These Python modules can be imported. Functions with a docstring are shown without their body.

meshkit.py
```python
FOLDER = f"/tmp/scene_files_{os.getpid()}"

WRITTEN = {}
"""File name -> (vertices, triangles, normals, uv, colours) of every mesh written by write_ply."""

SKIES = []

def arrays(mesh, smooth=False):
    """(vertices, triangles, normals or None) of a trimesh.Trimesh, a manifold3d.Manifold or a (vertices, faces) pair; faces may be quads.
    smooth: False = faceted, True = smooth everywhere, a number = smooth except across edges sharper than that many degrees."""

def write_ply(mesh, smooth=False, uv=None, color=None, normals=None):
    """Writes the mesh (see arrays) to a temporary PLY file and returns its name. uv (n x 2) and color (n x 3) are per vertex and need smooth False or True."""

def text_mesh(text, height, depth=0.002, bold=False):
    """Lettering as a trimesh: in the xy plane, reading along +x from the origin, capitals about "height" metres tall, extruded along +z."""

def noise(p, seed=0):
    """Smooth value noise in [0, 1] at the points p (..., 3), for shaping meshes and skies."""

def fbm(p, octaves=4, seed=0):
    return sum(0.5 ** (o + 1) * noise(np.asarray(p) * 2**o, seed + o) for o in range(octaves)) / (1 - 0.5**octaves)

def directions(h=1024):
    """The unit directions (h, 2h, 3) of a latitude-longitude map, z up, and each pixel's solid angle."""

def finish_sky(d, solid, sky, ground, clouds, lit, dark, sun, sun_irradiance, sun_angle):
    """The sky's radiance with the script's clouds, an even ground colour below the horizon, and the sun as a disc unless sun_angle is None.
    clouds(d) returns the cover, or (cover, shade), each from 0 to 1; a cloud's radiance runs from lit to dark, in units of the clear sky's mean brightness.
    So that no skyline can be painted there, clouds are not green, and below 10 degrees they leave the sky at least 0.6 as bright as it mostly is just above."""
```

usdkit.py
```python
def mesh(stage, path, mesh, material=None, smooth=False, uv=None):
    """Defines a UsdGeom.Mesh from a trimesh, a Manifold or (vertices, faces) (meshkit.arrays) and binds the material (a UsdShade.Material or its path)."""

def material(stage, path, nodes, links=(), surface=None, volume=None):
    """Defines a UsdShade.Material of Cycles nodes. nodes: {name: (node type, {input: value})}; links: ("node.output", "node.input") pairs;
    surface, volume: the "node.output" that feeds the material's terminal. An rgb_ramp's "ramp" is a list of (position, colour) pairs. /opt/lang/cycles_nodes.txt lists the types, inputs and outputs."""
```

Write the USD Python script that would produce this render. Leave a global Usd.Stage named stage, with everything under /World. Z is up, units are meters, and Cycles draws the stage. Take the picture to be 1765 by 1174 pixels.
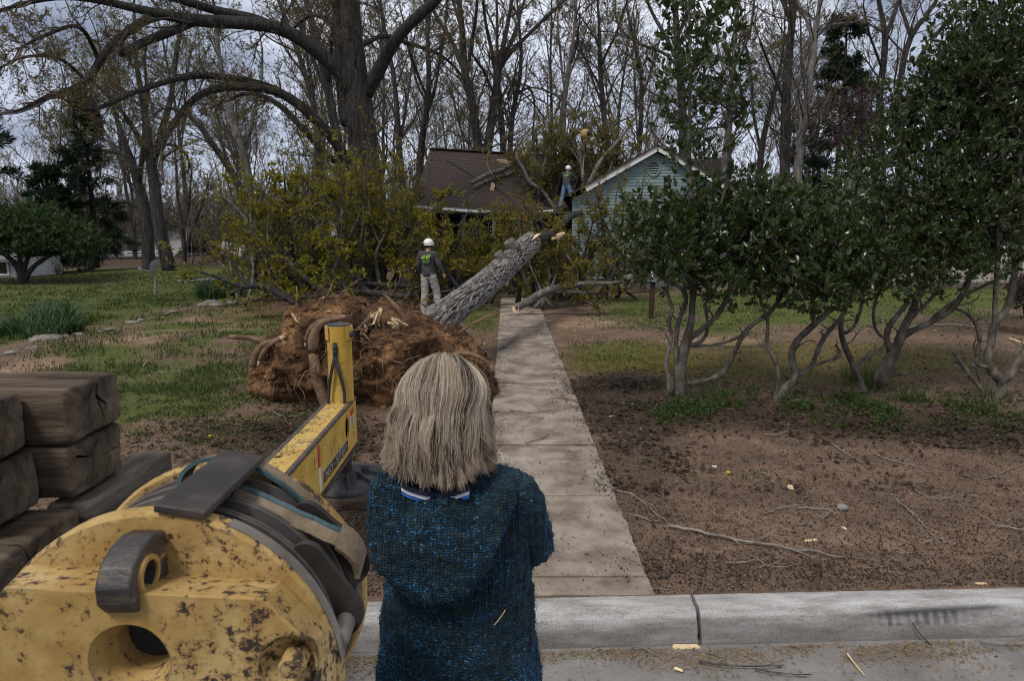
import math
import random
import numpy as np
import trimesh
import manifold3d as m3
import meshkit
import usdkit
from pxr import Gf, Sdf, Usd, UsdGeom, UsdLux, UsdShade, Vt

stage = Usd.Stage.CreateInMemory()
UsdGeom.SetStageUpAxis(stage, "Z")
UsdGeom.SetStageMetersPerUnit(stage, 1.0)
UsdGeom.Xform.Define(stage, "/World")
UsdGeom.Scope.Define(stage, "/World/Looks")
T = Sdf.ValueTypeNames

# ---------------------------------------------------------------- camera
PITCH, YAW, CAM_Z, FPX = math.radians(9.7), math.radians(-0.41), 2.15, 1177.0
cam = UsdGeom.Camera.Define(stage, "/World/camera")
cam.CreateFocalLengthAttr(24.0)
cam.CreateHorizontalApertureAttr(24.0 * 1765 / FPX)
cam.CreateVerticalApertureAttr(24.0 * 1174 / FPX)
cam.CreateFStopAttr(9.0)
cam.CreateFocusDistanceAttr(3.2)
cam.CreateClippingRangeAttr(Gf.Vec2f(0.05, 2000))
cam.CreateExposureAttr(0.64)
cx = UsdGeom.Xformable(cam)
cx.AddTranslateOp().Set(Gf.Vec3d(0, 0, CAM_Z))
cx.AddRotateZOp().Set(math.degrees(YAW))
cx.AddRotateXOp().Set(90 - math.degrees(PITCH))

# ---------------------------------------------------------------- sky and sun
SUN_EL, SUN_ROT = math.radians(56), math.radians(215)
usdkit.material(stage, "/World/Looks/sky_look", {
    "sky": ("sky_texture", {"sky_type": "single_scattering", "sun_disc": False, "sun_elevation": SUN_EL, "sun_rotation": SUN_ROT, "altitude": 200.0, "air_density": 1.0, "aerosol_density": 1.5, "ozone_density": 1.0}),
    "tc": ("texture_coordinate", {}),
    "map": ("mapping", {"scale": (1.6, 1.6, 4.2), "location": (0.3, 0.9, 0.25)}),
    "n1": ("noise_texture", {"scale": 1.7, "detail": 7.0, "roughness": 0.58, "distortion": 0.5}),
    "ramp": ("rgb_ramp", {"ramp": [(0.0, (1.55, 1.75, 2.3)), (0.38, (2.1, 2.3, 2.85)), (0.48, (3.4, 3.6, 4.1)), (0.58, (5.6, 5.75, 6.05)), (1.0, (7.4, 7.4, 7.5))]}),
    "sep": ("separate_xyz", {}),
    "el": ("map_range", {"from_min": 0.0, "from_max": 0.5, "to_min": 0.0, "to_max": 1.0, "clamp": True}),
    "low": ("mix_color", {"a": (0.64, 0.70, 0.84), "b": (1.0, 1.0, 1.0)}),
    "mul": ("mix_color", {"blend_type": "multiply", "fac": 1.0, "use_clamp": False}),
    "mix": ("mix_color", {"fac": 0.93, "use_clamp": False}),
    "bg": ("background_shader", {"strength": 0.108})},
    [("tc.generated", "map.vector"), ("map.vector", "n1.vector"), ("n1.fac", "ramp.fac"), ("tc.generated", "sep.vector"), ("sep.z", "el.value"), ("el.result", "low.fac"),
     ("ramp.color", "mul.a"), ("low.result", "mul.b"), ("sky.color", "mix.a"), ("mul.result", "mix.b"), ("mix.result", "bg.color")], surface="bg.background")
dome = UsdLux.DomeLight.Define(stage, "/World/sky")
dome.CreateIntensityAttr(1.0)
UsdShade.MaterialBindingAPI.Apply(dome.GetPrim()).Bind(UsdShade.Material.Get(stage, "/World/Looks/sky_look"))
dome.GetPrim().SetCustomDataByKey("kind", "structure")
sun = UsdLux.DistantLight.Define(stage, "/World/sun")
sun.CreateIntensityAttr(0.4)
sun.CreateAngleAttr(12.0)
sun.CreateColorAttr(Gf.Vec3f(1.0, 0.96, 0.9))
sun.GetPrim().CreateAttribute("inputs:normalize", T.Bool).Set(True)
_sd = np.array([math.sin(SUN_ROT) * math.cos(SUN_EL), math.cos(SUN_ROT) * math.cos(SUN_EL), math.sin(SUN_EL)])
sx = UsdGeom.Xformable(sun)
sx.AddRotateZOp().Set(math.degrees(math.atan2(_sd[0], -_sd[1])))
sx.AddRotateXOp().Set(90 - math.degrees(SUN_EL))

# ---------------------------------------------------------------- picture <-> place
_F = np.array([-math.sin(YAW) * math.cos(PITCH), math.cos(YAW) * math.cos(PITCH), -math.sin(PITCH)])
_R = np.array([math.cos(YAW), math.sin(YAW), 0.0])
_U = np.cross(_R, _F)
EYE = np.array([0, 0, CAM_Z])


def ray(px, py):
    return _F + _R * ((px - 882.5) / FPX) - _U * ((py - 587.0) / FPX)


def at(px, py, Y):
    d = ray(px, py)
    return EYE + d * (Y / d[1])


def G(px, py, z=0.0):
    d = ray(px, py)
    return EYE + d * ((z - CAM_Z) / d[2])


def proj(p):
    p = np.asarray(p, float) - EYE
    f = p @ _F
    return np.stack([882.5 + FPX * (p @ _R) / f, 587 - FPX * (p @ _U) / f, f], -1)


# ---------------------------------------------------------------- naming, grouping
_used = {}


def numbered(path):
    k = _used.get(path, -1) + 1
    _used[path] = k
    return path if k == 0 else f"{path}_{k:03d}"


def tag(prim, label=None, cat=None, group=None, kind=None):
    p = prim.GetPrim() if hasattr(prim, "GetPrim") else prim
    for k, v in (("label", label), ("category", cat), ("group", group), ("kind", kind)):
        if v:
            p.SetCustomDataByKey(k, v)
    return prim


def thing(name, label, cat, loc=(0, 0, 0), rz=0.0, group=None):
    x = UsdGeom.Xform.Define(stage, numbered("/World/" + name))
    x.AddTranslateOp().Set(Gf.Vec3d(*map(float, loc)))
    if rz:
        x.AddRotateZOp().Set(float(rz))
    tag(x, label, cat, group)
    x.GetPrim().SetMetadata("comment", "%r,%r" % (tuple(map(float, loc)), float(rz)))
    _org[str(x.GetPath())] = (np.array(loc, float), math.radians(rz))
    return x


_org = {}


def local(x, pts):
    """World points -> the thing's own frame."""
    o, a = _org[str(x.GetPath())]
    q = np.asarray(pts, float) - o
    c, s = math.cos(-a), math.sin(-a)
    return np.stack([q[..., 0] * c - q[..., 1] * s, q[..., 0] * s + q[..., 1] * c, q[..., 2]], -1)


def arr(m):
    if hasattr(m, "to_mesh"):
        k = m.to_mesh()
        return np.array(k.vert_properties[:, :3], float), np.array(k.tri_verts)
    if isinstance(m, (tuple, list)):
        v, f = np.asarray(m[0], float), np.asarray(m[1], int)
        if f.shape[1] == 4:
            f = np.vstack([f[:, [0, 1, 2]], f[:, [0, 2, 3]]])
        return v, f
    return np.array(m.vertices, float), np.array(m.faces)


def part(parent, name, m, mat, smooth=False, world=False, label=None, kind=None, attrs=None):
    """One Mesh prim under parent (an Xform or Mesh), or under /World. world=True: m is in world coordinates and goes into the parent's frame."""
    base = "/World" if parent is None else str(parent.GetPath())
    v, f = arr(m)
    if world and parent is not None:
        root = "/".join(base.split("/")[:3])
        v = local(stage_of(root), v)
    pr = usdkit.mesh(stage, numbered(base + "/" + name), (v, f), "/World/Looks/" + mat, smooth)
    if attrs:
        for k, a in attrs.items():
            a = np.asarray(a, np.float32)
            if a.ndim == 1:
                UsdGeom.PrimvarsAPI(pr).CreatePrimvar(k, T.FloatArray, "vertex").Set(Vt.FloatArray.FromNumpy(a))
            else:
                UsdGeom.PrimvarsAPI(pr).CreatePrimvar(k, T.Color3fArray, "vertex").Set(Vt.Vec3fArray.FromNumpy(a))
    if label or kind:
        tag(pr, label=label, kind=kind)
    return pr


class _P:
    def __init__(self, p): self.p = p
    def GetPath(self): return self.p


def stage_of(path):
    return _P(path)


def struct(name, m, mat, smooth=False, kind="structure", label=None, cat=None, attrs=None):
    return tag(part(None, name, m, mat, smooth, attrs=attrs), label, cat, kind=kind)


def dup(src, loc, rz=0.0, scale=1.0, label=None, cat=None, group=None, name=None):
    p = src.GetPrim()
    x = UsdGeom.Xform.Define(stage, numbered("/World/" + (name or p.GetName())))
    x.AddTranslateOp().Set(Gf.Vec3d(*map(float, loc)))
    x.AddRotateZOp().Set(float(rz))
    x.AddScaleOp().Set(Gf.Vec3f(*np.broadcast_to(np.asarray(scale, float), 3).tolist()))
    x.GetPrim().GetReferences().AddInternalReference(p.GetPath())
    x.GetPrim().SetInstanceable(True)
    was = p.GetCustomData()
    tag(x, label or was.get("label"), cat or was.get("category"), group or was.get("group"))
    return x


# ---------------------------------------------------------------- mesh helpers
def cat(ms):
    vs, fs, n = [], [], 0
    for m in ms:
        v, f = arr(m)
        vs.append(v), fs.append(f + n)
        n += len(v)
    return np.vstack(vs), np.vstack(fs)


def box(a, b):
    m = trimesh.creation.box(np.abs(np.subtract(b, a)))
    m.apply_translation((np.asarray(a, float) + np.asarray(b, float)) / 2)
    return m


def obox(c, ax, ay, az):
    """A box about c with half-axes ax, ay, az (vectors)."""
    c, ax, ay, az = (np.asarray(q, float) for q in (c, ax, ay, az))
    v = np.array([c + i * ax + j * ay + k * az for i in (-1, 1) for j in (-1, 1) for k in (-1, 1)])
    f = np.array([[0, 1, 3], [0, 3, 2], [4, 6, 7], [4, 7, 5], [0, 4, 5], [0, 5, 1], [2, 3, 7], [2, 7, 6], [0, 2, 6], [0, 6, 4], [1, 5, 7], [1, 7, 3]])
    if np.dot(np.cross(ax, ay), az) < 0:
        f = f[:, ::-1]
    return v, f


def rbox(a, b, r, seg=10):
    """Rounded box: hull of eight spheres."""
    a, b = np.minimum(a, b).astype(float), np.maximum(a, b).astype(float)
    s = m3.Manifold.sphere(r, seg)
    c = [(x, y, z) for x in (a[0] + r, b[0] - r) for y in (a[1] + r, b[1] - r) for z in (a[2] + r, b[2] - r)]
    return m3.Manifold.batch_hull([s.translate(q) for q in c])


def tube_batch(P, Rr, sides=5, caps=True):
    """P (N, n, 3), Rr (N, n): N tapered tubes as one mesh."""
    P, Rr = np.asarray(P, float), np.asarray(Rr, float)
    N, n, _ = P.shape
    t = np.gradient(P, axis=1)
    t /= np.maximum(np.linalg.norm(t, axis=2, keepdims=True), 1e-9)
    ref = np.where(np.abs(t[:, :1, 2:3]) > 0.8, np.array([1.0, 0, 0]), np.array([0, 0, 1.0]))
    u = np.cross(t, np.broadcast_to(ref, t.shape))
    u /= np.maximum(np.linalg.norm(u, axis=2, keepdims=True), 1e-9)
    w = np.cross(t, u)
    a = np.arange(sides) / sides * 2 * np.pi
    ring = P[:, :, None] + Rr[:, :, None, None] * (u[:, :, None] * np.cos(a)[None, None, :, None] + w[:, :, None] * np.sin(a)[None, None, :, None])
    v = ring.reshape(-1, 3)
    i = np.arange(N)[:, None, None] * n * sides + np.arange(n - 1)[None, :, None] * sides
    j, j2 = np.arange(sides)[None, None], (np.arange(sides)[None, None] + 1) % sides
    q = np.stack([i + j, i + j2, i + sides + j2, i + sides + j], -1).reshape(-1, 4)
    f = np.vstack([q[:, [0, 2, 1]], q[:, [0, 3, 2]]])
    if caps:
        k = np.arange(1, sides - 1)
        e = np.arange(N)[:, None] * n * sides
        lo = np.stack([np.broadcast_to(e, (N, len(k))), e + k, e + k + 1], -1).reshape(-1, 3)
        e2 = e + (n - 1) * sides
        hi = np.stack([np.broadcast_to(e2, (N, len(k))), e2 + k + 1, e2 + k], -1).reshape(-1, 3)
        f = np.vstack([f, lo, hi])
    return v, f


def smooth_path(pts, n, rad=None):
    """Catmull-like spline through pts resampled to n points (and radii)."""
    from scipy.interpolate import PchipInterpolator, CubicSpline
    pts = np.asarray(pts, float)
    s = np.r_[0, np.cumsum(np.linalg.norm(np.diff(pts, axis=0), axis=1))]
    x = np.linspace(0, s[-1], n)
    q = CubicSpline(s, pts)(x) if len(pts) > 2 else np.stack([np.interp(x, s, pts[:, k]) for k in range(3)], 1)
    return q if rad is None else (q, PchipInterpolator(s, np.asarray(rad, float))(x))


def tube(pts, rad, n=16, sides=10):
    rad = np.broadcast_to(np.asarray(rad, float), len(pts)) if np.ndim(rad) else np.full(len(pts), float(rad))
    p, r = smooth_path(pts, n, rad)
    return tube_batch(p[None], r[None], sides)


def rotz(v, a):
    c, s = math.cos(a), math.sin(a)
    v = np.asarray(v, float)
    return np.stack([v[..., 0] * c - v[..., 1] * s, v[..., 0] * s + v[..., 1] * c, v[..., 2]], -1)


# ---------------------------------------------------------------- branching
def unit(v):
    return v / np.maximum(np.linalg.norm(v, axis=-1, keepdims=True), 1e-9)


def grow(rng, P0, D, L, R0, n, wander=0.2, up=0.1, tip=0.25):
    N = len(P0)
    P, R = np.zeros((N, n, 3)), np.zeros((N, n))
    p, d = P0.copy(), unit(D)
    P[:, 0] = p
    bend = rng.normal(0, wander * 0.6, (N, 3))
    for k in range(1, n):
        d = unit(d + rng.normal(0, wander, (N, 3)) + bend / n * 2 + np.array([0, 0, up]))
        p = p + d * (L / (n - 1))[:, None]
        P[:, k] = p
    R[:] = R0[:, None] * np.linspace(1, tip, n)[None] ** 0.9
    return P, R


def spawn(rng, P, R, per, t0=0.25, t1=1.0, ang=(0.5, 1.0), lf=(0.4, 0.7), rf=0.55, flat=0.0):
    N, n, _ = P.shape
    per = np.full(N, per) if np.ndim(per) == 0 else np.asarray(per)
    idx = np.repeat(np.arange(N), per)
    M = len(idx)
    t = rng.uniform(t0, t1, M) * (n - 1) * 0.999
    k, w = t.astype(int), (t % 1)[:, None]
    p = P[idx, k] * (1 - w) + P[idx, k + 1] * w
    tan = unit(P[idx, k + 1] - P[idx, k])
    r = R[idx, k] * (1 - w[:, 0]) + R[idx, k + 1] * w[:, 0]
    side = unit(np.cross(tan, unit(rng.normal(0, 1, (M, 3)))))
    side[:, 2] *= 1 - flat
    a = rng.uniform(*ang, M)[:, None]
    d = tan * np.cos(a) + unit(side) * np.sin(a)
    Lp = np.linalg.norm(np.diff(P, axis=1), axis=2).sum(1)[idx]
    L = Lp * rng.uniform(*lf, M) * (1.15 - 0.55 * t / (n - 1))
    return p, d, L, np.minimum(r * rf, r * 0.9), idx


def leaf_batch(rng, p, size, up=0.3, aspect=0.5, fold=0.25, d=None, spread=1.0, shape=4):
    """Leaves at points p: folded diamonds (shape 4) or six-cornered ovals (shape 6), one island each."""
    N = len(p)
    size = np.broadcast_to(size, N) * rng.uniform(0.65, 1.25, N)
    a = unit((0 if d is None else d) + spread * rng.normal(0, 1, (N, 3)) + np.array([0, 0, up]))
    b = unit(np.cross(a, rng.normal(0, 1, (N, 3)) + np.array([0, 0, 0.001])))
    c = np.cross(a, b)
    s = size[:, None]
    if shape == 4:
        v = np.stack([p, p + a * s * 0.5 + b * s * aspect * 0.5 + c * s * fold * 0.4, p + a * s, p + a * s * 0.5 - b * s * aspect * 0.5 + c * s * fold * 0.4], 1)
        f = np.array([[0, 1, 2], [0, 2, 3]])
    else:
        h = s * aspect * 0.5
        v = np.stack([p, p + a * s * 0.28 + b * h * 0.85 + c * h * fold, p + a * s * 0.66 + b * h * 0.9 + c * h * fold, p + a * s - c * h * 0.3,
                      p + a * s * 0.66 - b * h * 0.9 + c * h * fold, p + a * s * 0.28 - b * h * 0.85 + c * h * fold, p + a * s * 0.3, p + a * s * 0.68 - c * h * 0.05], 1)
        f = np.array([[0, 6, 1], [6, 7, 2], [6, 2, 1], [7, 3, 2], [0, 5, 6], [6, 5, 4], [6, 4, 7], [7, 4, 3]])
    m = v.shape[1]
    return v.reshape(-1, 3), (f[None] + np.arange(N)[:, None, None] * m).reshape(-1, 3)


# ================================================================ materials
def mat(name, nodes, links, surface="p.BSDF"):
    usdkit.material(stage, "/World/Looks/" + name, nodes, links, surface=surface)


def noisy(name, ramp, scale=4.0, detail=6.0, rough=0.8, bump=0.3, bscale=None, stretch=(1, 1, 1), space="object", spec=0.3, dist=0.02, distortion=0.0, speck=None, metallic=0.0, sheen=0.0):
    """Procedural surface: colour from noise through a ramp, relief from finer noise, optional dark or pale specks."""
    nodes = {"tc": ("texture_coordinate", {}), "geo": ("geometry", {}), "map": ("mapping", {"scale": stretch}),
             "n": ("noise_texture", {"scale": scale, "detail": detail, "roughness": 0.62, "distortion": distortion}),
             "r": ("rgb_ramp", {"ramp": ramp}),
             "b": ("noise_texture", {"scale": bscale or scale * 5, "detail": 6.0, "roughness": 0.65}),
             "bump": ("bump", {"strength": bump, "distance": dist}),
             "p": ("principled_bsdf", {"roughness": rough, "specular_ior_level": spec, "metallic": metallic, "sheen_weight": sheen})}
    links = [("tc.object" if space == "object" else "geo.position", "map.vector"), ("map.vector", "n.vector"), ("n.fac", "r.fac"), ("map.vector", "b.vector"),
             ("b.fac", "bump.height"), ("bump.normal", "p.normal")]
    if speck:
        sc, lo, hi, col = speck
        nodes |= {"s": ("noise_texture", {"scale": sc, "detail": 5.0, "roughness": 0.7}), "sm": ("map_range", {"from_min": lo, "from_max": hi, "clamp": True}),
                  "mx": ("mix_color", {"b": col})}
        links += [("map.vector", "s.vector"), ("s.fac", "sm.value"), ("sm.result", "mx.fac"), ("r.color", "mx.a"), ("mx.result", "p.base_color")]
    else:
        links += [("r.color", "p.base_color")]
    mat(name, nodes, links)


def leafmat(name, ramp, trans=0.35, rough=0.5, spec=0.4, tcol=None, coat=0.0):
    nodes = {"geo": ("geometry", {}), "r": ("rgb_ramp", {"ramp": ramp}),
             "p": ("principled_bsdf", {"roughness": rough, "specular_ior_level": spec, "coat_weight": coat, "coat_roughness": 0.25}),
             "tr": ("translucent_bsdf", {}), "tm": ("mix_color", {"blend_type": "multiply", "fac": 1.0, "b": tcol or (1.0, 1.0, 0.55)}), "mc": ("mix_closure", {"fac": trans})}
    mat(name, nodes, [("geo.random_per_island", "r.fac"), ("r.color", "p.base_color"), ("r.color", "tm.a"), ("tm.result", "tr.color"),
                      ("p.BSDF", "mc.closure1"), ("tr.BSDF", "mc.closure2")], surface="mc.closure")


# plants
noisy("oak_bark", [(0.3, (0.022, 0.019, 0.017)), (0.5, (0.05, 0.045, 0.041)), (0.7, (0.095, 0.09, 0.084))], scale=5, stretch=(3, 3, 0.5), bump=1.0, bscale=11, dist=0.12, rough=0.92, spec=0.15)
noisy("wood_bark", [(0.3, (0.026, 0.024, 0.023)), (0.52, (0.054, 0.050, 0.048)), (0.72, (0.105, 0.10, 0.096))], scale=3, stretch=(3, 3, 0.5), bump=0.9, bscale=10, dist=0.10, rough=0.92, spec=0.15, space="position")
noisy("pale_bark", [(0.3, (0.07, 0.063, 0.056)), (0.5, (0.13, 0.12, 0.11)), (0.7, (0.22, 0.21, 0.195))], scale=3, stretch=(3, 3, 0.8), bump=0.4, bscale=14, dist=0.03, rough=0.9, spec=0.2)
noisy("holly_bark", [(0.28, (0.035, 0.029, 0.023)), (0.47, (0.085, 0.072, 0.058)), (0.6, (0.15, 0.132, 0.108)), (0.75, (0.25, 0.235, 0.205))], scale=7, stretch=(1.5, 1.5, 0.8), bump=0.5, bscale=30, dist=0.012, rough=0.88, spec=0.2, speck=(12, 0.6, 0.7, (0.09, 0.12, 0.06)))
noisy("fallen_branch_bark", [(0.3, (0.055, 0.048, 0.042)), (0.5, (0.11, 0.10, 0.09)), (0.72, (0.22, 0.21, 0.195))], scale=5, stretch=(2, 2, 2), bump=0.5, bscale=25, dist=0.02, rough=0.9, spec=0.2)
noisy("dark_twig", [(0.35, (0.04, 0.033, 0.028)), (0.65, (0.095, 0.08, 0.068))], scale=8, bump=0.0, rough=0.9, spec=0.2)
noisy("grey_twig", [(0.35, (0.12, 0.105, 0.09)), (0.65, (0.27, 0.245, 0.215))], scale=14, bump=0.3, rough=0.9, spec=0.2)
noisy("root_bark", [(0.35, (0.10, 0.062, 0.038)), (0.65, (0.23, 0.15, 0.095))], scale=8, bump=0.6, bscale=30, dist=0.02, rough=0.92, spec=0.15)
noisy("fresh_wood", [(0.3, (0.46, 0.32, 0.18)), (0.5, (0.62, 0.47, 0.28)), (0.7, (0.74, 0.6, 0.4))], scale=14, stretch=(1, 1, 1), bump=0.3, bscale=60, dist=0.008, rough=0.85, spec=0.2)
leafmat("bud_leaf", [(0.0, (0.15, 0.11, 0.042)), (0.3, (0.24, 0.18, 0.065)), (0.55, (0.27, 0.22, 0.065)), (0.8, (0.27, 0.25, 0.065)), (1.0, (0.32, 0.21, 0.11))], trans=0.4, rough=0.7, spec=0.2)
leafmat("far_bud", [(0.0, (0.17, 0.13, 0.085)), (0.5, (0.23, 0.18, 0.11)), (0.8, (0.25, 0.235, 0.09)), (1.0, (0.27, 0.19, 0.13))], trans=0.35, rough=0.8, spec=0.1)
leafmat("green_haze_leaf", [(0.0, (0.15, 0.17, 0.04)), (0.5, (0.2, 0.22, 0.06)), (1.0, (0.26, 0.26, 0.10))], trans=0.4, rough=0.7, spec=0.2)
leafmat("young_leaf", [(0.0, (0.2, 0.175, 0.02)), (0.35, (0.32, 0.275, 0.03)), (0.7, (0.43, 0.37, 0.042)), (0.9, (0.56, 0.47, 0.07)), (1.0, (0.3, 0.19, 0.06))], trans=0.5, rough=0.55, spec=0.3, tcol=(1.0, 1.0, 0.45))
leafmat("olive_leaf", [(0.0, (0.15, 0.122, 0.022)), (0.4, (0.25, 0.205, 0.034)), (0.8, (0.36, 0.295, 0.045)), (1.0, (0.24, 0.145, 0.055))], trans=0.4, rough=0.6, spec=0.25)
leafmat("bush_leaf", [(0.0, (0.10, 0.12, 0.014)), (0.5, (0.18, 0.2, 0.02)), (1.0, (0.28, 0.28, 0.035))], trans=0.4, rough=0.55, spec=0.3)
leafmat("holly_leaf", [(0.0, (0.03, 0.048, 0.011)), (0.3, (0.07, 0.10, 0.02)), (0.6, (0.13, 0.165, 0.032)), (0.84, (0.22, 0.245, 0.048)), (0.955, (0.27, 0.29, 0.055)), (1.0, (0.33, 0.26, 0.055))], trans=0.25, rough=0.33, spec=0.5, coat=0.2)
leafmat("maple_leaf", [(0.0, (0.03, 0.06, 0.014)), (0.5, (0.055, 0.10, 0.018)), (1.0, (0.085, 0.13, 0.028))], trans=0.35, rough=0.6)
leafmat("purple_leaf", [(0.0, (0.05, 0.018, 0.03)), (0.5, (0.085, 0.028, 0.045)), (1.0, (0.11, 0.05, 0.06))], trans=0.35, rough=0.6)
leafmat("pine_needle", [(0.0, (0.024, 0.043, 0.022)), (0.6, (0.045, 0.07, 0.034)), (1.0, (0.075, 0.10, 0.04))], trans=0.15, rough=0.6, spec=0.3)
leafmat("grass_blade", [(0.0, (0.055, 0.078, 0.017)), (0.4, (0.088, 0.118, 0.026)), (0.7, (0.128, 0.152, 0.038)), (0.85, (0.18, 0.16, 0.065)), (1.0, (0.27, 0.22, 0.12))], trans=0.3, rough=0.55)
leafmat("moss_blade", [(0.0, (0.07, 0.07, 0.012)), (0.5, (0.11, 0.105, 0.018)), (1.0, (0.16, 0.14, 0.03))], trans=0.3, rough=0.7)
leafmat("weed_leaf", [(0.0, (0.045, 0.075, 0.014)), (0.5, (0.08, 0.12, 0.022)), (1.0, (0.14, 0.175, 0.035))], trans=0.35, rough=0.55)
leafmat("strap_leaf", [(0.0, (0.03, 0.065, 0.022)), (0.5, (0.05, 0.095, 0.03)), (1.0, (0.085, 0.13, 0.05))], trans=0.3, rough=0.5)
leafmat("dead_leaf", [(0.0, (0.04, 0.026, 0.018)), (0.4, (0.085, 0.056, 0.038)), (0.7, (0.15, 0.105, 0.073)), (0.9, (0.26, 0.2, 0.145)), (1.0, (0.46, 0.4, 0.31))], trans=0.15, rough=0.75, spec=0.25)
leafmat("wood_chip", [(0.0, (0.2, 0.145, 0.09)), (0.5, (0.38, 0.295, 0.195)), (1.0, (0.62, 0.53, 0.4))], trans=0.0, rough=0.85, spec=0.2)
leafmat("pale_fleck", [(0.0, (0.22, 0.18, 0.13)), (0.6, (0.4, 0.35, 0.27)), (1.0, (0.62, 0.58, 0.5))], trans=0.1, rough=0.8, spec=0.2)
leafmat("soil_crumb", [(0.0, (0.045, 0.032, 0.024)), (0.45, (0.10, 0.070, 0.050)), (0.8, (0.19, 0.135, 0.10)), (1.0, (0.3, 0.23, 0.18))], trans=0.0, rough=0.95, spec=0.1)
leafmat("dandelion_yellow", [(0.0, (0.75, 0.55, 0.02)), (1.0, (0.85, 0.68, 0.04))], trans=0.2, rough=0.7)
# earth, stone, concrete
noisy("clay", [(0.27, (0.028, 0.018, 0.013)), (0.43, (0.07, 0.040, 0.024)), (0.53, (0.15, 0.08, 0.04)), (0.63, (0.29, 0.155, 0.072)), (0.80, (0.40, 0.235, 0.12))], scale=2.6, bump=1.0, bscale=22, dist=0.05, rough=0.97, spec=0.08, space="position", distortion=0.4)
noisy("dark_clay", [(0.25, (0.03, 0.02, 0.014)), (0.5, (0.085, 0.05, 0.03)), (0.75, (0.18, 0.105, 0.06))], scale=5, bump=1.0, bscale=26, dist=0.04, rough=0.97, spec=0.08, space="position")
noisy("fieldstone", [(0.3, (0.10, 0.087, 0.074)), (0.5, (0.18, 0.16, 0.138)), (0.7, (0.30, 0.275, 0.245))], scale=9, bump=0.7, bscale=40, dist=0.01, rough=0.9, spec=0.2, space="position")
noisy("walk_concrete", [(0.30, (0.105, 0.082, 0.064)), (0.43, (0.185, 0.148, 0.117)), (0.54, (0.262, 0.215, 0.175)), (0.70, (0.35, 0.305, 0.26))], scale=2.6, bump=0.75, bscale=70, dist=0.006, rough=0.93, spec=0.15, space="position", speck=(90, 0.56, 0.70, (0.11, 0.088, 0.07)))
noisy("asphalt", [(0.3, (0.13, 0.12, 0.11)), (0.5, (0.19, 0.178, 0.168)), (0.7, (0.25, 0.24, 0.23))], scale=2.5, bump=0.7, bscale=160, dist=0.006, rough=0.92, spec=0.2, space="position", speck=(210, 0.58, 0.66, (0.34, 0.32, 0.3)))
mat("fallen_bark", {"geo": ("geometry", {}), "c": ("attribute", {"attribute": "crack"}), "n": ("noise_texture", {"scale": 9.0, "detail": 6.0, "roughness": 0.7}), "n2": ("noise_texture", {"scale": 90.0, "detail": 4.0}),
    "r": ("rgb_ramp", {"ramp": [(0.3, (0.12, 0.105, 0.094)), (0.5, (0.215, 0.196, 0.18)), (0.7, (0.34, 0.32, 0.30))]}), "m": ("mix_color", {"b": (0.035, 0.028, 0.023)}), "bump": ("bump", {"strength": 0.6, "distance": 0.012}),
    "p": ("principled_bsdf", {"roughness": 0.93, "specular_ior_level": 0.15})},
    [("geo.position", "n.vector"), ("geo.position", "n2.vector"), ("n.fac", "r.fac"), ("r.color", "m.a"), ("c.fac", "m.fac"), ("m.result", "p.base_color"), ("n2.fac", "bump.height"), ("bump.normal", "p.normal")])
noisy("lattice_white", [(0.3, (0.3, 0.3, 0.29)), (0.7, (0.42, 0.42, 0.41))], scale=4, bump=0.1, rough=0.7)
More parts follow.
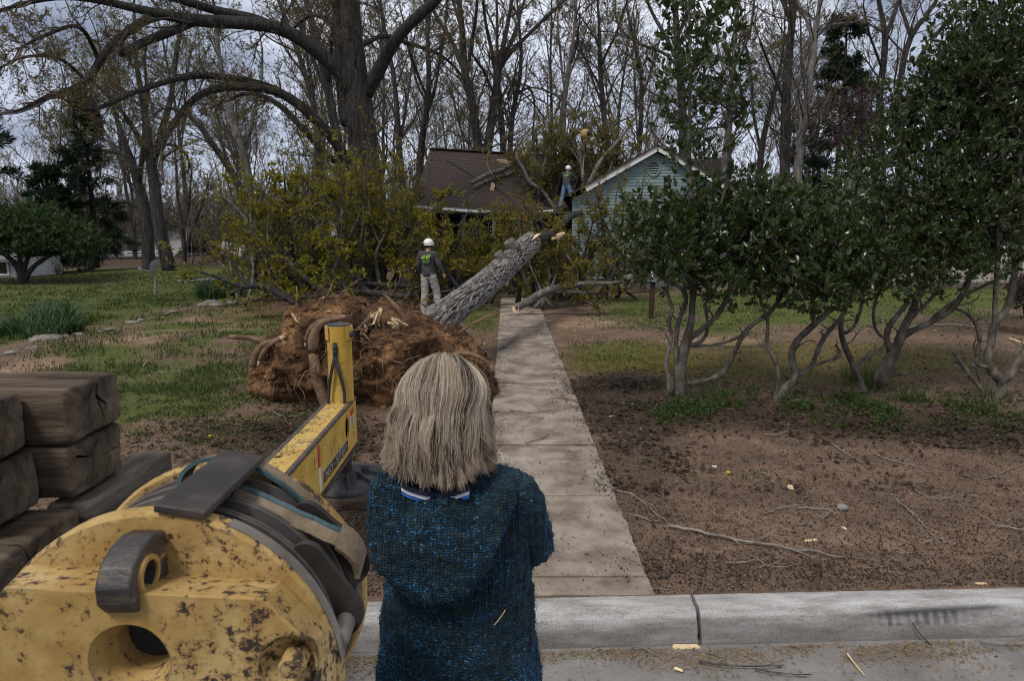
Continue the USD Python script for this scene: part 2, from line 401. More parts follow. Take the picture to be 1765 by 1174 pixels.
noisy("far_bark", [(0.3, (0.085, 0.075, 0.07)), (0.7, (0.16, 0.145, 0.135))], scale=3, bump=0.0, rough=0.95, spec=0.1)
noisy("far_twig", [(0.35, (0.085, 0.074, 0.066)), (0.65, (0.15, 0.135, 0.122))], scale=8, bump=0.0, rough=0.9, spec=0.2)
for _n, _cols, _dirt in (("yellow_plate", ((0.225, 0.13, 0.028), (0.35, 0.222, 0.07), (0.43, 0.305, 0.122), (0.48, 0.372, 0.195)), 1.0), ("yellow_beam", ((0.33, 0.19, 0.028), (0.44, 0.27, 0.042), (0.49, 0.32, 0.07), (0.5, 0.36, 0.13)), 0.55), ("yellow_top", ((0.34, 0.21, 0.04), (0.45, 0.295, 0.075), (0.50, 0.355, 0.12), (0.53, 0.41, 0.2)), 0.8)):
    mat(_n, {"tc": ("texture_coordinate", {}), "geo": ("geometry", {}), "n": ("noise_texture", {"scale": 6.0, "detail": 7.0, "roughness": 0.65}), "r": ("rgb_ramp", {"ramp": list(zip((0.28, 0.45, 0.6, 0.78), _cols))}),
        "g": ("noise_texture", {"scale": 3.2, "detail": 8.0, "roughness": 0.72, "distortion": 0.6}), "gr": ("map_range", {"from_min": 0.5, "from_max": 0.78, "to_min": 0.0, "to_max": 0.75 * _dirt, "clamp": True}), "gm": ("mix_color", {"b": (0.13, 0.082, 0.042)}),
        "s1": ("noise_texture", {"scale": 52.0, "detail": 6.0, "roughness": 0.72}), "mod": ("noise_texture", {"scale": 5.0, "detail": 3.0}), "ad": ("math", {"math_type": "multiply_add", "value2": 0.42}), "c1": ("map_range", {"from_min": 0.775 + 0.06 * (_n == "yellow_beam"), "from_max": 0.825 + 0.06 * (_n == "yellow_beam"), "clamp": True}), "m1": ("mix_color", {"b": (0.04, 0.027, 0.02)}),
        "halo": ("map_range", {"from_min": 0.70 + 0.06 * (_n == "yellow_beam"), "from_max": 0.80 + 0.06 * (_n == "yellow_beam"), "to_max": 0.6, "clamp": True}), "mh": ("mix_color", {"b": (0.20, 0.095, 0.035)}),
        "bv": ("bevel", {"samples": 4, "radius": 0.007}), "dt": ("vector_math", {"math_type": "dot_product"}), "ed": ("map_range", {"from_min": 0.985, "from_max": 0.88, "clamp": True}), "em": ("math", {"math_type": "multiply"}), "en": ("map_range", {"from_min": 0.40, "from_max": 0.55, "clamp": True}), "m2": ("mix_color", {"b": (0.075, 0.055, 0.042)}),
        "b": ("noise_texture", {"scale": 45.0, "detail": 6.0, "roughness": 0.65}), "bump": ("bump", {"strength": 0.25, "distance": 0.006}), "rr": ("map_range", {"from_min": 0.0, "from_max": 1.0, "to_min": 0.55, "to_max": 0.9}), "p": ("principled_bsdf", {"specular_ior_level": 0.3})},
        [("tc.object", "n.vector"), ("n.fac", "r.fac"), ("tc.object", "g.vector"), ("g.fac", "gr.value"), ("tc.object", "s1.vector"), ("tc.object", "mod.vector"), ("mod.fac", "ad.value1"), ("s1.fac", "ad.value3"), ("ad.value", "c1.value"), ("ad.value", "halo.value"),
         ("r.color", "gm.a"), ("gr.result", "gm.fac"), ("gm.result", "mh.a"), ("halo.result", "mh.fac"), ("mh.result", "m1.a"), ("c1.result", "m1.fac"), ("bv.bevel", "dt.vector1"), ("geo.normal", "dt.vector2"), ("dt.value", "ed.value"), ("n.fac", "en.value"), ("ed.result", "em.value1"), ("en.result", "em.value2"), ("em.value", "m2.fac"), ("m1.result", "m2.a"), ("m2.result", "p.base_color"),
         ("g.fac", "rr.value"), ("rr.result", "p.roughness"), ("tc.object", "b.vector"), ("b.fac", "bump.height"), ("bump.normal", "p.normal")])
noisy("worn_edge", [(0.3, (0.045, 0.036, 0.03)), (0.55, (0.085, 0.065, 0.05)), (0.68, (0.15, 0.10, 0.05)), (0.8, (0.42, 0.28, 0.07))], scale=14, bump=0.3, bscale=60, dist=0.004, rough=0.65, spec=0.35)
noisy("dark_steel", [(0.3, (0.016, 0.013, 0.011)), (0.5, (0.030, 0.024, 0.021)), (0.75, (0.075, 0.058, 0.048))], scale=9, bump=0.3, bscale=50, dist=0.005, rough=0.55, spec=0.35, speck=(17, 0.6, 0.72, (0.12, 0.075, 0.045)))
noisy("bare_steel", [(0.3, (0.09, 0.075, 0.062)), (0.5, (0.16, 0.135, 0.112)), (0.75, (0.26, 0.225, 0.19))], scale=8, bump=0.2, bscale=50, dist=0.004, rough=0.55, spec=0.4)
noisy("sheave_steel", [(0.3, (0.013, 0.011, 0.010)), (0.5, (0.028, 0.023, 0.02)), (0.68, (0.075, 0.055, 0.042))], scale=9, bump=0.15, bscale=50, dist=0.004, rough=0.5, spec=0.45)
noisy("lug_steel", [(0.3, (0.016, 0.013, 0.012)), (0.5, (0.030, 0.024, 0.021)), (0.6, (0.07, 0.05, 0.032)), (0.70, (0.30, 0.19, 0.05))], scale=13, bump=0.3, bscale=50, dist=0.005, rough=0.45, spec=0.5, stretch=(1, 1, 3))
noisy("black_rubber", [(0.3, (0.018, 0.018, 0.018)), (0.7, (0.045, 0.044, 0.043))], scale=12, bump=0.2, bscale=60, dist=0.003, rough=0.65)
noisy("webbing", [(0.3, (0.09, 0.066, 0.044)), (0.5, (0.165, 0.125, 0.085)), (0.75, (0.26, 0.205, 0.145))], scale=16, bump=0.8, bscale=150, dist=0.004, rough=0.9, spec=0.1)
noisy("webbing_edge", [(0.3, (0.03, 0.045, 0.05)), (0.5, (0.05, 0.085, 0.095)), (0.75, (0.10, 0.15, 0.16))], scale=20, bump=0.6, bscale=150, dist=0.004, rough=0.9, spec=0.1)
noisy("pad_steel", [(0.3, (0.03, 0.03, 0.032)), (0.55, (0.055, 0.055, 0.058)), (0.8, (0.13, 0.12, 0.11))], scale=9, bump=0.3, bscale=50, dist=0.004, rough=0.6, spec=0.4)
noisy("timber_wood", [(0.30, (0.026, 0.018, 0.013)), (0.45, (0.066, 0.048, 0.034)), (0.57, (0.112, 0.083, 0.059)), (0.72, (0.18, 0.137, 0.10))], scale=5, bump=0.9, bscale=24, dist=0.014, rough=0.93, spec=0.12, stretch=(0.35, 2.2, 2.2), distortion=0.6)
noisy("timber_end", [(0.3, (0.05, 0.04, 0.032)), (0.5, (0.088, 0.07, 0.056)), (0.75, (0.13, 0.105, 0.085))], scale=7, bump=0.8, bscale=30, dist=0.012, rough=0.93, spec=0.12)
noisy("plank_wood", [(0.28, (0.05, 0.041, 0.033)), (0.5, (0.11, 0.092, 0.075)), (0.72, (0.2, 0.175, 0.148))], scale=7, bump=0.9, bscale=30, dist=0.01, rough=0.93, spec=0.12, stretch=(2.5, 0.3, 2.5))
noisy("board_dark", [(0.3, (0.055, 0.038, 0.026)), (0.7, (0.12, 0.085, 0.06))], scale=8, bump=0.6, bscale=40, dist=0.008, rough=0.92, spec=0.12)
noisy("red_tape", [(0.3, (0.22, 0.02, 0.015)), (0.7, (0.33, 0.035, 0.025))], scale=20, bump=0.0, rough=0.4)
noisy("white_tape", [(0.3, (0.38, 0.37, 0.36)), (0.7, (0.6, 0.6, 0.58))], scale=30, bump=0.0, rough=0.5)
noisy("black_print", [(0.3, (0.012, 0.012, 0.012)), (0.7, (0.02, 0.02, 0.02))], scale=20, bump=0.0, rough=0.6)
noisy("grey_print", [(0.3, (0.24, 0.22, 0.2)), (0.7, (0.36, 0.34, 0.31))], scale=20, bump=0.0, rough=0.7)
# house
noisy("siding_paint", [(0.3, (0.135, 0.18, 0.185)), (0.52, (0.19, 0.245, 0.25)), (0.75, (0.25, 0.305, 0.305))], scale=1.8, bump=0.2, bscale=30, dist=0.006, rough=0.7, spec=0.25, space="position", stretch=(0.4, 1, 2))
noisy("white_trim", [(0.3, (0.5, 0.49, 0.45)), (0.55, (0.68, 0.67, 0.63)), (0.8, (0.76, 0.76, 0.73))], scale=4, bump=0.1, rough=0.55, space="position", speck=(5, 0.62, 0.75, (0.3, 0.28, 0.24)))
mat("shingle", {"geo": ("geometry", {}), "r": ("rgb_ramp", {"ramp": [(0.0, (0.060, 0.046, 0.040)), (0.5, (0.085, 0.066, 0.058)), (1.0, (0.115, 0.092, 0.082))]}),
                "n": ("noise_texture", {"scale": 70.0, "detail": 4.0}), "mx": ("mix_color", {"blend_type": "multiply", "fac": 0.6}), "bump": ("bump", {"strength": 0.5, "distance": 0.01}), "p": ("principled_bsdf", {"roughness": 0.95, "specular_ior_level": 0.15})},
    [("geo.random_per_island", "r.fac"), ("geo.position", "n.vector"), ("r.color", "mx.a"), ("n.color", "mx.b"), ("r.color", "p.base_color"), ("n.fac", "bump.height"), ("bump.normal", "p.normal")])
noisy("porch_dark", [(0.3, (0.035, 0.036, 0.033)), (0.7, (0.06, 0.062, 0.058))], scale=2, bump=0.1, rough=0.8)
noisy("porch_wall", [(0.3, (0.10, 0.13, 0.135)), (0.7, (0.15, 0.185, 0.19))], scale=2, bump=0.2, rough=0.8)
noisy("window_glass", [(0.3, (0.012, 0.014, 0.016)), (0.7, (0.02, 0.022, 0.025))], scale=1, bump=0.0, rough=0.08, spec=0.6)
noisy("pale_siding", [(0.3, (0.42, 0.43, 0.44)), (0.7, (0.58, 0.59, 0.6))], scale=2, bump=0.1, rough=0.7)
noisy("grey_roof", [(0.3, (0.17, 0.16, 0.165)), (0.7, (0.25, 0.24, 0.245))], scale=3, bump=0.3, rough=0.9)
noisy("rust_post", [(0.3, (0.025, 0.015, 0.012)), (0.6, (0.05, 0.027, 0.019)), (0.8, (0.09, 0.05, 0.03))], scale=9, bump=0.4, bscale=50, dist=0.006, rough=0.85)
noisy("pewter", [(0.3, (0.06, 0.075, 0.075)), (0.7, (0.14, 0.165, 0.165))], scale=9, bump=0.2, rough=0.5, metallic=0.4)
noisy("dish_grey", [(0.3, (0.2, 0.21, 0.22)), (0.7, (0.32, 0.33, 0.34))], scale=6, bump=0.0, rough=0.5)
# people
noisy("skin", [(0.3, (0.42, 0.23, 0.16)), (0.7, (0.52, 0.3, 0.215))], scale=20, bump=0.05, rough=0.5, spec=0.4)
noisy("charcoal_shirt", [(0.3, (0.045, 0.043, 0.048)), (0.7, (0.072, 0.069, 0.076))], scale=12, bump=0.4, bscale=16, dist=0.02, rough=0.9, spec=0.1)
noisy("grey_trousers", [(0.3, (0.24, 0.235, 0.225)), (0.7, (0.35, 0.34, 0.325))], scale=9, bump=0.5, bscale=14, dist=0.02, rough=0.9, spec=0.1)
noisy("blue_jeans", [(0.3, (0.085, 0.135, 0.215)), (0.7, (0.17, 0.245, 0.35))], scale=9, bump=0.5, bscale=14, dist=0.02, rough=0.9, spec=0.1)
noisy("dark_jeans", [(0.3, (0.02, 0.025, 0.04)), (0.7, (0.035, 0.042, 0.06))], scale=9, bump=0.4, bscale=14, dist=0.02, rough=0.9, spec=0.1)
noisy("helmet_white", [(0.3, (0.68, 0.68, 0.67)), (0.7, (0.8, 0.8, 0.79))], scale=6, bump=0.0, rough=0.35, spec=0.5)
noisy("boot_leather", [(0.3, (0.03, 0.022, 0.017)), (0.7, (0.06, 0.045, 0.034))], scale=9, bump=0.3, rough=0.7)
noisy("lime_print", [(0.3, (0.3, 0.56, 0.02)), (0.7, (0.42, 0.72, 0.04))], scale=30, bump=0.0, rough=0.7)
noisy("green_print", [(0.3, (0.07, 0.14, 0.035)), (0.7, (0.11, 0.19, 0.05))], scale=30, bump=0.0, rough=0.7)
noisy("orange_plastic", [(0.3, (0.6, 0.10, 0.02)), (0.7, (0.72, 0.14, 0.03))], scale=9, bump=0.0, rough=0.4)
noisy("short_hair", [(0.3, (0.035, 0.022, 0.014)), (0.7, (0.07, 0.045, 0.03))], scale=40, bump=0.5, rough=0.7)
noisy("eye_white", [(0.3, (0.6, 0.58, 0.55)), (0.7, (0.66, 0.64, 0.6))], scale=9, bump=0.0, rough=0.2)
noisy("lip_skin", [(0.3, (0.42, 0.16, 0.13)), (0.7, (0.48, 0.2, 0.16))], scale=20, bump=0.1, rough=0.45)
# ground: soil, sand, grass and litter mixed by masks stored on the sheet, broken up by noise
mat("ground_look", {
    "geo": ("geometry", {}), "ma": ("attribute", {"attribute": "cover"}), "sp": ("separate_color", {}),
    "n1": ("noise_texture", {"scale": 2.2, "detail": 8.0, "roughness": 0.65}), "n2": ("noise_texture", {"scale": 17.0, "detail": 7.0, "roughness": 0.7}), "n3": ("noise_texture", {"scale": 75.0, "detail": 4.0, "roughness": 0.7}),
    "dirt": ("rgb_ramp", {"ramp": [(0.26, (0.05, 0.034, 0.025)), (0.42, (0.102, 0.070, 0.050)), (0.56, (0.172, 0.114, 0.078)), (0.74, (0.27, 0.188, 0.135))]}),
    "sand": ("rgb_ramp", {"ramp": [(0.25, (0.13, 0.082, 0.052)), (0.5, (0.25, 0.165, 0.11)), (0.75, (0.36, 0.255, 0.18))]}),
    "grass": ("rgb_ramp", {"ramp": [(0.25, (0.04, 0.048, 0.014)), (0.45, (0.070, 0.084, 0.023)), (0.6, (0.098, 0.108, 0.032)), (0.8, (0.145, 0.135, 0.06))]}),
    "moss": ("rgb_ramp", {"ramp": [(0.25, (0.05, 0.04, 0.015)), (0.5, (0.105, 0.09, 0.022)), (0.75, (0.155, 0.13, 0.04))]}),
    "litter": ("rgb_ramp", {"ramp": [(0.25, (0.026, 0.018, 0.013)), (0.5, (0.062, 0.042, 0.030)), (0.72, (0.115, 0.08, 0.057))]}),
    "av": ("math", {"math_type": "multiply_add", "value2": 0.55}), "av2": ("math", {"math_type": "multiply_add", "value2": 0.45, "value3": 0.0}),
    "jg": ("math", {"math_type": "multiply_add", "value2": 1.1, "value3": -0.55}), "sg": ("math", {"math_type": "add"}), "cg": ("map_range", {"from_min": 0.3, "from_max": 0.72, "clamp": True}),
    "ss": ("math", {"math_type": "add"}), "cs": ("map_range", {"from_min": 0.3, "from_max": 0.75, "clamp": True}),
    "sl": ("math", {"math_type": "add"}), "cl": ("map_range", {"from_min": 0.3, "from_max": 0.7, "clamp": True}),
    "mm": ("attribute", {"attribute": "moss"}), "sm": ("math", {"math_type": "add"}), "cm": ("map_range", {"from_min": 0.3, "from_max": 0.75, "clamp": True}),
    "m1": ("mix_color", {}), "m2": ("mix_color", {}), "m3": ("mix_color", {}), "m4": ("mix_color", {}), "bump": ("bump", {"strength": 0.9, "distance": 0.03}),
    "bh": ("mix_float", {"fac": 0.45}), "p": ("principled_bsdf", {"roughness": 0.96, "specular_ior_level": 0.1})},
    [("geo.position", "n1.vector"), ("geo.position", "n2.vector"), ("geo.position", "n3.vector"), ("ma.color", "sp.color"),
     ("n2.fac", "av2.value1"), ("n1.fac", "av.value1"), ("av2.value", "av.value3"), ("av.value", "dirt.fac"), ("av.value", "sand.fac"), ("n2.fac", "grass.fac"), ("av.value", "moss.fac"), ("n3.fac", "litter.fac"),
     ("av.value", "jg.value1"), ("jg.value", "sg.value1"), ("sp.r", "sg.value2"), ("sg.value", "cg.value"), ("jg.value", "ss.value1"), ("sp.g", "ss.value2"), ("ss.value", "cs.value"),
     ("jg.value", "sl.value1"), ("sp.b", "sl.value2"), ("sl.value", "cl.value"), ("jg.value", "sm.value1"), ("mm.fac", "sm.value2"), ("sm.value", "cm.value"),
     ("cs.result", "m1.fac"), ("dirt.color", "m1.a"), ("sand.color", "m1.b"), ("cm.result", "m2.fac"), ("m1.result", "m2.a"), ("moss.color", "m2.b"), ("cg.result", "m3.fac"), ("m2.result", "m3.a"), ("grass.color", "m3.b"),
     ("cl.result", "m4.fac"), ("m3.result", "m4.a"), ("litter.color", "m4.b"), ("m4.result", "p.base_color"),
     ("n2.fac", "bh.a"), ("n3.fac", "bh.b"), ("bh.result", "bump.height"), ("bump.normal", "p.normal")])
mat("kerb_look", {
    "geo": ("geometry", {}), "n1": ("noise_texture", {"scale": 3.0, "detail": 7.0, "roughness": 0.65}), "n2": ("noise_texture", {"scale": 120.0, "detail": 4.0, "roughness": 0.7}),
    "mp": ("mapping", {"scale": (1.0, 5.0, 5.0)}), "r": ("rgb_ramp", {"ramp": [(0.32, (0.22, 0.205, 0.19)), (0.48, (0.36, 0.345, 0.33)), (0.62, (0.50, 0.49, 0.475))]}),
    "d": ("attribute", {"attribute": "dirt"}), "s": ("attribute", {"attribute": "scuff"}), "m1": ("mix_color", {"b": (0.12, 0.108, 0.10)}), "m2": ("mix_color", {"b": (0.035, 0.035, 0.04)}),
    "g": ("rgb_ramp", {"ramp": [(0.36, (0.45, 0.43, 0.41)), (0.47, (0.85, 0.85, 0.85)), (0.62, (1, 1, 1))]}), "m3": ("mix_color", {"blend_type": "multiply", "fac": 0.8}),
    "bump": ("bump", {"strength": 0.5, "distance": 0.006}), "p": ("principled_bsdf", {"roughness": 0.9, "specular_ior_level": 0.2})},
    [("geo.position", "mp.vector"), ("mp.vector", "n1.vector"), ("geo.position", "n2.vector"), ("n1.fac", "r.fac"), ("r.color", "m1.a"), ("d.fac", "m1.fac"), ("m1.result", "m2.a"), ("s.fac", "m2.fac"),
     ("n2.fac", "g.fac"), ("m2.result", "m3.a"), ("g.color", "m3.b"), ("m3.result", "p.base_color"), ("n2.fac", "bump.height"), ("bump.normal", "p.normal")])
# wool and hair
mat("knit_wool", {"tc": ("texture_coordinate", {}), "w": ("noise_texture", {"scale": 26.0, "detail": 5.0, "roughness": 0.7}), "mp": ("mapping", {"scale": (190.0, 190.0, 250.0)}),
    "v": ("voronoi_texture", {"scale": 1.0, "feature": "f1"}), "sep": ("separate_color", {}), "reg": ("noise_texture", {"scale": 7.0, "detail": 4.0, "roughness": 0.65}),
    "base": ("rgb_ramp", {"ramp": [(0.3, (0.005, 0.010, 0.016)), (0.5, (0.010, 0.021, 0.031)), (0.62, (0.017, 0.036, 0.048)), (0.8, (0.026, 0.038, 0.036))]}),
    "th": ("math", {"math_type": "multiply_add", "value2": -3.0, "value3": 2.32}), "gt": ("math", {"math_type": "greater_than"}), "fl": ("rgb_ramp", {"ramp": [(0.0, (0.010, 0.034, 0.06)), (0.6, (0.017, 0.066, 0.135)), (1.0, (0.045, 0.165, 0.31))]}),
    "ol": ("math", {"math_type": "less_than", "value2": 0.10}), "mo": ("mix_color", {"b": (0.04, 0.042, 0.022)}), "mx": ("mix_color", {}),
    "wx": ("wave_texture", {"wave_type": "bands", "bands_direction": "x", "scale": 39.0, "distortion": 3.0, "detail": 2.0, "detail_scale": 1.5}), "wz": ("wave_texture", {"wave_type": "bands", "bands_direction": "z", "scale": 52.0, "distortion": 4.0, "detail": 2.0, "detail_scale": 1.5}),
    "h": ("math", {"math_type": "add"}), "h2": ("math", {"math_type": "multiply_add", "value2": 1.6}), "bump": ("bump", {"strength": 0.9, "distance": 0.003}),
    "p": ("principled_bsdf", {"roughness": 0.95, "specular_ior_level": 0.1, "sheen_weight": 0.12, "sheen_roughness": 0.5, "sheen_tint": (0.3, 0.5, 0.7)})},
    [("tc.object", "w.vector"), ("tc.object", "mp.vector"), ("mp.vector", "v.vector"), ("v.color", "sep.color"), ("tc.object", "reg.vector"), ("w.fac", "base.fac"), ("reg.fac", "th.value1"), ("sep.r", "gt.value1"), ("th.value", "gt.value2"), ("sep.g", "fl.fac"),
     ("sep.b", "ol.value1"), ("ol.value", "mo.fac"), ("base.color", "mo.a"), ("gt.value", "mx.fac"), ("mo.result", "mx.a"), ("fl.color", "mx.b"), ("mx.result", "p.base_color"), ("tc.object", "wx.vector"), ("tc.object", "wz.vector"), ("wx.fac", "h.value1"), ("wz.fac", "h.value2"),
     ("w.fac", "h2.value1"), ("h.value", "h2.value3"), ("h2.value", "bump.height"), ("bump.normal", "p.normal")])
for _n, _c in (("wool_fibre_dark", (0.009, 0.017, 0.024)), ("wool_fibre_blue", (0.02, 0.075, 0.16))):
    mat(_n, {"p": ("principled_bsdf", {"base_color": _c, "roughness": 0.8, "specular_ior_level": 0.2})}, [])
for _k, _c in enumerate(((0.29, 0.212, 0.14), (0.48, 0.395, 0.295), (0.13, 0.088, 0.056), (0.042, 0.029, 0.02), (0.29, 0.245, 0.2))):
    mat("hair_tone_%d" % _k, {"p": ("principled_bsdf", {"base_color": _c, "roughness": 0.36, "specular_ior_level": 0.45})}, [])
mat("hair_under", {"p": ("principled_bsdf", {"base_color": (0.085, 0.062, 0.044), "roughness": 0.6, "specular_ior_level": 0.2})}, [])
noisy("navy_cloth", [(0.3, (0.012, 0.014, 0.035)), (0.7, (0.02, 0.022, 0.05))], scale=40, bump=0.3, rough=0.9)
noisy("white_cloth", [(0.3, (0.6, 0.6, 0.66)), (0.7, (0.72, 0.72, 0.78))], scale=40, bump=0.3, rough=0.9)
noisy("blue_cloth", [(0.3, (0.03, 0.16, 0.56)), (0.7, (0.05, 0.22, 0.66))], scale=40, bump=0.3, rough=0.9)
noisy("rim_steel", [(0.3, (0.045, 0.035, 0.029)), (0.5, (0.085, 0.068, 0.055)), (0.75, (0.17, 0.14, 0.115))], scale=9, bump=0.1, bscale=50, dist=0.003, rough=0.45, spec=0.5, metallic=0.3)


# ================================================================ ground
fbm, vnoise = meshkit.fbm, meshkit.noise


def seg_d(px, py, poly):
    """Distance (in photograph pixels, y stretched) from points to a polyline."""
    d = np.full(px.shape, 1e9)
    for (x0, y0), (x1, y1) in zip(poly[:-1], poly[1:]):
        vx, vy = x1 - x0, (y1 - y0) * 3
        wx, wy = px - x0, (py - y0) * 3
        t = np.clip((wx * vx + wy * vy) / (vx * vx + vy * vy + 1e-9), 0, 1)
        d = np.minimum(d, np.hypot(wx - t * vx, wy - t * vy))
    return d


def blob(px, py, cx_, cy_, rx, ry):
    q = ((px - cx_) / rx) ** 2 + ((py - cy_) / ry) ** 2
    return np.clip(1.25 - 0.95 * q, 0, 1)


BORDER = [(-400, 690), (-150, 632), (0, 602), (120, 574), (240, 545), (330, 528), (420, 514), (520, 506)]


def walk_edges(y):
    """x of the left and right edge of the concrete walk at distance y."""
    a0, a1 = G(862, 540), G(850, 690)
    b0, b1 = G(935, 540), G(1125, 1022)
    l = np.interp(y, [a1[1], a0[1]], [a1[0], a0[0]])
    r = np.interp(y, [b1[1], b0[1]], [b1[0], b0[0]])
    return l, r


def cover(x, y):
    """Grass, sand, litter and moss on the ground at x, y (0..1 each)."""
    pr = proj(np.stack([x, y, np.zeros_like(x)], -1))
    px, py, dep = pr[..., 0], pr[..., 1], pr[..., 2]
    px, py = np.where(dep > 0.5, px, 0), np.where(dep > 0.5, py, 3000)
    nz = fbm(np.stack([x * 0.7, y * 0.7, 0 * x], -1), 3, 11) - 0.5
    nf = fbm(np.stack([x * 2.3, y * 2.3, 0 * x], -1), 3, 12) - 0.5
    line = np.interp(px, [p[0] for p in BORDER], [p[1] for p in BORDER])
    lawn = np.clip((line - py) / 10, 0, 1) * (px < 560)
    lawn = np.where(px < -399, (x < -7) * (y > 5), lawn)
    yard = np.clip(blob(px, py, 330, 640, 290, 130) + 0.35 * blob(px, py, 330, 690, 220, 90), 0, 1)
    g = lawn * 0.95 + (1 - lawn) * yard * np.clip(0.70 + nz * 1.5 + nf * 0.9, 0, 0.85)
    g += blob(px, py, 690, 560, 200, 40) * 0.3 + blob(px, py, 830, 540, 40, 40) * 0.45
    g += (px > 940) * (np.clip(blob(px, py, 1060, 605, 110, 22), 0, 1) * 0.5 + blob(px, py, 1200, 545, 200, 40) * 0.85 + blob(px, py, 1500, 530, 320, 42) * 0.85) * np.clip(0.8 + nz * 1.6, 0, 1)
    g += (py > 730) * (px > 960) * np.clip(nf * 1.4 - 0.22, 0, 0.3)
    g += (y > 18) * (px > 560) * 0.35
    s = np.clip(1.3 - seg_d(px, py, [(-200, 690), (30, 640), (180, 600), (330, 555), (470, 532)]) / 50, 0, 1) * (1 - lawn) * 0.7
    s += blob(px, py, 430, 562, 90, 16) * 0.8 + blob(px, py, 1010, 555, 90, 14) * 0.7 + blob(px, py, 1230, 590, 110, 11) * 0.75 + blob(px, py, 1080, 640, 70, 12) * 0.5 + blob(px, py, 650, 770, 50, 40) * 0.75
    s += blob(px, py, 1450, 900, 420, 70) * 0.28 + blob(px, py, 1340, 950, 300, 60) * 0.15
    l = np.clip(1.2 - seg_d(px, py, [(985, 690), (1150, 705), (1400, 722), (1800, 742)]) / 135, 0, 1) * 0.9
    l += blob(px, py, 1080, 668, 90, 34) * 0.6 + blob(px, py, 560, 760, 160, 52) * 0.62 + blob(px, py, 420, 760, 200, 40) * 0.4 + blob(px, py, 650, 930, 70, 90) * 0.45 + blob(px, py, 1100, 790, 90, 120) * 0.5
    l += blob(px, py, 1300, 980, 260, 26) * 0.3 + blob(px, py, 640, 690, 220, 26) * 0.6 + blob(px, py, 1700, 560, 200, 22) * 0.6
    l += blob(px, py, 760, 515, 420, 18) * 0.6 + blob(px, py, 60, 484, 200, 9) * 0.7
    m = (px > 960) * np.clip(blob(px, py, 1400, 625, 420, 48), 0, 1) * 0.6 + blob(px, py, 500, 545, 180, 20) * 0.6 + (px > 960) * blob(px, py, 1060, 620, 130, 40) * 0.45
    far = np.clip((y - 32) / 8, 0, 1)
    g, s, l, m = g * (1 - 0.8 * far), s * (1 - far), l * (1 - far) + 0.75 * far, m * (1 - far)
    return np.clip(g, 0, 1), np.clip(s, 0, 1), np.clip(l, 0, 1), np.clip(m, 0, 1)


KF = np.array([[-9.0, 0, 0], [12.0, 0, 0]])          # the kerb's back line, filled in below
_k0, _k1 = G(940, 1028, 0.02), G(1765, 1010, 0.02)
KSL = (_k1[1] - _k0[1]) / (_k1[0] - _k0[0])


def kerb_y(x):
    return _k0[1] + KSL * (x - _k0[0])


def ground_z(x, y):
    p = np.stack([x, y, 0 * x], -1)
    near = np.clip((40 - y) / 20, 0, 1)
    z = (fbm(p * 0.45, 3, 3) - 0.5) * 0.10 * np.clip((y - 4.5) / 4, 0, 1) + (fbm(p * 4.5, 3, 4) - 0.5) * 0.030 * near + (fbm(p * 17, 2, 5) - 0.5) * 0.016 * near
    wl, wr = walk_edges(y)
    d = np.maximum(wl - x, x - wr)                     # outside the walk
    z = np.where(d < 0.22, z * np.clip(d / 0.22, 0, 1) - 0.012 * np.clip(1 - d / 0.22, 0, 1), z)
    k = y - kerb_y(x)
    z = np.where(k < 0.3, z * np.clip(k / 0.3, 0, 1), z)
    e = np.clip((np.hypot(x, y) - 60) / 200, 0, 1)
    return z - 4.0 * e - 1.2 * np.clip((-x - 14) / 40, 0, 1) * np.clip((y - 20) / 20, 0, 1)


def lines(a, b, s0, grow_, top):
    v, s = [a], s0
    while v[-1] < b:
        v.append(v[-1] + s)
        s = min(s * grow_, top)
    return np.array(v)


xs = np.r_[-lines(0.9, 400, 0.05, 1.012, 60)[::-1] + 0.0, np.arange(-0.87, 2.6, 0.04), lines(2.62, 400, 0.045, 1.012, 60)]
ts = lines(0, 600, 0.035, 1.011, 60)
XX, TT = np.meshgrid(xs, ts)
YY = kerb_y(np.clip(XX, -40, 40)) - 0.02 + TT
ZZ = ground_z(XX, YY)
ny, nx = XX.shape
gi = np.arange(ny * nx).reshape(ny, nx)
gf = np.stack([gi[:-1, :-1], gi[:-1, 1:], gi[1:, 1:], gi[1:, :-1]], -1).reshape(-1, 4)
cg, cs_, cl, cm = cover(XX, YY)
struct("ground", (np.stack([XX, YY, ZZ], -1).reshape(-1, 3), gf), "ground_look", True, label="patchy front yard of grass, moss and bare red soil", attrs={"cover": np.stack([cg, cs_, cl], -1).reshape(-1, 3), "moss": cm.ravel()})

# street
sxx, syy = np.meshgrid(np.r_[-200, -30, np.arange(-8, 9, 0.25), 30, 200], np.r_[-120, -20, -6, np.arange(-1, 3.01, 0.25), 3.4, 3.7])
syy = np.minimum(syy, kerb_y(np.clip(sxx, -40, 40)) - 0.10)
n0, n1 = sxx.shape
si = np.arange(n0 * n1).reshape(n0, n1)
struct("street", (np.stack([sxx, syy, np.full_like(sxx, -0.15) - 0.03 * np.clip(syy - 2.6, 0, 0.6)], -1).reshape(-1, 3), np.stack([si[:-1, :-1], si[:-1, 1:], si[1:, 1:], si[1:, :-1]], -1).reshape(-1, 4)), "asphalt", label="grey asphalt street edge strewn with sawdust")

# kerb: two poured lengths with a joint
prof = np.array([[0.0, -0.25], [0.0, -0.02], [-0.004, 0.006], [-0.018, 0.018], [-0.08, 0.019], [-0.125, 0.014], [-0.155, 0.0], [-0.178, -0.028], [-0.195, -0.07], [-0.208, -0.12], [-0.225, -0.168], [-0.245, -0.176], [-0.50, -0.172], [-0.50, -0.25]])


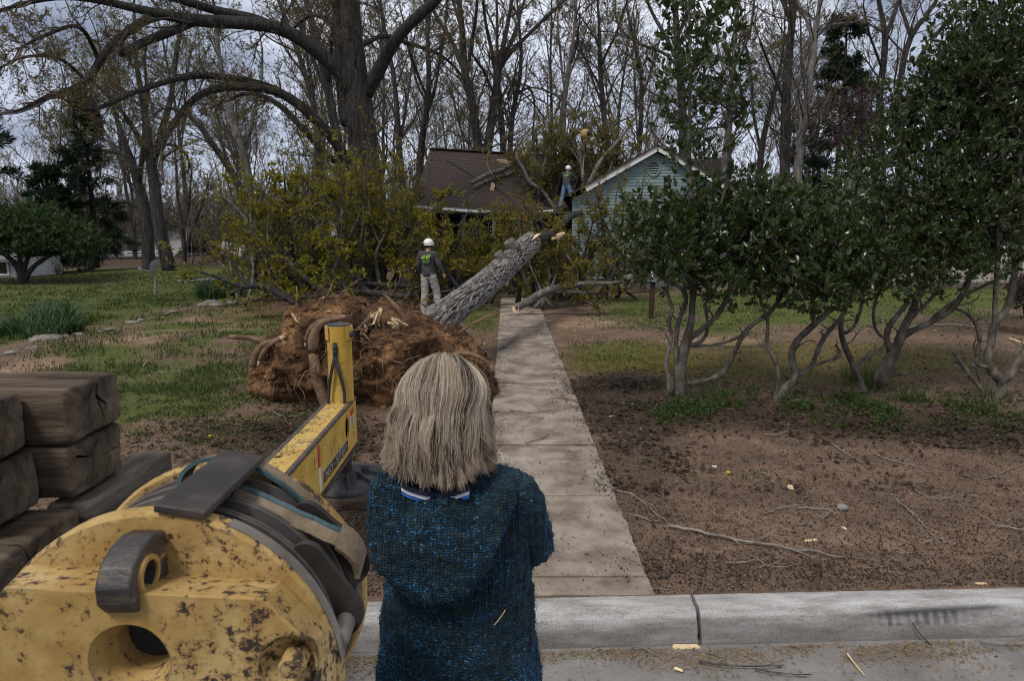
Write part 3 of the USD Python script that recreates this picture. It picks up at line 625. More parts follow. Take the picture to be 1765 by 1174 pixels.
def kerb_length(x0, x1, name, seed):
    X = np.linspace(x0, x1, max(8, int((x1 - x0) / 0.012)))
    from scipy.interpolate import interp1d
    s = np.r_[0, np.cumsum(np.linalg.norm(np.diff(prof, axis=0), axis=1))]
    q = np.unique(np.r_[s, np.arange(0.25, s[-3], 0.009)])
    P = np.stack([np.interp(q, s, prof[:, 0]), np.interp(q, s, prof[:, 1])], 1)
    A, B = np.meshgrid(X, np.arange(len(P)), indexing="ij")
    yy, zz = P[B][..., 0], P[B][..., 1]
    base = kerb_y(A)
    edge = np.minimum(np.abs(A - x0), np.abs(A - x1))
    chip = (fbm(np.stack([A * 9, yy * 30, zz * 30], -1), 3, seed) - 0.5) * 0.007
    jag = (fbm(np.stack([zz * 14 + yy * 9, 0 * A, 0 * A + seed], -1), 3, 77) - 0.5) * 0.03
    Ax = A + np.where(A == x0, 1, np.where(A == x1, 1, 0)) * jag * (abs(x0 - KJ) < 1e-6 if False else 1)
    v = np.stack([Ax, base + yy + chip, zz + chip * 0.8 - 0.005 * np.exp(-edge / 0.012)], -1)
    n, m = A.shape
    i = np.arange(n * m).reshape(n, m)
    f = np.stack([i[:-1, :-1], i[:-1, 1:], i[1:, 1:], i[1:, :-1]], -1).reshape(-1, 4)[:, ::-1]
    ends = []
    for r in (i[0], i[-1]):
        for k in range(1, m - 1):
            ends.append([r[0], r[k], r[k + 1]] if r is i[0] else [r[0], r[k + 1], r[k]])
    tri = np.vstack([f[:, [0, 1, 2]], f[:, [0, 2, 3]], np.array(ends)])
    low = np.clip((0.03 - zz) / 0.17, 0, 1)
    nn = fbm(np.stack([A * 3, zz * 6, yy * 6], -1), 4, seed + 5)
    dirt = np.clip(low * 0.75 + (nn - 0.5) * 1.3 * low + 0.25 * (zz < -0.16) + 0.22 * np.clip(1 - (yy + 0.03) / -0.03, 0, 1), 0, 0.85)
    xa, xb = at(1455, 1060, kerb_y(2.2) - 0.17)[0], at(1752, 1060, kerb_y(2.8) - 0.17)[0]
    u = (A - xa) / (xb - xa)
    bars = np.clip(np.sin((A + 0.12 * zz + 0.012 * fbm(np.stack([A * 6, 0 * A, 0 * A], -1), 2, 8)) * 2 * np.pi / 0.055) * 1.6 + 0.75, 0, 1) * np.clip(2.6 * fbm(np.stack([A * 12, zz * 8, 0 * A], -1), 3, 10) - 0.55, 0.1, 1)
    inside = np.clip(u * 5, 0, 1) * np.clip((1.02 - u) * 6, 0, 1)
    top = np.clip(1 - np.abs(zz + 0.015 + 0.03 * (1 - u) ** 2) / 0.022, 0, 1)
    comb = np.clip((zz + 0.098) / 0.012, 0, 1) * np.clip((-0.018 - zz) / 0.012, 0, 1) * bars * np.clip((0.8 - u) * 5, 0, 1) * np.clip((u - 0.12) * 8, 0, 1)
    sc = inside * np.clip(top * 0.95 + comb * 0.62, 0, 1) * np.clip(0.35 + 1.4 * fbm(np.stack([A * 7, zz * 25, 0 * A], -1), 3, 9), 0.3, 1) * (yy < -0.09)
    v2, f2 = v.reshape(-1, 3), tri
    p = part(None, name, (v2, f2), "kerb_look", True, attrs={"dirt": dirt.ravel(), "scuff": np.clip(sc, 0, 0.85).ravel()})
    return p


KJ = at(1190, 1070, 3.66)[0]
a = kerb_length(KJ + 0.003, 40.0 if False else 9.0, "kerb", 1)
tag(a, "long pale concrete kerb length with a black tyre scuff on its face", kind="structure")
b = kerb_length(-9.0, KJ - 0.003, "kerb", 2)
tag(b, "concrete kerb length meeting the walk, left of the cracked joint", kind="structure")

# concrete walk: slabs between joints
walk = UsdGeom.Xform.Define(stage, "/World/path")
tag(walk, "narrow weathered concrete walk running from the kerb towards the house", kind="structure")
_org["/World/path"] = (np.zeros(3), 0.0)
jy = [kerb_y(0.5) + 0.012]
for q in (1019 - 21, 858, 769, 715, 662, 607, 577, 556, 541, 527, 515):
    jy.append(G(900, q)[1])
for k, (y0, y1) in enumerate(zip(jy[:-1], jy[1:])):
    l0, r0 = walk_edges(np.array([y0, y1]))
    gap = 0.006 + 0.004 * (k % 3)
    n, m = max(4, int((y1 - y0) / 0.05)), 26
    V, U = np.meshgrid(np.linspace(0, 1, n), np.linspace(0, 1, m), indexing="ij")
    yy = y0 + gap + (y1 - y0 - 2 * gap) * V
    xx = l0[0] + (r0[0] - l0[0]) * U
    ed = np.minimum(np.minimum(U, 1 - U) * 1.09, np.minimum(V, 1 - V) * (y1 - y0))
    rag = (fbm(np.stack([xx * 12, yy * 12, 0 * xx], -1), 3, 21) - 0.5)
    xx = xx + rag * 0.022 * ((U == 0) | (U == 1))
    tiltx, z0 = [(0.0, 0.02), (0.004, 0.026), (-0.006, 0.020), (0.005, 0.030), (-0.004, 0.021), (0.006, 0.027), (0, 0.022)][k % 7]
    zz = z0 + tiltx * (V - 0.5) + (fbm(np.stack([xx * 3, yy * 3, 0 * xx], -1), 3, 22) - 0.5) * 0.008 - 0.012 * np.exp(-ed / 0.012)
    top = np.stack([xx, yy, zz], -1).reshape(-1, 3)
    i = np.arange(n * m).reshape(n, m)
    f = np.stack([i[:-1, :-1], i[:-1, 1:], i[1:, 1:], i[1:, :-1]], -1).reshape(-1, 4)
    rim = np.r_[i[0, :], i[1:, -1], i[-1, -2::-1], i[-2:0:-1, 0]]
    bot = top[rim] - np.array([0, 0, 0.09])
    nb = len(rim)
    j = np.arange(nb)
    w = np.stack([rim[j], j + n * m, (j + 1) % nb + n * m, rim[(j + 1) % nb]], -1)
    part(walk, "slab", (np.vstack([top, bot]), np.vstack([f, w])), "walk_concrete", 40)


# ================================================================ crane gear in the foreground
def rough(m, edge, amp, sc, seed=0):
    """Refine a manifold and push its surface in and out a little."""
    v, f = arr(m.refine_to_length(edge) if hasattr(m, "refine_to_length") else m)
    t = trimesh.Trimesh(v, f, process=True)
    n = t.vertex_normals
    d = (fbm(t.vertices * sc, 4, seed) - 0.5) * 2 * amp
    return np.array(t.vertices + n * d[:, None]), np.array(t.faces)


def hullpts(pts, r=0.0, seg=10):
    if r <= 0:
        return m3.Manifold.hull_points(np.asarray(pts, float)) if hasattr(m3.Manifold, "hull_points") else m3.Manifold.batch_hull([m3.Manifold.sphere(1e-4, 4).translate(tuple(map(float, p))) for p in pts])
    s = m3.Manifold.sphere(r, seg)
    return m3.Manifold.batch_hull([s.translate(tuple(map(float, p))) for p in pts])


def cyl_y(r, y0, y1, x=0, z=0, seg=64, r2=None):
    return m3.Manifold.cylinder(y1 - y0, r, r if r2 is None else r2, seg).rotate((-90, 0, 0)).translate((x, y0, z))


def rcyl_y(r, y0, y1, b=0.004, seg=72):
    """Cylinder about y with chamfered rims."""
    return m3.Manifold.batch_hull([cyl_y(r, y0 + b, y1 - b, seg=seg), cyl_y(r - b, y0, y1, seg=seg)])


# truck deck under the dunnage and the block
dk = thing("truck_deck", "dark steel deck edge of the crane truck under the timbers", "truck deck", (-2.2, 0.9, 0))
part(dk, "deck_plate", box((-4, -0.6, 0.93), (-0.66, 2.28, 0.995)), "dark_steel", world=True)
part(dk, "side_rail", box((-0.72, -0.6, 0.70), (-0.655, 2.28, 0.925)), "dark_steel", world=True)
for yy in (0.0, 1.4):
    part(dk, "wheel", cyl_y(0.47, yy - 0.0, yy + 0.3, seg=40).rotate((0, 0, 90)).translate((-1.0, 1.2 + yy * 0.2 - 0.6, 0.32)) if False else m3.Manifold.cylinder(0.3, 0.46, 0.46, 40).rotate((0, 90, 0)).translate((-1.2, yy + 0.2, 0.31)), "black_rubber", 40, world=True)
    part(dk, "axle", m3.Manifold.cylinder(0.45, 0.13, 0.13, 24).rotate((0, 90, 0)).translate((-1.4, yy + 0.2, 0.31)), "dark_steel", 40, world=True)
    part(dk, "frame_bracket", box((-1.6, yy + 0.1, 0.3), (-1.25, yy + 0.3, 0.95)), "dark_steel", world=True)

# ---- sheave block
BC = EYE + ray(285, 1170) * 1.1
blk = thing("hook_block", "big chipped yellow crane hook block with dark sheaves beside the woman", "crane block", BC)


def L(px, py, yl):
    return at(px, py, BC[1] + yl) - BC


R0 = 0.282
disc = rcyl_y(R0, 0.0, 0.036, 0.006, 96)
body = hullpts([(-0.24, 0.018, -0.1), (0.25, 0.018, -0.08), (-0.12, 0.018, -0.42), (0.14, 0.018, -0.42)], 0.018)
plate = disc + body
front = [L(8, 1018, -0.086), L(452, 1036, -0.086), L(530, 1114, -0.086), L(545, 1340, -0.086), L(-90, 1340, -0.086), L(-110, 1160, -0.086)]
back = [L(50, 978, 0.0), L(484, 1005, 0.0), L(570, 1090, 0.0), L(590, 1290, 0.0), L(-120, 1290, 0.0), L(-110, 1150, 0.0)]
cast = hullpts([p + np.array([0, 0.003, 0]) for p in front] + [p + np.array([0, 0.003, 0]) for p in back], 0.003, 6)
hc = L(232, 1132, -0.072)
hole = cyl_y(0.042, -0.2, 0.06, hc[0], hc[2], 48) + cyl_y(0.062, -0.09, -0.04, hc[0], hc[2], 48, 0.044)
bc_ = L(508, 1138, -0.072)
rec = m3.Manifold.sphere(0.05, 32).translate((bc_[0], -0.098, bc_[2]))
cheek = (cast - hole - rec)
nearp = plate - cyl_y(0.042, -0.2, 0.06, hc[0], hc[2], 48)
part(blk, "cheek_plate", rough(nearp, 0.012, 0.0016, 25, 1), "yellow_plate", 35, label="near round yellow cheek plate with a worn rim")
part(blk, "cheek_casting", rough(cheek, 0.010, 0.0022, 18, 2), "yellow_plate", 24, label="thick chipped yellow casting with a round hole")
rim_a = np.radians(np.linspace(-30, 200, 120))
wear = []
for k in range(len(rim_a) - 1):
    pass
ra = np.radians(np.linspace(4, 66, 60))
P = np.stack([np.cos(ra) * (R0 + 0.0015), 0 * ra, np.sin(ra) * (R0 + 0.0015)], -1)
v = np.concatenate([P + np.array([0, 0.006, 0]), P + np.array([0, 0.031, 0])])
n_ = len(ra)
f = np.array([[i, i + 1, n_ + i + 1, n_ + i] for i in range(n_ - 1)])
part(blk, "worn_rim", (v, f[:, ::-1]), "bare_steel", True)
part(blk, "far_cheek_plate", rough(rcyl_y(R0 - 0.012, 0.250, 0.282, 0.006, 96) + hullpts([(-0.22, 0.266, -0.1), (0.21, 0.266, -0.1), (-0.12, 0.266, -0.42), (0.14, 0.266, -0.42)], 0.016), 0.014, 0.0016, 25, 3), "yellow_plate", 35)
for k, yy in enumerate((0.064, 0.112, 0.16, 0.208)):
    pr = np.array([[0.05, -0.02], [0.2, -0.02], [0.236, -0.023], [0.252, -0.0215], [0.2535, -0.017], [0.236, -0.008], [0.228, 0.0], [0.236, 0.008], [0.2535, 0.017], [0.252, 0.0215], [0.236, 0.023], [0.2, 0.02], [0.05, 0.02]])
    sv = trimesh.creation.revolve(np.vstack([pr, pr[:1]]), sections=96)
    sv.apply_transform(trimesh.transformations.rotation_matrix(np.pi / 2, [1, 0, 0]))
    sv.apply_translation((0.006, yy, 0.004))
    so = part(blk, "sheave", sv, "sheave_steel", 30)
    for dy_ in (-0.0195, 0.0195):
        an_ = np.linspace(0, 2 * np.pi, 97)
        part(so, "rim", tube_batch(np.stack([0.006 + 0.2525 * np.cos(an_), 0 * an_ + yy + dy_, 0.004 + 0.2525 * np.sin(an_)], -1)[None], np.full((1, 97), 0.0032), 6), "rim_steel", True)
part(blk, "pin_end", cyl_y(0.040, -0.012, 0.05, hc[0], hc[2], 40), "black_print", 40)
part(blk, "centre_pin", cyl_y(0.055, 0.03, 0.27), "dark_steel", 40)
# divider plates with rounded lobes, and a retaining pin
for yy, ang, rr in ((0.093, 13, 0.262), (0.193, 22, 0.268)):
    a_ = math.radians(ang)
    lobe = m3.Manifold.batch_hull([cyl_y(0.047, yy - 0.007, yy + 0.007, math.cos(a_) * rr, math.sin(a_) * rr, 32), cyl_y(0.09, yy - 0.007, yy + 0.007, 0.1, 0.02, 32), cyl_y(0.03, yy - 0.007, yy + 0.007, math.cos(a_ + 0.42) * 0.262, math.sin(a_ + 0.42) * 0.262, 24)])
    part(blk, "divider_plate", rough(lobe, 0.012, 0.001, 30, 4), "dark_steel", 35)
part(blk, "rope_guard_pin", rough(m3.Manifold.batch_hull([cyl_y(0.017, 0.03, 0.10, 0.272, 0.045, 24), cyl_y(0.011, 0.027, 0.104, 0.272, 0.045, 24)]), 0.01, 0.0008, 40, 5), "bare_steel", 40)
# flat bar over the top
a_ = math.radians(80.5)
ux, uz = np.array([math.sin(a_), 0, -math.cos(a_)]), np.array([math.cos(a_), 0, math.sin(a_)])
bar = [uz * (R0 + 0.0075) + s * ux * 0.037 + np.array([0, y, 0]) + uz * t for s in (-1, 1) for y in (-0.002, 0.252) for t in (-0.004, 0.004)]
part(blk, "tie_bar", rough(hullpts(bar, 0.003, 8), 0.012, 0.0012, 22, 6), "dark_steel", 35)
# lifting lug, reaching out of the plate towards the street
lp = [(-0.004, 0.25), (-0.03, 0.256), (-0.06, 0.252), (-0.088, 0.236), (-0.101, 0.214), (-0.101, 0.192), (-0.088, 0.176), (-0.06, 0.171), (-0.03, 0.176), (-0.004, 0.184)]
lx = L(228, 960, -0.05)[0]
lug = hullpts([(lx + s * 0.02, y, z) for y, z in lp for s in (-1, 1)], 0.006, 10)
eye = m3.Manifold.cylinder(0.2, 0.021, 0.021, 40).rotate((0, 90, 0)).translate((lx - 0.1, -0.058, 0.213))
part(blk, "lifting_lug", rough(lug - eye, 0.008, 0.0014, 25, 7), "lug_steel", 35)
part(blk, "lug_eye_ring", rough(m3.Manifold.cylinder(0.008, 0.031, 0.028, 48).rotate((0, 90, 0)).translate((lx + 0.022, -0.058, 0.213)) - eye, 0.01, 0.0006, 40, 8), "yellow_plate", 35)
part(blk, "cast_bolt", rough(m3.Manifold.batch_hull([m3.Manifold.cylinder(0.03, 0.021, 0.021, 6).rotate((90, 0, 0)).translate((bc_[0], -0.058, bc_[2])), cyl_y(0.014, -0.096, -0.06, bc_[0], bc_[2], 24)]), 0.006, 0.0008, 60, 9), "yellow_plate", 40)
part(blk, "hook_shank", rough(hullpts([(0.0, 0.15, -0.36), (0.0, 0.15, -0.41)], 0.05, 24), 0.03, 0.001, 20, 9), "dark_steel", 40)

# webbing slings over the block
sl = thing("webbing_sling", "frayed tan webbing sling with blue edge draped over the block", "sling", BC)


def ribbon(pts, wdir, w, n=60, th=0.004, lift=0.0):
    p = smooth_path(pts, n)
    wd = unit(np.broadcast_to(np.asarray(wdir, float), p.shape)) if np.ndim(wdir) == 1 else unit(smooth_path(wdir, n))
    t = unit(np.gradient(p, axis=0))
    nn = unit(np.cross(t, wd))
    p = p + nn * lift
    wob = (fbm(np.stack([np.linspace(0, 9, n)] * 3, -1), 3, 31) - 0.5)[:, None] * 0.003
    sec = np.stack([p + wd * (w / 2 + wob) + nn * th / 2, p - wd * (w / 2 - wob) + nn * th / 2, p - wd * (w / 2 - wob) - nn * th / 2, p + wd * (w / 2 + wob) - nn * th / 2], 1)
    i = np.arange(n - 1)[:, None] * 4
    j, j2 = np.arange(4)[None], (np.arange(4)[None] + 1) % 4
    q = np.stack([i + j, i + j2, i + 4 + j2, i + 4 + j], -1).reshape(-1, 4)
    q = np.vstack([q, [[3, 2, 1, 0]], [[4 * n - 4, 4 * n - 3, 4 * n - 2, 4 * n - 1]]])
    return sec.reshape(-1, 3), q


arc = [(318, 838, 0.21), (326, 805, 0.225), (352, 788, 0.232), (395, 785, 0.236), (445, 798, 0.236), (505, 835, 0.234), (560, 888, 0.232), (598, 938, 0.228), (618, 985, 0.225), (619, 1030, 0.205), (606, 1085, 0.17), (582, 1135, 0.12), (560, 1180, 0.08), (545, 1230, 0.05)]
AP = [L(*q) for q in arc]
part(sl, "strap", ribbon(AP, (0.25, 1, 0), 0.030, 120, lift=-0.004), "webbing", 40)
E2 = [p - np.array([0.004, 0.0135, 0]) for p in AP]
for E in (E2,):
    part(sl, "edge_stripe", ribbon(E, (0.25, 1, 0), 0.007, 120, 0.0075, lift=-0.004), "webbing_edge", 40)
s2 = thing("webbing_sling", "short tan webbing strap with blue stripe crossing the sheaves", "sling", BC)
CP = [L(405, 850, 0.17), L(450, 868, 0.16), L(520, 900, 0.15), L(575, 925, 0.15), L(606, 940, 0.155)]
part(s2, "strap", ribbon(CP, (0.1, 0.8, 0.55), 0.032, 40), "webbing", 40)
part(s2, "edge_stripe", ribbon([p + np.array([0.0015, 0.0115, 0.008]) for p in CP], (0.1, 0.8, 0.55), 0.008, 40, 0.0075), "webbing_edge", 40)
part(s2, "stitched_end", ribbon([L(585, 925, 0.146), L(612, 948, 0.15), L(622, 975, 0.155)], (0.1, 0.8, 0.55), 0.05, 16, 0.009), "webbing", 40)

# ---- outrigger
og = thing("outrigger", "yellow steel outrigger beam and jack post standing on the verge", "outrigger", (-1.305, 5.25, 0))
X0, X1, ZT, ZB, YA, YB = -1.423, -1.215, 0.775, 0.405, 1.9, 5.36
web = box((X1 - 0.016, YA, ZB), (X1 - 0.003, YB - 0.02, ZT - 0.012))
wm = m3.Manifold.cube((0.013, YB - 0.02 - YA, ZT - 0.012 - ZB)).translate((X1 - 0.016, YA, ZB))
ov = m3.Manifold.cylinder(0.2, 1, 1, 40).scale((0.085, 0.06, 1)).rotate((0, 90, 0)).translate((X1 - 0.1, 5.02, 0.615))
part(og, "side_plate", rough(wm - ov, 0.05, 0.0008, 12, 11), "yellow_beam", 30, world=True)
part(og, "side_plate", box((X0 + 0.003, YA, ZB), (X0 + 0.016, YB - 0.02, ZT - 0.012)), "yellow_beam", world=True)
part(og, "inner_box", box((X0 + 0.05, YA, ZB + 0.02), (X1 - 0.05, YB - 0.05, ZT - 0.02)), "black_print", world=True)
th_ = m3.Manifold.cube((X1 - X0 - 0.056, YB - YA - 0.01, 0.012)).translate((X0 + 0.028, YA, ZT - 0.010)) - m3.Manifold.cylinder(0.1, 0.024, 0.024, 24).translate((G(480, 788, ZT)[0], G(480, 788, ZT)[1], ZT - 0.05))
part(og, "top_plate", rough(th_, 0.06, 0.0005, 12, 12), "yellow_top", 30, world=True)
for xa, xb in ((X0, X0 + 0.03), (X1 - 0.03, X1)):
    part(og, "edge_angle", rough(rbox((xa, YA, ZT - 0.022), (xb, YB, ZT + 0.006), 0.005, 8), 0.04, 0.0022, 18, 13), "worn_edge", 35, world=True)
part(og, "bottom_plate", rough(rbox((X0 - 0.012, YA, ZB - 0.022), (X1 + 0.02, YB, ZB - 0.002), 0.005, 8), 0.05, 0.001, 15, 14), "dark_steel", 35, world=True)
part(og, "end_plate", box((X0 + 0.016, YB - 0.02, ZB), (X1 - 0.016, YB - 0.004, ZT - 0.02)), "yellow_beam", world=True)


def on_side(py, pz, w, h, thick=0.0015):
    return box((X1 - 0.003, py, pz), (X1 - 0.003 + thick, py + w, pz + h))


def side_pt(px, py):
    d = ray(px, py)
    return EYE + d * (X1 / d[0])


q0, q1 = side_pt(551, 770), side_pt(552, 845)
yT = (q0[1] + q1[1]) / 2
part(og, "red_tape", on_side(yT - 0.022, 0.59, 0.044, 0.15), "red_tape", world=True)
part(og, "white_tape", on_side(yT - 0.022, 0.43, 0.044, 0.158), "white_tape", world=True)
st = side_pt(609, 715)
ds = part(og, "warning_sticker", on_side(5.13, 0.585, 0.105, 0.085), "white_tape", world=True)
part(og, "sticker_red_band", on_side(5.13, 0.672, 0.105, 0.05), "red_tape", world=True)
for k, (a0, b0, w0, h0) in enumerate([(5.15, 0.648, 0.06, 0.008), (5.145, 0.632, 0.075, 0.008), (5.15, 0.61, 0.028, 0.012), (5.185, 0.61, 0.03, 0.012), (5.15, 0.594, 0.06, 0.008)]):
    part(og, "sticker_print", on_side(a0, b0, w0, h0, 0.0026), "black_print", world=True)
part(og, "name_panel", on_side(4.30, 0.445, 0.72, 0.085, 0.0012), "dark_steel", world=True)
tx = meshkit.text_mesh("NO-STEP", 0.05, 0.001)
tv = np.array(tx.vertices)
tv = np.stack([np.full(len(tv), X1 - 0.0012) + tv[:, 2], 4.36 + tv[:, 0] * 1.9, 0.462 + tv[:, 1]], -1)
part(og, "lettering", (tv, tx.faces), "grey_print", world=True)
for a0, b0, w0, h0 in ((4.30, 0.527, 0.72, 0.006), (4.30, 0.445, 0.012, 0.082)):
    part(og, "panel_border", on_side(a0, b0, w0, h0, 0.0024), "grey_print", world=True)
# jack post
PX, PY, PR = -1.307, 5.25, 0.094
slot = m3.Manifold.batch_hull([m3.Manifold.cylinder(0.3, 0.019, 0.019, 24).rotate((90, 0, 0)).translate((PX - 0.012, PY, z)) for z in (1.155, 1.235)])
tubep = m3.Manifold.cylinder(0.62, PR, PR, 64).translate((PX, PY, 0.755)) - m3.Manifold.cylinder(0.7, PR - 0.012, PR - 0.012, 48).translate((PX, PY, 0.74)) - slot
part(og, "jack_post", rough(tubep, 0.03, 0.0006, 20, 15), "yellow_beam", 35, world=True)
part(og, "post_core", m3.Manifold.cylinder(0.6, PR - 0.03, PR - 0.03, 32).translate((PX, PY, 0.76)), "black_print", 35, world=True)
part(og, "post_cap", m3.Manifold.cylinder(0.012, PR - 0.004, PR - 0.004, 48).translate((PX, PY, 1.374)), "pad_steel", 35, world=True)
part(og, "post_collar", rough(m3.Manifold.cylinder(0.105, PR + 0.012, PR + 0.012, 64).translate((PX, PY, 1.268)) - m3.Manifold.cylinder(0.3, PR + 0.001, PR + 0.001, 64).translate((PX, PY, 1.2)) - m3.Manifold.cube((0.125, 0.4, 0.3)).translate((PX - 0.06, PY - 0.3, 1.2)), 0.03, 0.0004, 20, 16), "yellow_beam", 35, world=True)
part(og, "pivot_knob", m3.Manifold.cylinder(0.03, 0.026, 0.022, 24).rotate((90, 0, 60)).translate((PX + 0.098, PY - 0.03, 1.31)), "black_rubber", 35, world=True)
for sgn, xe in ((-1, -0.075), (1, 0.048)):
    part(og, "hydraulic_hose", tube([(PX - 0.012, PY - 0.10, 1.155), (PX - 0.012 + sgn * 0.012, PY - 0.115, 1.10), (PX + xe * 0.75, PY - 0.118, 0.95), (PX + xe, PY - 0.115, 0.78)], 0.0125, 24, 10), "black_rubber", True, world=True)
part(og, "hose_elbow", tube([(PX - 0.012, PY - 0.06, 1.23), (PX - 0.012, PY - 0.105, 1.225), (PX - 0.012, PY - 0.108, 1.18), (PX - 0.012, PY - 0.10, 1.14)], 0.016, 20, 12), "black_rubber", True, world=True)
part(og, "jack_rod", m3.Manifold.cylinder(0.30, 0.06, 0.06, 32).translate((PX, PY, 0.12)), "dark_steel", 35, world=True)
pad = thing("outrigger_pad", "round dark steel float pad under the yellow jack post", "jack pad", (PX, PY + 0.05, 0.08))
pv = trimesh.creation.revolve(np.array([[0.0, 0.0], [0.345, 0.0], [0.352, 0.012], [0.345, 0.034], [0.31, 0.036], [0.28, 0.026], [0.12, 0.055], [0.11, 0.11], [0.07, 0.115], [0.0, 0.115]]), sections=64)
part(pad, "pad_dish", pv, "pad_steel", 30)
for k in range(8):
    an = k * np.pi / 4 + 0.3
    rib = m3.Manifold.batch_hull([m3.Manifold.cube((0.18, 0.016, 0.01), True).translate((0.2, 0, 0.03)), m3.Manifold.cube((0.03, 0.016, 0.04), True).translate((0.115, 0, 0.085))]).rotate((0, 0, math.degrees(an)))
    part(pad, "pad_rib", rib, "pad_steel")
bd = thing("dunnage_board", "short dark timber board under the round jack pad", "timber", (-1.3, 5.3, 0))
part(bd, "board", rough(rbox((-1.70, 4.9, -0.005), (-0.88, 5.74, 0.078), 0.01, 8), 0.05, 0.004, 9, 17), "board_dark", 35, world=True)


# ---- stacked dunnage timbers on the deck
def timber(x0, x1, y0, y1, z0, z1, label, seed, m="timber_wood", cracks=(), r=0.014, name="dunnage_timber", yaw=0.0):
    c = np.array([x1, (y0 + y1) / 2, z0])
    t = thing(name, label, "timber", c)
    b = rbox((x0, y0, z0), (x1, y1, z1), r, 12)
    for (ya, za, yb, zb, w, dpt) in cracks:
        p0, p1 = np.array([ya, za]), np.array([yb, zb])
        nrm = np.array([-(p1 - p0)[1], (p1 - p0)[0]]) / np.linalg.norm(p1 - p0) * w
        b = b - hullpts([(x1 + 0.01, *(p0 + nrm)), (x1 + 0.01, *(p0 - nrm)), (x1 + 0.01, *(p1 + nrm * 0.4)), (x1 + 0.01, *(p1 - nrm * 0.4)), (x1 - dpt, *p0), (x1 - dpt, *p1)])
    v, f = arr(b.refine_to_length(0.012))
    tm = trimesh.Trimesh(v, f, process=True)
    q = tm.vertices
    g = (fbm(np.stack([q[:, 0] * 2.2, q[:, 1] * 22, q[:, 2] * 22], -1), 4, seed) - 0.5) * 0.011 + (fbm(q * 7, 3, seed + 1) - 0.5) * 0.014
    if m == "plank_wood":
        g = (fbm(np.stack([q[:, 0] * 22, q[:, 1] * 2.2, q[:, 2] * 22], -1), 4, seed) - 0.5) * 0.009
    part(t, "beam", (q + tm.vertex_normals * g[:, None], tm.faces), m, 40, world=True)
    return t


yA, yB, yC = 1.60, 1.868, 2.135
timber(-3.0, -1.24, yB, yC, 1.53, 1.69, "weathered grey timber with cracked end, top of the far stack", 41, cracks=[(2.03, 1.70, 2.015, 1.63, 0.005, 0.5), (2.015, 1.635, 2.06, 1.60, 0.006, 0.1), (2.02, 1.62, 2.05, 1.53, 0.004, 0.08)])
timber(-3.0, -1.248, yB, yC, 1.362, 1.522, "dark timber with a split end, second from the top of its stack", 42, cracks=[(1.90, 1.485, 2.0, 1.452, 0.004, 0.06), (2.0, 1.452, 2.11, 1.445, 0.003, 0.06), (2.0, 1.45, 2.005, 1.37, 0.0035, 0.08)])
timber(-3.0, -1.352, yA, yB - 0.006, 1.528, 1.688, "timber cut off by the picture's left edge, top of the near stack", 43)
timber(-3.0, -1.335, yA, yB - 0.006, 1.36, 1.518, "dark timber at the left edge under the near top timber", 44)
timber(-3.0, -1.225, yA - 0.1, yB - 0.012, 1.19, 1.348, "low broad timber with a cracked flat top beside the yellow block", 45, cracks=[(1.62, 1.36, 1.66, 1.22, 0.004, 0.1)])
timber(-3.0, -1.20, yA - 0.12, yB + 0.2, 1.0, 1.18, "lowest dark timber lying on the truck deck", 46)
timber(-1.335, -1.205, 1.872, 2.36, 1.215, 1.35, "pale grey squared bearer pointing at the yard behind the block", 47, m="plank_wood", r=0.012)
timber(-1.40, -1.21, 2.08, 2.27, 1.0, 1.21, "dark block carrying the pale bearer on the deck", 48)


# ================================================================ the damaged house
def px3(x, y, Y):
    return at(x, y, Y)


EL, ER = px3(708, 357, 24.0), px3(985, 367, 24.9)
RL, RR = px3(741, 258, 28.2), px3(1060, 276, 29.2)
RL2 = px3(741, 258, 28.2)
hs = thing("house", "low house with brown shingle roof and pale blue gable under the fallen tree", "house", (1.5, 26, 0))


def quad_pt(u, v):
    return (EL * (1 - u) + ER * u) * (1 - v) + (RL * (1 - u) + RR * u) * v


nrm = unit(np.cross(ER - EL, RL - EL))
# roof deck and courses of shingles
part(hs, "roof_deck", cat([obox(quad_pt(0.5, 0.5) - nrm * 0.06, (ER - EL) * 0.5, (RL - EL) * 0.5, nrm * 0.045)]), "shingle", world=True)
rng = np.random.default_rng(5)
tabs = []
NC = 30
for c in range(NC):
    v0, v1 = c / NC, (c + 1.25) / NC
    if v1 > 1:
        v1 = 1.0
    u = 0.0
    off = rng.uniform(0, 0.03)
    us = np.r_[0, np.arange(off + 0.01, 1, 1 / 30.0), 1]
    for a0, b0 in zip(us[:-1], us[1:]):
        if b0 - a0 < 0.004:
            continue
        lift0, lift1 = 0.022 + rng.uniform(0, 0.006), 0.004
        p = [quad_pt(a0 + 0.0006, v0) + nrm * lift0, quad_pt(b0 - 0.0006, v0) + nrm * lift0, quad_pt(b0 - 0.0006, v1) + nrm * lift1, quad_pt(a0 + 0.0006, v1) + nrm * lift1]
        q = [p[0] - nrm * 0.02, p[1] - nrm * 0.02]
        tabs.append((np.array(p + q), np.array([[0, 1, 2], [0, 2, 3], [4, 5, 1], [4, 1, 0]])))
part(hs, "shingles", cat(tabs), "shingle", world=True, kind="stuff")
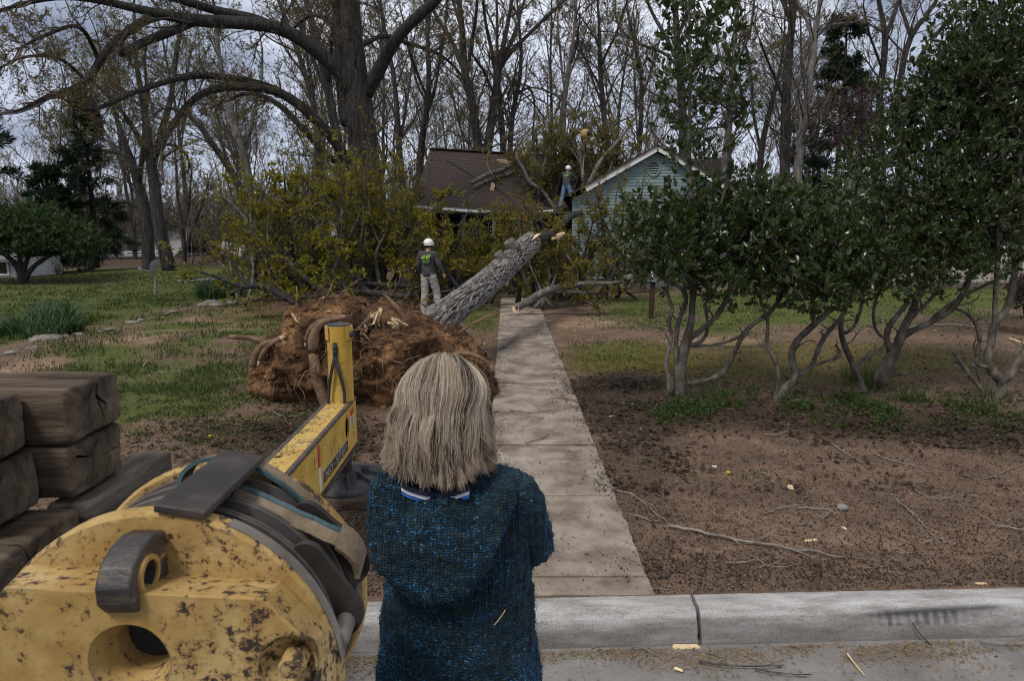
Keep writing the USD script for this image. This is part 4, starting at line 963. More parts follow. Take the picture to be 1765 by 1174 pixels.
# back slope, ridge cap and gable end
BL, BR = RL + np.array([0.6, 4.2, -2.1]), RR + np.array([0.6, 4.2, -2.1])
part(hs, "back_roof", (np.array([RL, RR, BR, BL]), np.array([[0, 1, 2], [0, 2, 3]])), "shingle", world=True)
part(hs, "gable_end", (np.array([EL + [0.15, 0.3, -0.1], RL + [0.15, 0, -0.1], BL + [0.15, -0.3, -0.1], EL * [1, 1, 0] + [0.15, 0.3, 0], BL * [1, 1, 0] + [0.15, -0.3, 0]]), np.array([[0, 1, 2], [0, 2, 4], [0, 4, 3]])), "porch_wall", world=True)
rc = unit(RR - RL)
for k in range(24):
    c = RL + (RR - RL) * ((k + 0.5) / 24)
    part(hs, "ridge_cap", obox(c + np.array([0, 0, 0.02 + 0.006 * (k % 2)]), (RR - RL) / 48 * 1.1, np.array([0, 0.13, -0.05]), np.array([0, 0.006, 0.015])), "shingle", world=True)
# a sagging, broken gutter on short straps
gp = [px3(703, 356, 23.9), px3(760, 359.5, 24.05), px3(820, 364, 24.2), px3(870, 366.5, 24.4), px3(903, 370, 24.5)]
P = smooth_path(gp, 40)
gut = []
sec = np.array([[-0.065, 0.05], [-0.07, -0.03], [-0.03, -0.06], [0.05, -0.06], [0.05, 0.05], [0.042, 0.05], [0.042, -0.05], [-0.03, -0.05], [-0.06, -0.025], [-0.055, 0.05]])


def profile_run(P, sec):
    n, m = len(P), len(sec)
    v = P[:, None] + np.array([0, 1.0, 0]) * sec[None, :, :1] + np.array([0, 0, 1.0]) * sec[None, :, 1:]
    i = np.arange(n - 1)[:, None] * m
    j, j2 = np.arange(m)[None], (np.arange(m)[None] + 1) % m
    return v.reshape(-1, 3), np.stack([i + j, i + m + j, i + m + j2, i + j2], -1).reshape(-1, 4)


part(hs, "gutter", profile_run(P, sec), "white_trim", 30, world=True, label="long sagging white gutter")
P2 = smooth_path([px3(901, 370.5, 24.52), px3(930, 366, 24.55), px3(953, 363, 24.6)], 12)
part(hs, "gutter", profile_run(P2, sec), "white_trim", 30, world=True, label="short bent-up end of the white gutter")
for q in (728, 770, 795, 821, 846, 871, 896, 948):
    k = px3(q, 356 + (q - 712) * 0.06, 24.1 + (q - 700) / 420)
    part(hs, "gutter_strap", obox(k + [0, 0.0, 0.0], (0.012, 0, 0), (0, 0.006, 0), (0, 0, 0.07)), "white_trim", world=True)
part(hs, "fascia", profile_run(smooth_path([p + np.array([0, 0.12, -0.05]) for p in gp], 12), np.array([[-0.015, 0.09], [-0.015, -0.09], [0.015, -0.09], [0.015, 0.09]])), "porch_wall", world=True)
# porch: dark recess with posts, wall, door and windows
ew = (ER - EL)
for q in (735, 800, 852, 915):
    k = px3(q, 440, 24.4)
    part(hs, "porch_post", box((k[0] - 0.07, k[1] - 0.07, 0), (k[0] + 0.07, k[1] + 0.07, 2.6)), "porch_wall", world=True)
pw0, pw1 = px3(705, 440, 26.2), px3(985, 440, 26.2)
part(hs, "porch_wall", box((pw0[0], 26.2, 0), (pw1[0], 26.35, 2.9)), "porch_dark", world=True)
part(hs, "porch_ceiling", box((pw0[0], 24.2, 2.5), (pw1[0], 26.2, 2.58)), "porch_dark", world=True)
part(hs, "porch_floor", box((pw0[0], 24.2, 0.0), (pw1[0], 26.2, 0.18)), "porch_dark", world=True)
for q in (770, 880):
    k = px3(q, 420, 26.2)
    w = part(hs, "window", box((k[0] - 0.55, 26.16, 0.9), (k[0] + 0.55, 26.199, 2.2)), "window_glass", world=True)
    part(w, "window_frame", cat([box((k[0] - 0.62, 26.14, 0.84), (k[0] - 0.54, 26.198, 2.26)), box((k[0] + 0.54, 26.14, 0.84), (k[0] + 0.62, 26.198, 2.26)), box((k[0] - 0.54, 26.14, 2.19), (k[0] + 0.54, 26.198, 2.26)), box((k[0] - 0.54, 26.14, 0.84), (k[0] + 0.54, 26.198, 0.91))]), "porch_wall", world=True)
k = px3(925, 420, 26.2)
part(hs, "door", box((k[0] - 0.45, 26.15, 0.18), (k[0] + 0.45, 26.197, 2.2)), "porch_wall", world=True)
# gable wing
GY = 23.4
AP_, LB, RB = px3(1131, 262, GY), px3(985, 344, GY), px3(1266, 338, GY)
zl, ze = LB[2], 2.35
xl, xr, xa, za = LB[0], RB[0], AP_[0], AP_[2]


def rake(x):
    return za - (xa - x) * (za - LB[2]) / (xa - xl) if x < xa else za - (x - xa) * (za - RB[2]) / (xr - xa)


pitchL, pitchR = (za - LB[2]) / (xa - xl), (za - RB[2]) / (xr - xa)
vent = px3(1126, 290, GY)
part(hs, "wing_wall", box((xl + 0.05, GY + 0.03, 0), (xr - 0.05, GY + 0.12, min(LB[2], RB[2]) - 0.1)), "porch_wall", world=True)
part(hs, "wing_gable_back", (np.array([[xl, GY + 0.03, LB[2] - 0.05], [xr, GY + 0.03, RB[2] - 0.05], [xa, GY + 0.03, za - 0.05]]), np.array([[0, 1, 2]])), "porch_wall", world=True)
z = 0.3
bh = 0.104
rng = np.random.default_rng(8)
while z < za - 0.08:
    z1 = z + bh
    lo = xl + 0.03 if z <= LB[2] else xa - (za - z) / pitchL + 0.02
    hi = xr - 0.03 if z <= RB[2] else xa + (za - z) / pitchR - 0.02
    cuts = [lo, hi] if rng.random() < 0.5 else [lo, rng.uniform(lo + 0.3 * (hi - lo), hi - 0.3 * (hi - lo)), hi]
    for a0, b0 in zip(cuts[:-1], cuts[1:]):
        lo1 = max(a0 + 0.004, xa - (za - z1) / pitchL) if z1 > LB[2] else a0 + 0.004
        hi1 = min(b0 - 0.004, xa + (za - z1) / pitchR) if z1 > RB[2] else b0 - 0.004
        if hi1 - lo1 < 0.05:
            lo1 = hi1 = (a0 + b0) / 2
        t = rng.uniform(-0.003, 0.004)
        v = np.array([[a0 + 0.003, GY - 0.022 + t, z + 0.004], [b0 - 0.003, GY - 0.022 + t, z + 0.004], [hi1, GY + 0.0, z1 + 0.01], [lo1, GY + 0.0, z1 + 0.01], [a0 + 0.003, GY + 0.026, z + 0.004], [b0 - 0.003, GY + 0.026, z + 0.004], [hi1, GY + 0.026, z1 + 0.01], [lo1, GY + 0.026, z1 + 0.01]])
        f = np.array([[0, 1, 2, 3], [4, 5, 1, 0], [5, 6, 2, 1], [7, 4, 0, 3], [3, 2, 6, 7]])
        part(hs, "siding_board", (v, f), "siding_paint", world=True)
    z = z1
octo = [np.array([vent[0] + 0.21 * math.sin(a), GY - 0.045, vent[2] + 0.25 * math.cos(a)]) for a in np.arange(8) * np.pi / 4 + np.pi / 8]
vt = part(hs, "gable_vent", cat([obox((octo[i] + octo[(i + 1) % 8]) / 2, (octo[(i + 1) % 8] - octo[i]) / 2 * 1.05, (0, 0.02, 0), np.cross(unit(octo[(i + 1) % 8] - octo[i]), [0, 1, 0]) * 0.022) for i in range(8)]), "siding_paint", world=True)
for k in range(6):
    zz = vent[2] - 0.19 + k * 0.075
    hw = 0.20 if abs(zz - vent[2]) < 0.11 else 0.13
    part(vt, "slat", obox((vent[0], GY - 0.035, zz), (hw, 0, 0), (0, 0.016, 0.016), (0, 0.003, -0.003)), "siding_paint", world=True)
part(hs, "vent_recess", obox((vent[0], GY - 0.021, vent[2]), (0.17, 0, 0), (0, 0.002, 0), (0, 0, 0.2)), "black_print", world=True)
part(hs, "broken_board", obox((px3(1145, 316, GY)[0], GY - 0.03, px3(1165, 318, GY)[2]), (0.02, 0, 0), (0, 0.004, 0), (0, 0, 0.16)), "black_print", world=True, label="dark split in the blue siding")
part(hs, "wall_lamp", obox((px3(1152, 305, GY)[0], GY - 0.06, px3(1152, 305, GY)[2]), (0.035, 0, 0), (0, 0.04, 0), (0, 0, 0.07)), "black_print", world=True)
for s, (x0, z0), m in ((-1, (px3(1008, 332, GY)[0], px3(1008, 332, GY)[2]), pitchL), (1, (xr, RB[2]), pitchR)):
    a3, b3 = np.array([xa, GY - 0.24, za + 0.11]), np.array([x0, GY - 0.24, z0 + 0.1])
    d = (b3 - a3) / 2
    nn = unit(np.array([-d[2], 0, d[0]]))
    nn = nn if nn[2] > 0 else -nn
    part(hs, "barge_board", obox((a3 + b3) / 2, d, (0, 0.016, 0), nn * 0.085), "white_trim", world=True, label="white barge board of the %s side of the gable" % ("left" if s < 0 else "right"))
    a4, b4 = np.array([xa, GY - 0.27, za + 0.205]), np.array([x0 if s > 0 else xl - 0.1, GY - 0.27, (z0 if s > 0 else LB[2] - 0.04) + 0.195])
    dd = (b4 - a4) / 2
    part(hs, "wing_roof", obox((a4 + b4) / 2 + [0, 3.0, 0], dd, (0, 3.0, 0), unit(nn) * 0.02), "shingle", world=True)
    part(hs, "soffit", obox((a3 + b3) / 2 + [0, 0.12, -0.06], d * 0.97, (0, 0.11, 0), nn * 0.008), "porch_wall", world=True)
    for k in range(9):
        e = a4 + (b4 - a4) * ((k + 0.5) / 9)
        part(hs, "drip_edge", obox(e + [0, -0.006, 0], dd / 9 * 0.96, (0, 0.02, 0), nn * (0.026 + 0.004 * (k % 2))), "shingle", world=True)

# neighbour's brown roof behind the gable, right
nb = thing("neighbour_house", "brown hipped roof of a neighbouring house behind the gable", "house", px3(1235, 330, 36) * [1, 1, 0])
c0 = px3(1215, 322, 36)
c1 = px3(1262, 322, 36)
r0, r1 = px3(1205, 275, 38), px3(1246, 272, 38)
part(nb, "roof", (np.array([c0 - [2.5, 0, 0], c1, r1, r0 - [2, 0, 0], c1 + [0.6, 5, 0], c0 + [-2.5, 5, 0]]), np.array([[0, 1, 2], [0, 2, 3], [1, 4, 2], [2, 4, 5], [2, 5, 3]])), "shingle", world=True)
part(nb, "wall", box((c0[0] - 2.3, 36.3, 0), (c1[0] - 0.2, 36.5, c0[2])), "pale_siding", world=True)
part(nb, "fascia", box((c0[0] - 2.5, 35.96, c0[2] - 0.14), (c1[0], 36.0, c0[2])), "white_trim", world=True)
for k in range(16):
    f0, f1 = k / 16, (k + 1.1) / 16
    a0, b0 = (c0 - [2.5, 0, 0]) * (1 - f0) + (r0 - [2, 0, 0]) * f0, c1 * (1 - f0) + r1 * f0
    a1, b1 = (c0 - [2.5, 0, 0]) * (1 - f1) + (r0 - [2, 0, 0]) * f1, c1 * (1 - f1) + r1 * f1
    part(nb, "shingle_course", (np.array([a0 + [0, -0.02, 0.03], b0 + [0, -0.02, 0.03], b1 + [0, 0, 0.005], a1 + [0, 0, 0.005]]), np.array([[0, 1, 2, 3]])), "shingle", world=True)


# far houses and shed at the left
def far_house(name, label, xa_, xb_, ytop, ybase, Y, depth, roof, wallm, wins):
    a0, b0 = px3(xa_, ybase, Y), px3(xb_, ybase, Y)
    zb = min(a0[2], 0)
    zt = px3(xa_, ytop, Y)[2]
    t = thing(name, label, "house", ((a0[0] + b0[0]) / 2, Y + depth / 2, zb))
    n = 0
    z_ = zb
    h = 0.2
    while z_ < zt - 0.05:
        part(t, "siding_board", obox(((a0[0] + b0[0]) / 2, Y - 0.01 + 0.0, z_ + h / 2), ((b0[0] - a0[0]) / 2, 0, 0), (0, 0.012, 0), (0, 0.012, h / 2 - 0.006)), wallm, world=True)
        z_ += h
    part(t, "wall", box((a0[0], Y + 0.02, zb - 1), (b0[0], Y + depth, zt)), wallm, world=True)
    o = 0.35
    e = np.array([[a0[0] - o, Y - o, zt], [b0[0] + o, Y - o, zt], [b0[0] + o, Y + depth / 2, zt + roof], [a0[0] - o, Y + depth / 2, zt + roof], [b0[0] + o, Y + depth + o, zt], [a0[0] - o, Y + depth + o, zt]])
    part(t, "roof", (np.vstack([e, e - [0, 0, 0.12]]), np.array([[0, 1, 2, 3], [3, 2, 4, 5], [6, 7, 1, 0], [7, 8, 2, 1], [9, 6, 0, 3], [8, 10, 4, 2], [11, 9, 3, 5]])), "grey_roof", world=True)
    for (wx, wz, ww, wh) in wins:
        xx = a0[0] + (b0[0] - a0[0]) * wx
        w = part(t, "window", box((xx - ww / 2, Y - 0.05, zb + wz), (xx + ww / 2, Y - 0.03, zb + wz + wh)), "window_glass", world=True)
        part(w, "window_frame", cat([box((xx - ww / 2 - 0.08, Y - 0.07, zb + wz - 0.08), (xx + ww / 2 + 0.08, Y - 0.052, zb + wz)), box((xx - ww / 2 - 0.08, Y - 0.07, zb + wz + wh), (xx + ww / 2 + 0.08, Y - 0.052, zb + wz + wh + 0.08)), box((xx - ww / 2 - 0.08, Y - 0.07, zb + wz), (xx - ww / 2, Y - 0.052, zb + wz + wh)), box((xx + ww / 2, Y - 0.07, zb + wz), (xx + ww / 2 + 0.08, Y - 0.052, zb + wz + wh))]), "white_trim", world=True)
    return t


far_house("white_house", "pale sided house at the far left behind the green tree", -160, 30, 446, 492, 29.0, 3, 1.0, "pale_siding", [(0.5, 0.5, 0.9, 0.9), (0.88, 0.5, 0.5, 0.9)])
far_house("white_house", "long pale house in the distance behind the two leaning trunks", 130, 300, 440, 474, 52.0, 8, 2.0, "pale_siding", [(0.3, 0.7, 1.1, 1.0), (0.62, 0.7, 1.1, 1.0), (0.9, 0.5, 0.9, 1.2)])
far_house("garden_shed", "small grey green shed standing far off beside the driveway", 380, 412, 440, 462, 46.0, 2.4, 0.9, "porch_wall", [])
far_house("white_house", "white house showing through the leaning branches left of the worker", 545, 640, 405, 470, 40.0, 7, 1.8, "pale_siding", [(0.35, 0.9, 0.9, 1.2), (0.75, 0.9, 0.9, 1.2)])
# driveway and parked flat things far left
dw0, dw1 = G(300, 486), G(440, 478)
struct("driveway", (np.array([[*G(300, 483)[:2], 0.012], [*G(470, 474.5)[:2], 0.012], [*G(470, 480)[:2], 0.012], [*G(310, 485.5)[:2], 0.012]]), np.array([[0, 3, 2, 1]])), "asphalt", label="strip of grey driveway crossing the far lawn")
# lattice fence
LY = 23.0
fn = thing("lattice_fence", "white square lattice fence behind the holly stems", "fence", (px3(1560, 480, LY)[0], LY, 0))
fx0, fx1, fz0, fz1 = px3(1375, 480, LY)[0], px3(1830, 480, LY)[0], px3(1700, 487, LY)[2], px3(1700, 428, LY)[2]
k = fx0
while k < fx1:
    part(fn, "slat", obox((k, LY - 0.006, (fz0 + fz1) / 2), (0.022, 0, 0.01), (0, 0.004, 0), (0.03, 0, (fz1 - fz0) / 2)), "lattice_white", world=True)
    k += 0.155
zz = fz0 + 0.08
while zz < fz1:
    part(fn, "slat", obox(((fx0 + fx1) / 2, LY + 0.004, zz), ((fx1 - fx0) / 2, 0, 0), (0, 0.004, 0), (0, 0, 0.022)), "lattice_white", world=True)
    zz += 0.15
for k in np.arange(fx0, fx1, 2.1):
    part(fn, "post", box((k - 0.05, LY + 0.02, -0.1), (k + 0.05, LY + 0.12, fz1 + 0.08)), "lattice_white", world=True)
part(fn, "base_rail", box((fx0, LY - 0.05, fz0 - 0.16), (fx1, LY + 0.018, fz0 - 0.005)), "plank_wood", world=True)
part(fn, "top_rail", box((fx0, LY - 0.04, fz1 + 0.005), (fx1, LY + 0.018, fz1 + 0.07)), "lattice_white", world=True)
# path light
lg = G(1122, 549)
pl = thing("path_light", "rusty post with a dark pewter lantern cap beside the yard", "garden lamp", lg)
part(pl, "post", rough(hullpts([(-0.045, -0.045, 0.0), (0.045, -0.045, 0), (-0.045, 0.045, 0), (0.045, 0.045, 0), (-0.03, -0.045, 0.84), (0.06, -0.045, 0.84), (-0.03, 0.045, 0.84), (0.06, 0.045, 0.84)], 0.006, 8), 0.06, 0.003, 20, 51), "rust_post", 35)
part(pl, "lamp_hood", trimesh.creation.revolve(np.array([[0.0, 0.84], [0.05, 0.84], [0.14, 0.85], [0.145, 0.86], [0.06, 0.905], [0.058, 0.93], [0.0, 0.93]]), sections=24).apply_translation((0.02, 0, 0)), "pewter", 30)
part(pl, "lamp_globe", trimesh.creation.icosphere(2, 0.042).apply_translation((0.02, 0, 0.955)), "helmet_white", True)
# satellite dish
dg = G(268, 508)
sd = thing("satellite_dish", "small grey satellite dish on a bent pole in the neighbouring lawn", "satellite dish", dg)
part(sd, "pole", tube([(0.03, 0, 0), (0.03, 0, 0.4), (0.02, 0, 0.7)], 0.022, 8, 8), "dish_grey", True)
for e in ((-0.09, 0.05), (0.02, -0.1)):
    part(sd, "brace", tube([(0.03, 0, 0.45), (e[0] * 0.4, e[1] * 0.4, 0.2), (e[0], e[1], 0.0)], 0.013, 6, 6), "dish_grey", True)
dd_ = trimesh.creation.icosphere(3, 0.2)
dd_.apply_scale((0.16, 1.0, 1.15))
dd_ = trimesh.intersections.slice_mesh_plane(dd_, (1, 0, 0), (0.0, 0, 0), cap=True)
dd_.apply_transform(trimesh.transformations.rotation_matrix(0.2, [0, 1, 0]) @ trimesh.transformations.rotation_matrix(-0.12, [0, 0, 1]))
dd_.apply_translation((0.01, 0, 0.84))
part(sd, "dish", dd_, "dish_grey", 40)
part(sd, "feed_arm", tube([(0.02, 0, 0.72), (-0.12, -0.06, 0.74), (-0.3, -0.15, 0.8)], 0.014, 8, 6), "dish_grey", True)
part(sd, "feed_head", obox((-0.32, -0.16, 0.82), (0.04, 0, 0), (0, 0.03, 0), (0, 0, 0.035)), "dish_grey")
# fieldstones along the neighbour's lawn
rng = np.random.default_rng(14)


def stone(p, s, name, label, grp, fl=0.5):
    t = trimesh.creation.icosphere(2, 1.0)
    v = t.vertices * (s * rng.uniform(0.8, 1.3), s * rng.uniform(0.6, 1.0), s * fl)
    v = v * (0.75 + 0.5 * fbm(t.vertices * 1.6 + rng.uniform(0, 50), 3, 7))[:, None]
    v = rotz(v, rng.uniform(0, 6.28))
    m = part(None, name, (v + p, t.faces), "fieldstone", 40)
    return tag(m, label, "stone", grp)


for k in range(22):
    q = G(348 + k * 4.6 + rng.uniform(-3, 3), 527 - k * 0.55 + rng.uniform(-3, 4), 0.03)
    stone(q, rng.uniform(0.09, 0.19), "border_stone", "pale fieldstone in the low heap ending the border near the fallen branches", "fieldstones heaped at the border's far end")
for px_, py_, s_ in ((20, 608, 0.14), (55, 600, 0.1), (78, 584, 0.26), (110, 580, 0.12), (135, 576, 0.1), (172, 572, 0.08), (190, 568, 0.12), (228, 556, 0.14), (243, 552, 0.1), (260, 549, 0.08), (287, 541, 0.08), (300, 537, 0.1), (318, 533, 0.09)):
    stone(G(px_, py_, 0.02), s_, "edging_stone", "flat grey stone set along the soil path by the neighbouring lawn", "stones edging the neighbouring lawn", 0.32)

# a black cable lying slack across the roof
cb = thing("roof_cable", "black cable lying slantwise across the brown roof", "cable", quad_pt(0.3, 0.5))
CBP = [(0.11, 0.80), (0.22, 0.63), (0.36, 0.44), (0.48, 0.30), (0.58, 0.15), (0.64, 0.02)]
part(cb, "cable", tube([quad_pt(a, b) + nrm * 0.05 for a, b in CBP], 0.022, 30, 6), "black_rubber", True, world=True)


# ================================================================ trees
def limb3(pts, Y, n, rng, dy=0.0, wob=0.012):
    """A traced limb: (px, py, width px) at distance Y (drifting by dy to its tip) -> path and radii."""
    k = np.linspace(0, 1, len(pts))
    P = np.array([at(q[0], q[1], Y + dy * t) for q, t in zip(pts, k)])
    W = np.array([q[2] for q in pts]) * (Y + dy * k) / FPX / 2
    p, r = smooth_path(P, n, W)
    L_ = np.linalg.norm(p[-1] - p[0])
    ph = rng.uniform(0, 6.28, 3)
    s = np.linspace(0, 1, n)[:, None]
    p = p + wob * L_ * np.sin(s * np.array([9.0, 11, 10]) + ph) * s * (1 - s) * 2
    return p, np.maximum(r, 0.004)


def crown(rng, limbs, A=(10, 7), B=5, C=4, Ca=None, leaves=3, lsize=0.09, la=(0.5, 0.9), lA=(0.35, 0.7), up=0.06, twig_r=0.006, t0=0.3, flat=0.3, minA=0.5, wander=0.16, maxL=None):
    """Branch levels on traced limbs: limbs is a list of (P (n,3), R (n,)). Returns twig tubes [(P, R, sides)] and leaf points with directions."""
    out, tips = [], []
    n = A[1]
    base = []
    for p, r in limbs:
        L_ = np.linalg.norm(np.diff(p, axis=0), axis=1).sum()
        m = max(2, int(A[0] * L_ ** 0.8 * 0.5))
        q, d, l, rr, _ = spawn(rng, p[None], r[None], m, t0, 1.0, (0.45, 1.1), lA, 0.5, flat)
        l = np.clip(l, minA, maxL or 1e9) * rng.uniform(0.7, 1.1, len(l))
        base.append((q, d, l, np.minimum(rr, 0.012 * l + 0.006)))
        tips.append((p[-1:], p[-1:] - p[-2:-1], np.array([L_ * 0.3]), r[-1:]))
    q, d, l, rr = (np.concatenate([b[k] for b in base + tips]) for k in range(4))
    PA, RA = grow(rng, q, d, l, np.maximum(rr, twig_r * 1.6), n, wander, up, 0.25)
    out.append((PA, RA, 4))
    q, d, l, rr, _ = spawn(rng, PA, RA, B, 0.15, 1.0, la, (0.35, 0.65), 0.6, flat)
    PB, RB_ = grow(rng, q, d, l, np.maximum(rr, twig_r), 5, wander, up, 0.4)
    out.append((PB, RB_, 3))
    q, d, l, rr, _ = spawn(rng, PB, RB_, C, 0.1, 1.0, la, (0.3, 0.65), 0.7, flat)
    PC, RC = grow(rng, q, d, l, np.full(len(q), twig_r * 0.75), 3, wander, up, 0.6)
    out.append((PC, RC, 3))
    q, d, l, rr, _ = spawn(rng, PC, RC, leaves, 0.3, 1.0, (0.3, 1.2), (0.1, 0.2), 0.5)
    return out, q, d


def tubes_mesh(lst):
    return cat([tube_batch(P, R, s, caps=False) for P, R, s in lst])


def tree_thing(name, label, category, Y, limbs, seed, bark="wood_bark", leafm="bud_leaf", twigm="dark_twig", kw=None, lsize=0.1, dys=None, group=None, sides=10, foliage_name="foliage", parts=("trunk", "branch"), limb_n=22, twig_from=0, leaf_up=0.2):
    rng = np.random.default_rng(seed)
    b = at(limbs[0][0][0], limbs[0][0][1], Y)
    t = thing(name, label, category, (b[0], b[1], 0), group=group)
    L3 = []
    slim = 0.8 if Y >= 24 and category == 'tree' else 1.0
    for k, pts in enumerate(limbs):
        pts = [(a_, b_, c_ * slim) for a_, b_, c_ in pts]
        dy = 0.0 if dys is None else dys[k]
        p, r = limb3(pts, Y, limb_n if len(pts) > 3 else 12, rng, dy)
        L3.append((p, r))
        if r.max() > 0.05:
            m = trimesh.Trimesh(*tube_batch(p[None], r[None], sides), process=False)
            part(t, parts[0] if k == 0 else parts[1], m, bark, True, world=True)
        else:
            part(t, parts[1], tube_batch(p[None], r[None], 6), bark, True, world=True)
    tw, q, d = crown(rng, L3[twig_from:], **(kw or {}))
    part(t, "twigs", tubes_mesh(tw), twigm, True, world=True, kind="stuff")
    if len(q):
        part(t, foliage_name, leaf_batch(rng, q, lsize, up=leaf_up, d=d), leafm, False, world=True, kind="stuff")
    return t, L3


# the great oak by the house: bark with relief
oak = [
    [(634, 540, 70), (632, 470, 64), (630, 390, 58), (628, 300, 52), (623, 200, 47), (615, 110, 38), (606, 20, 32), (600, -110, 26), (596, -240, 18)],
    [(600, 215, 22), (592, 140, 24), (586, 70, 22), (580, 0, 20), (574, -90, 15), (570, -200, 9)],
    [(618, 172, 20), (588, 130, 23), (556, 98, 23), (518, 70, 22), (478, 50, 21), (430, 39, 20), (380, 33, 20), (330, 28, 19), (280, 20, 15), (235, 12, 13), (180, 3, 11), (110, -2, 9), (30, 10, 6), (-60, 30, 4)],
    [(470, 46, 14), (425, 28, 15), (380, 20, 14), (335, 6, 13), (280, -12, 10), (200, -40, 7)],
    [(300, 24, 16), (262, 30, 14), (228, 50, 13), (196, 76, 13), (170, 104, 12), (146, 138, 12), (120, 155, 11), (88, 166, 9), (55, 182, 7), (22, 192, 5)],
    [(345, 32, 17), (308, 46, 15), (268, 64, 14), (236, 78, 13), (209, 92, 11)],
    [(606, 290, 16), (583, 250, 17), (543, 204, 17), (484, 163, 15), (432, 151, 13), (376, 152, 12), (338, 168, 11), (310, 199, 10), (290, 228, 9), (277, 260, 8)],
    [(500, 172, 12), (470, 152, 12), (412, 135, 11), (366, 128, 11), (318, 132, 10), (268, 147, 9), (210, 168, 8), (152, 187, 7), (118, 172, 4), (70, 178, 3)],
    [(574, 275, 12), (560, 262, 12), (516, 217, 11), (479, 177, 9), (432, 160, 7), (400, 170, 5)],
    [(632, 160, 22), (652, 124, 22), (672, 88, 20), (702, 45, 18), (746, 0, 16), (800, -52, 12), (850, -120, 8)],
    [(622, 78, 9), (646, 66, 8), (668, 62, 8), (698, 70, 7), (758, 95, 5), (794, 128, 4)],
    [(620, 100, 8), (600, 70, 7), (570, 40, 7), (540, 25, 6), (516, 38, 5), (500, 52, 3)],
    [(170, 104, 7), (150, 60, 7), (120, 45, 6), (70, 62, 5), (30, 90, 3)],
    [(146, 138, 6), (90, 95, 6), (40, 100, 4), (-20, 120, 3)],
]
tree_thing("oak_tree", "great spreading oak with a massive bare trunk and long arching limbs left of the house", "tree", 21.0, oak, 101, bark="oak_bark", leafm="bud_leaf",
           kw=dict(A=(9, 9), B=6, C=5, leaves=3, lA=(0.14, 0.3), maxL=3.6, minA=0.9, twig_r=0.0065, t0=0.22, flat=0.2, up=0.03, wander=0.2), lsize=0.06, dys=[0, 0.5, -3.5, -2, -4, -3, -3, -5, 1.5, -2, 1, 2, -5, -5], sides=22, limb_n=40)

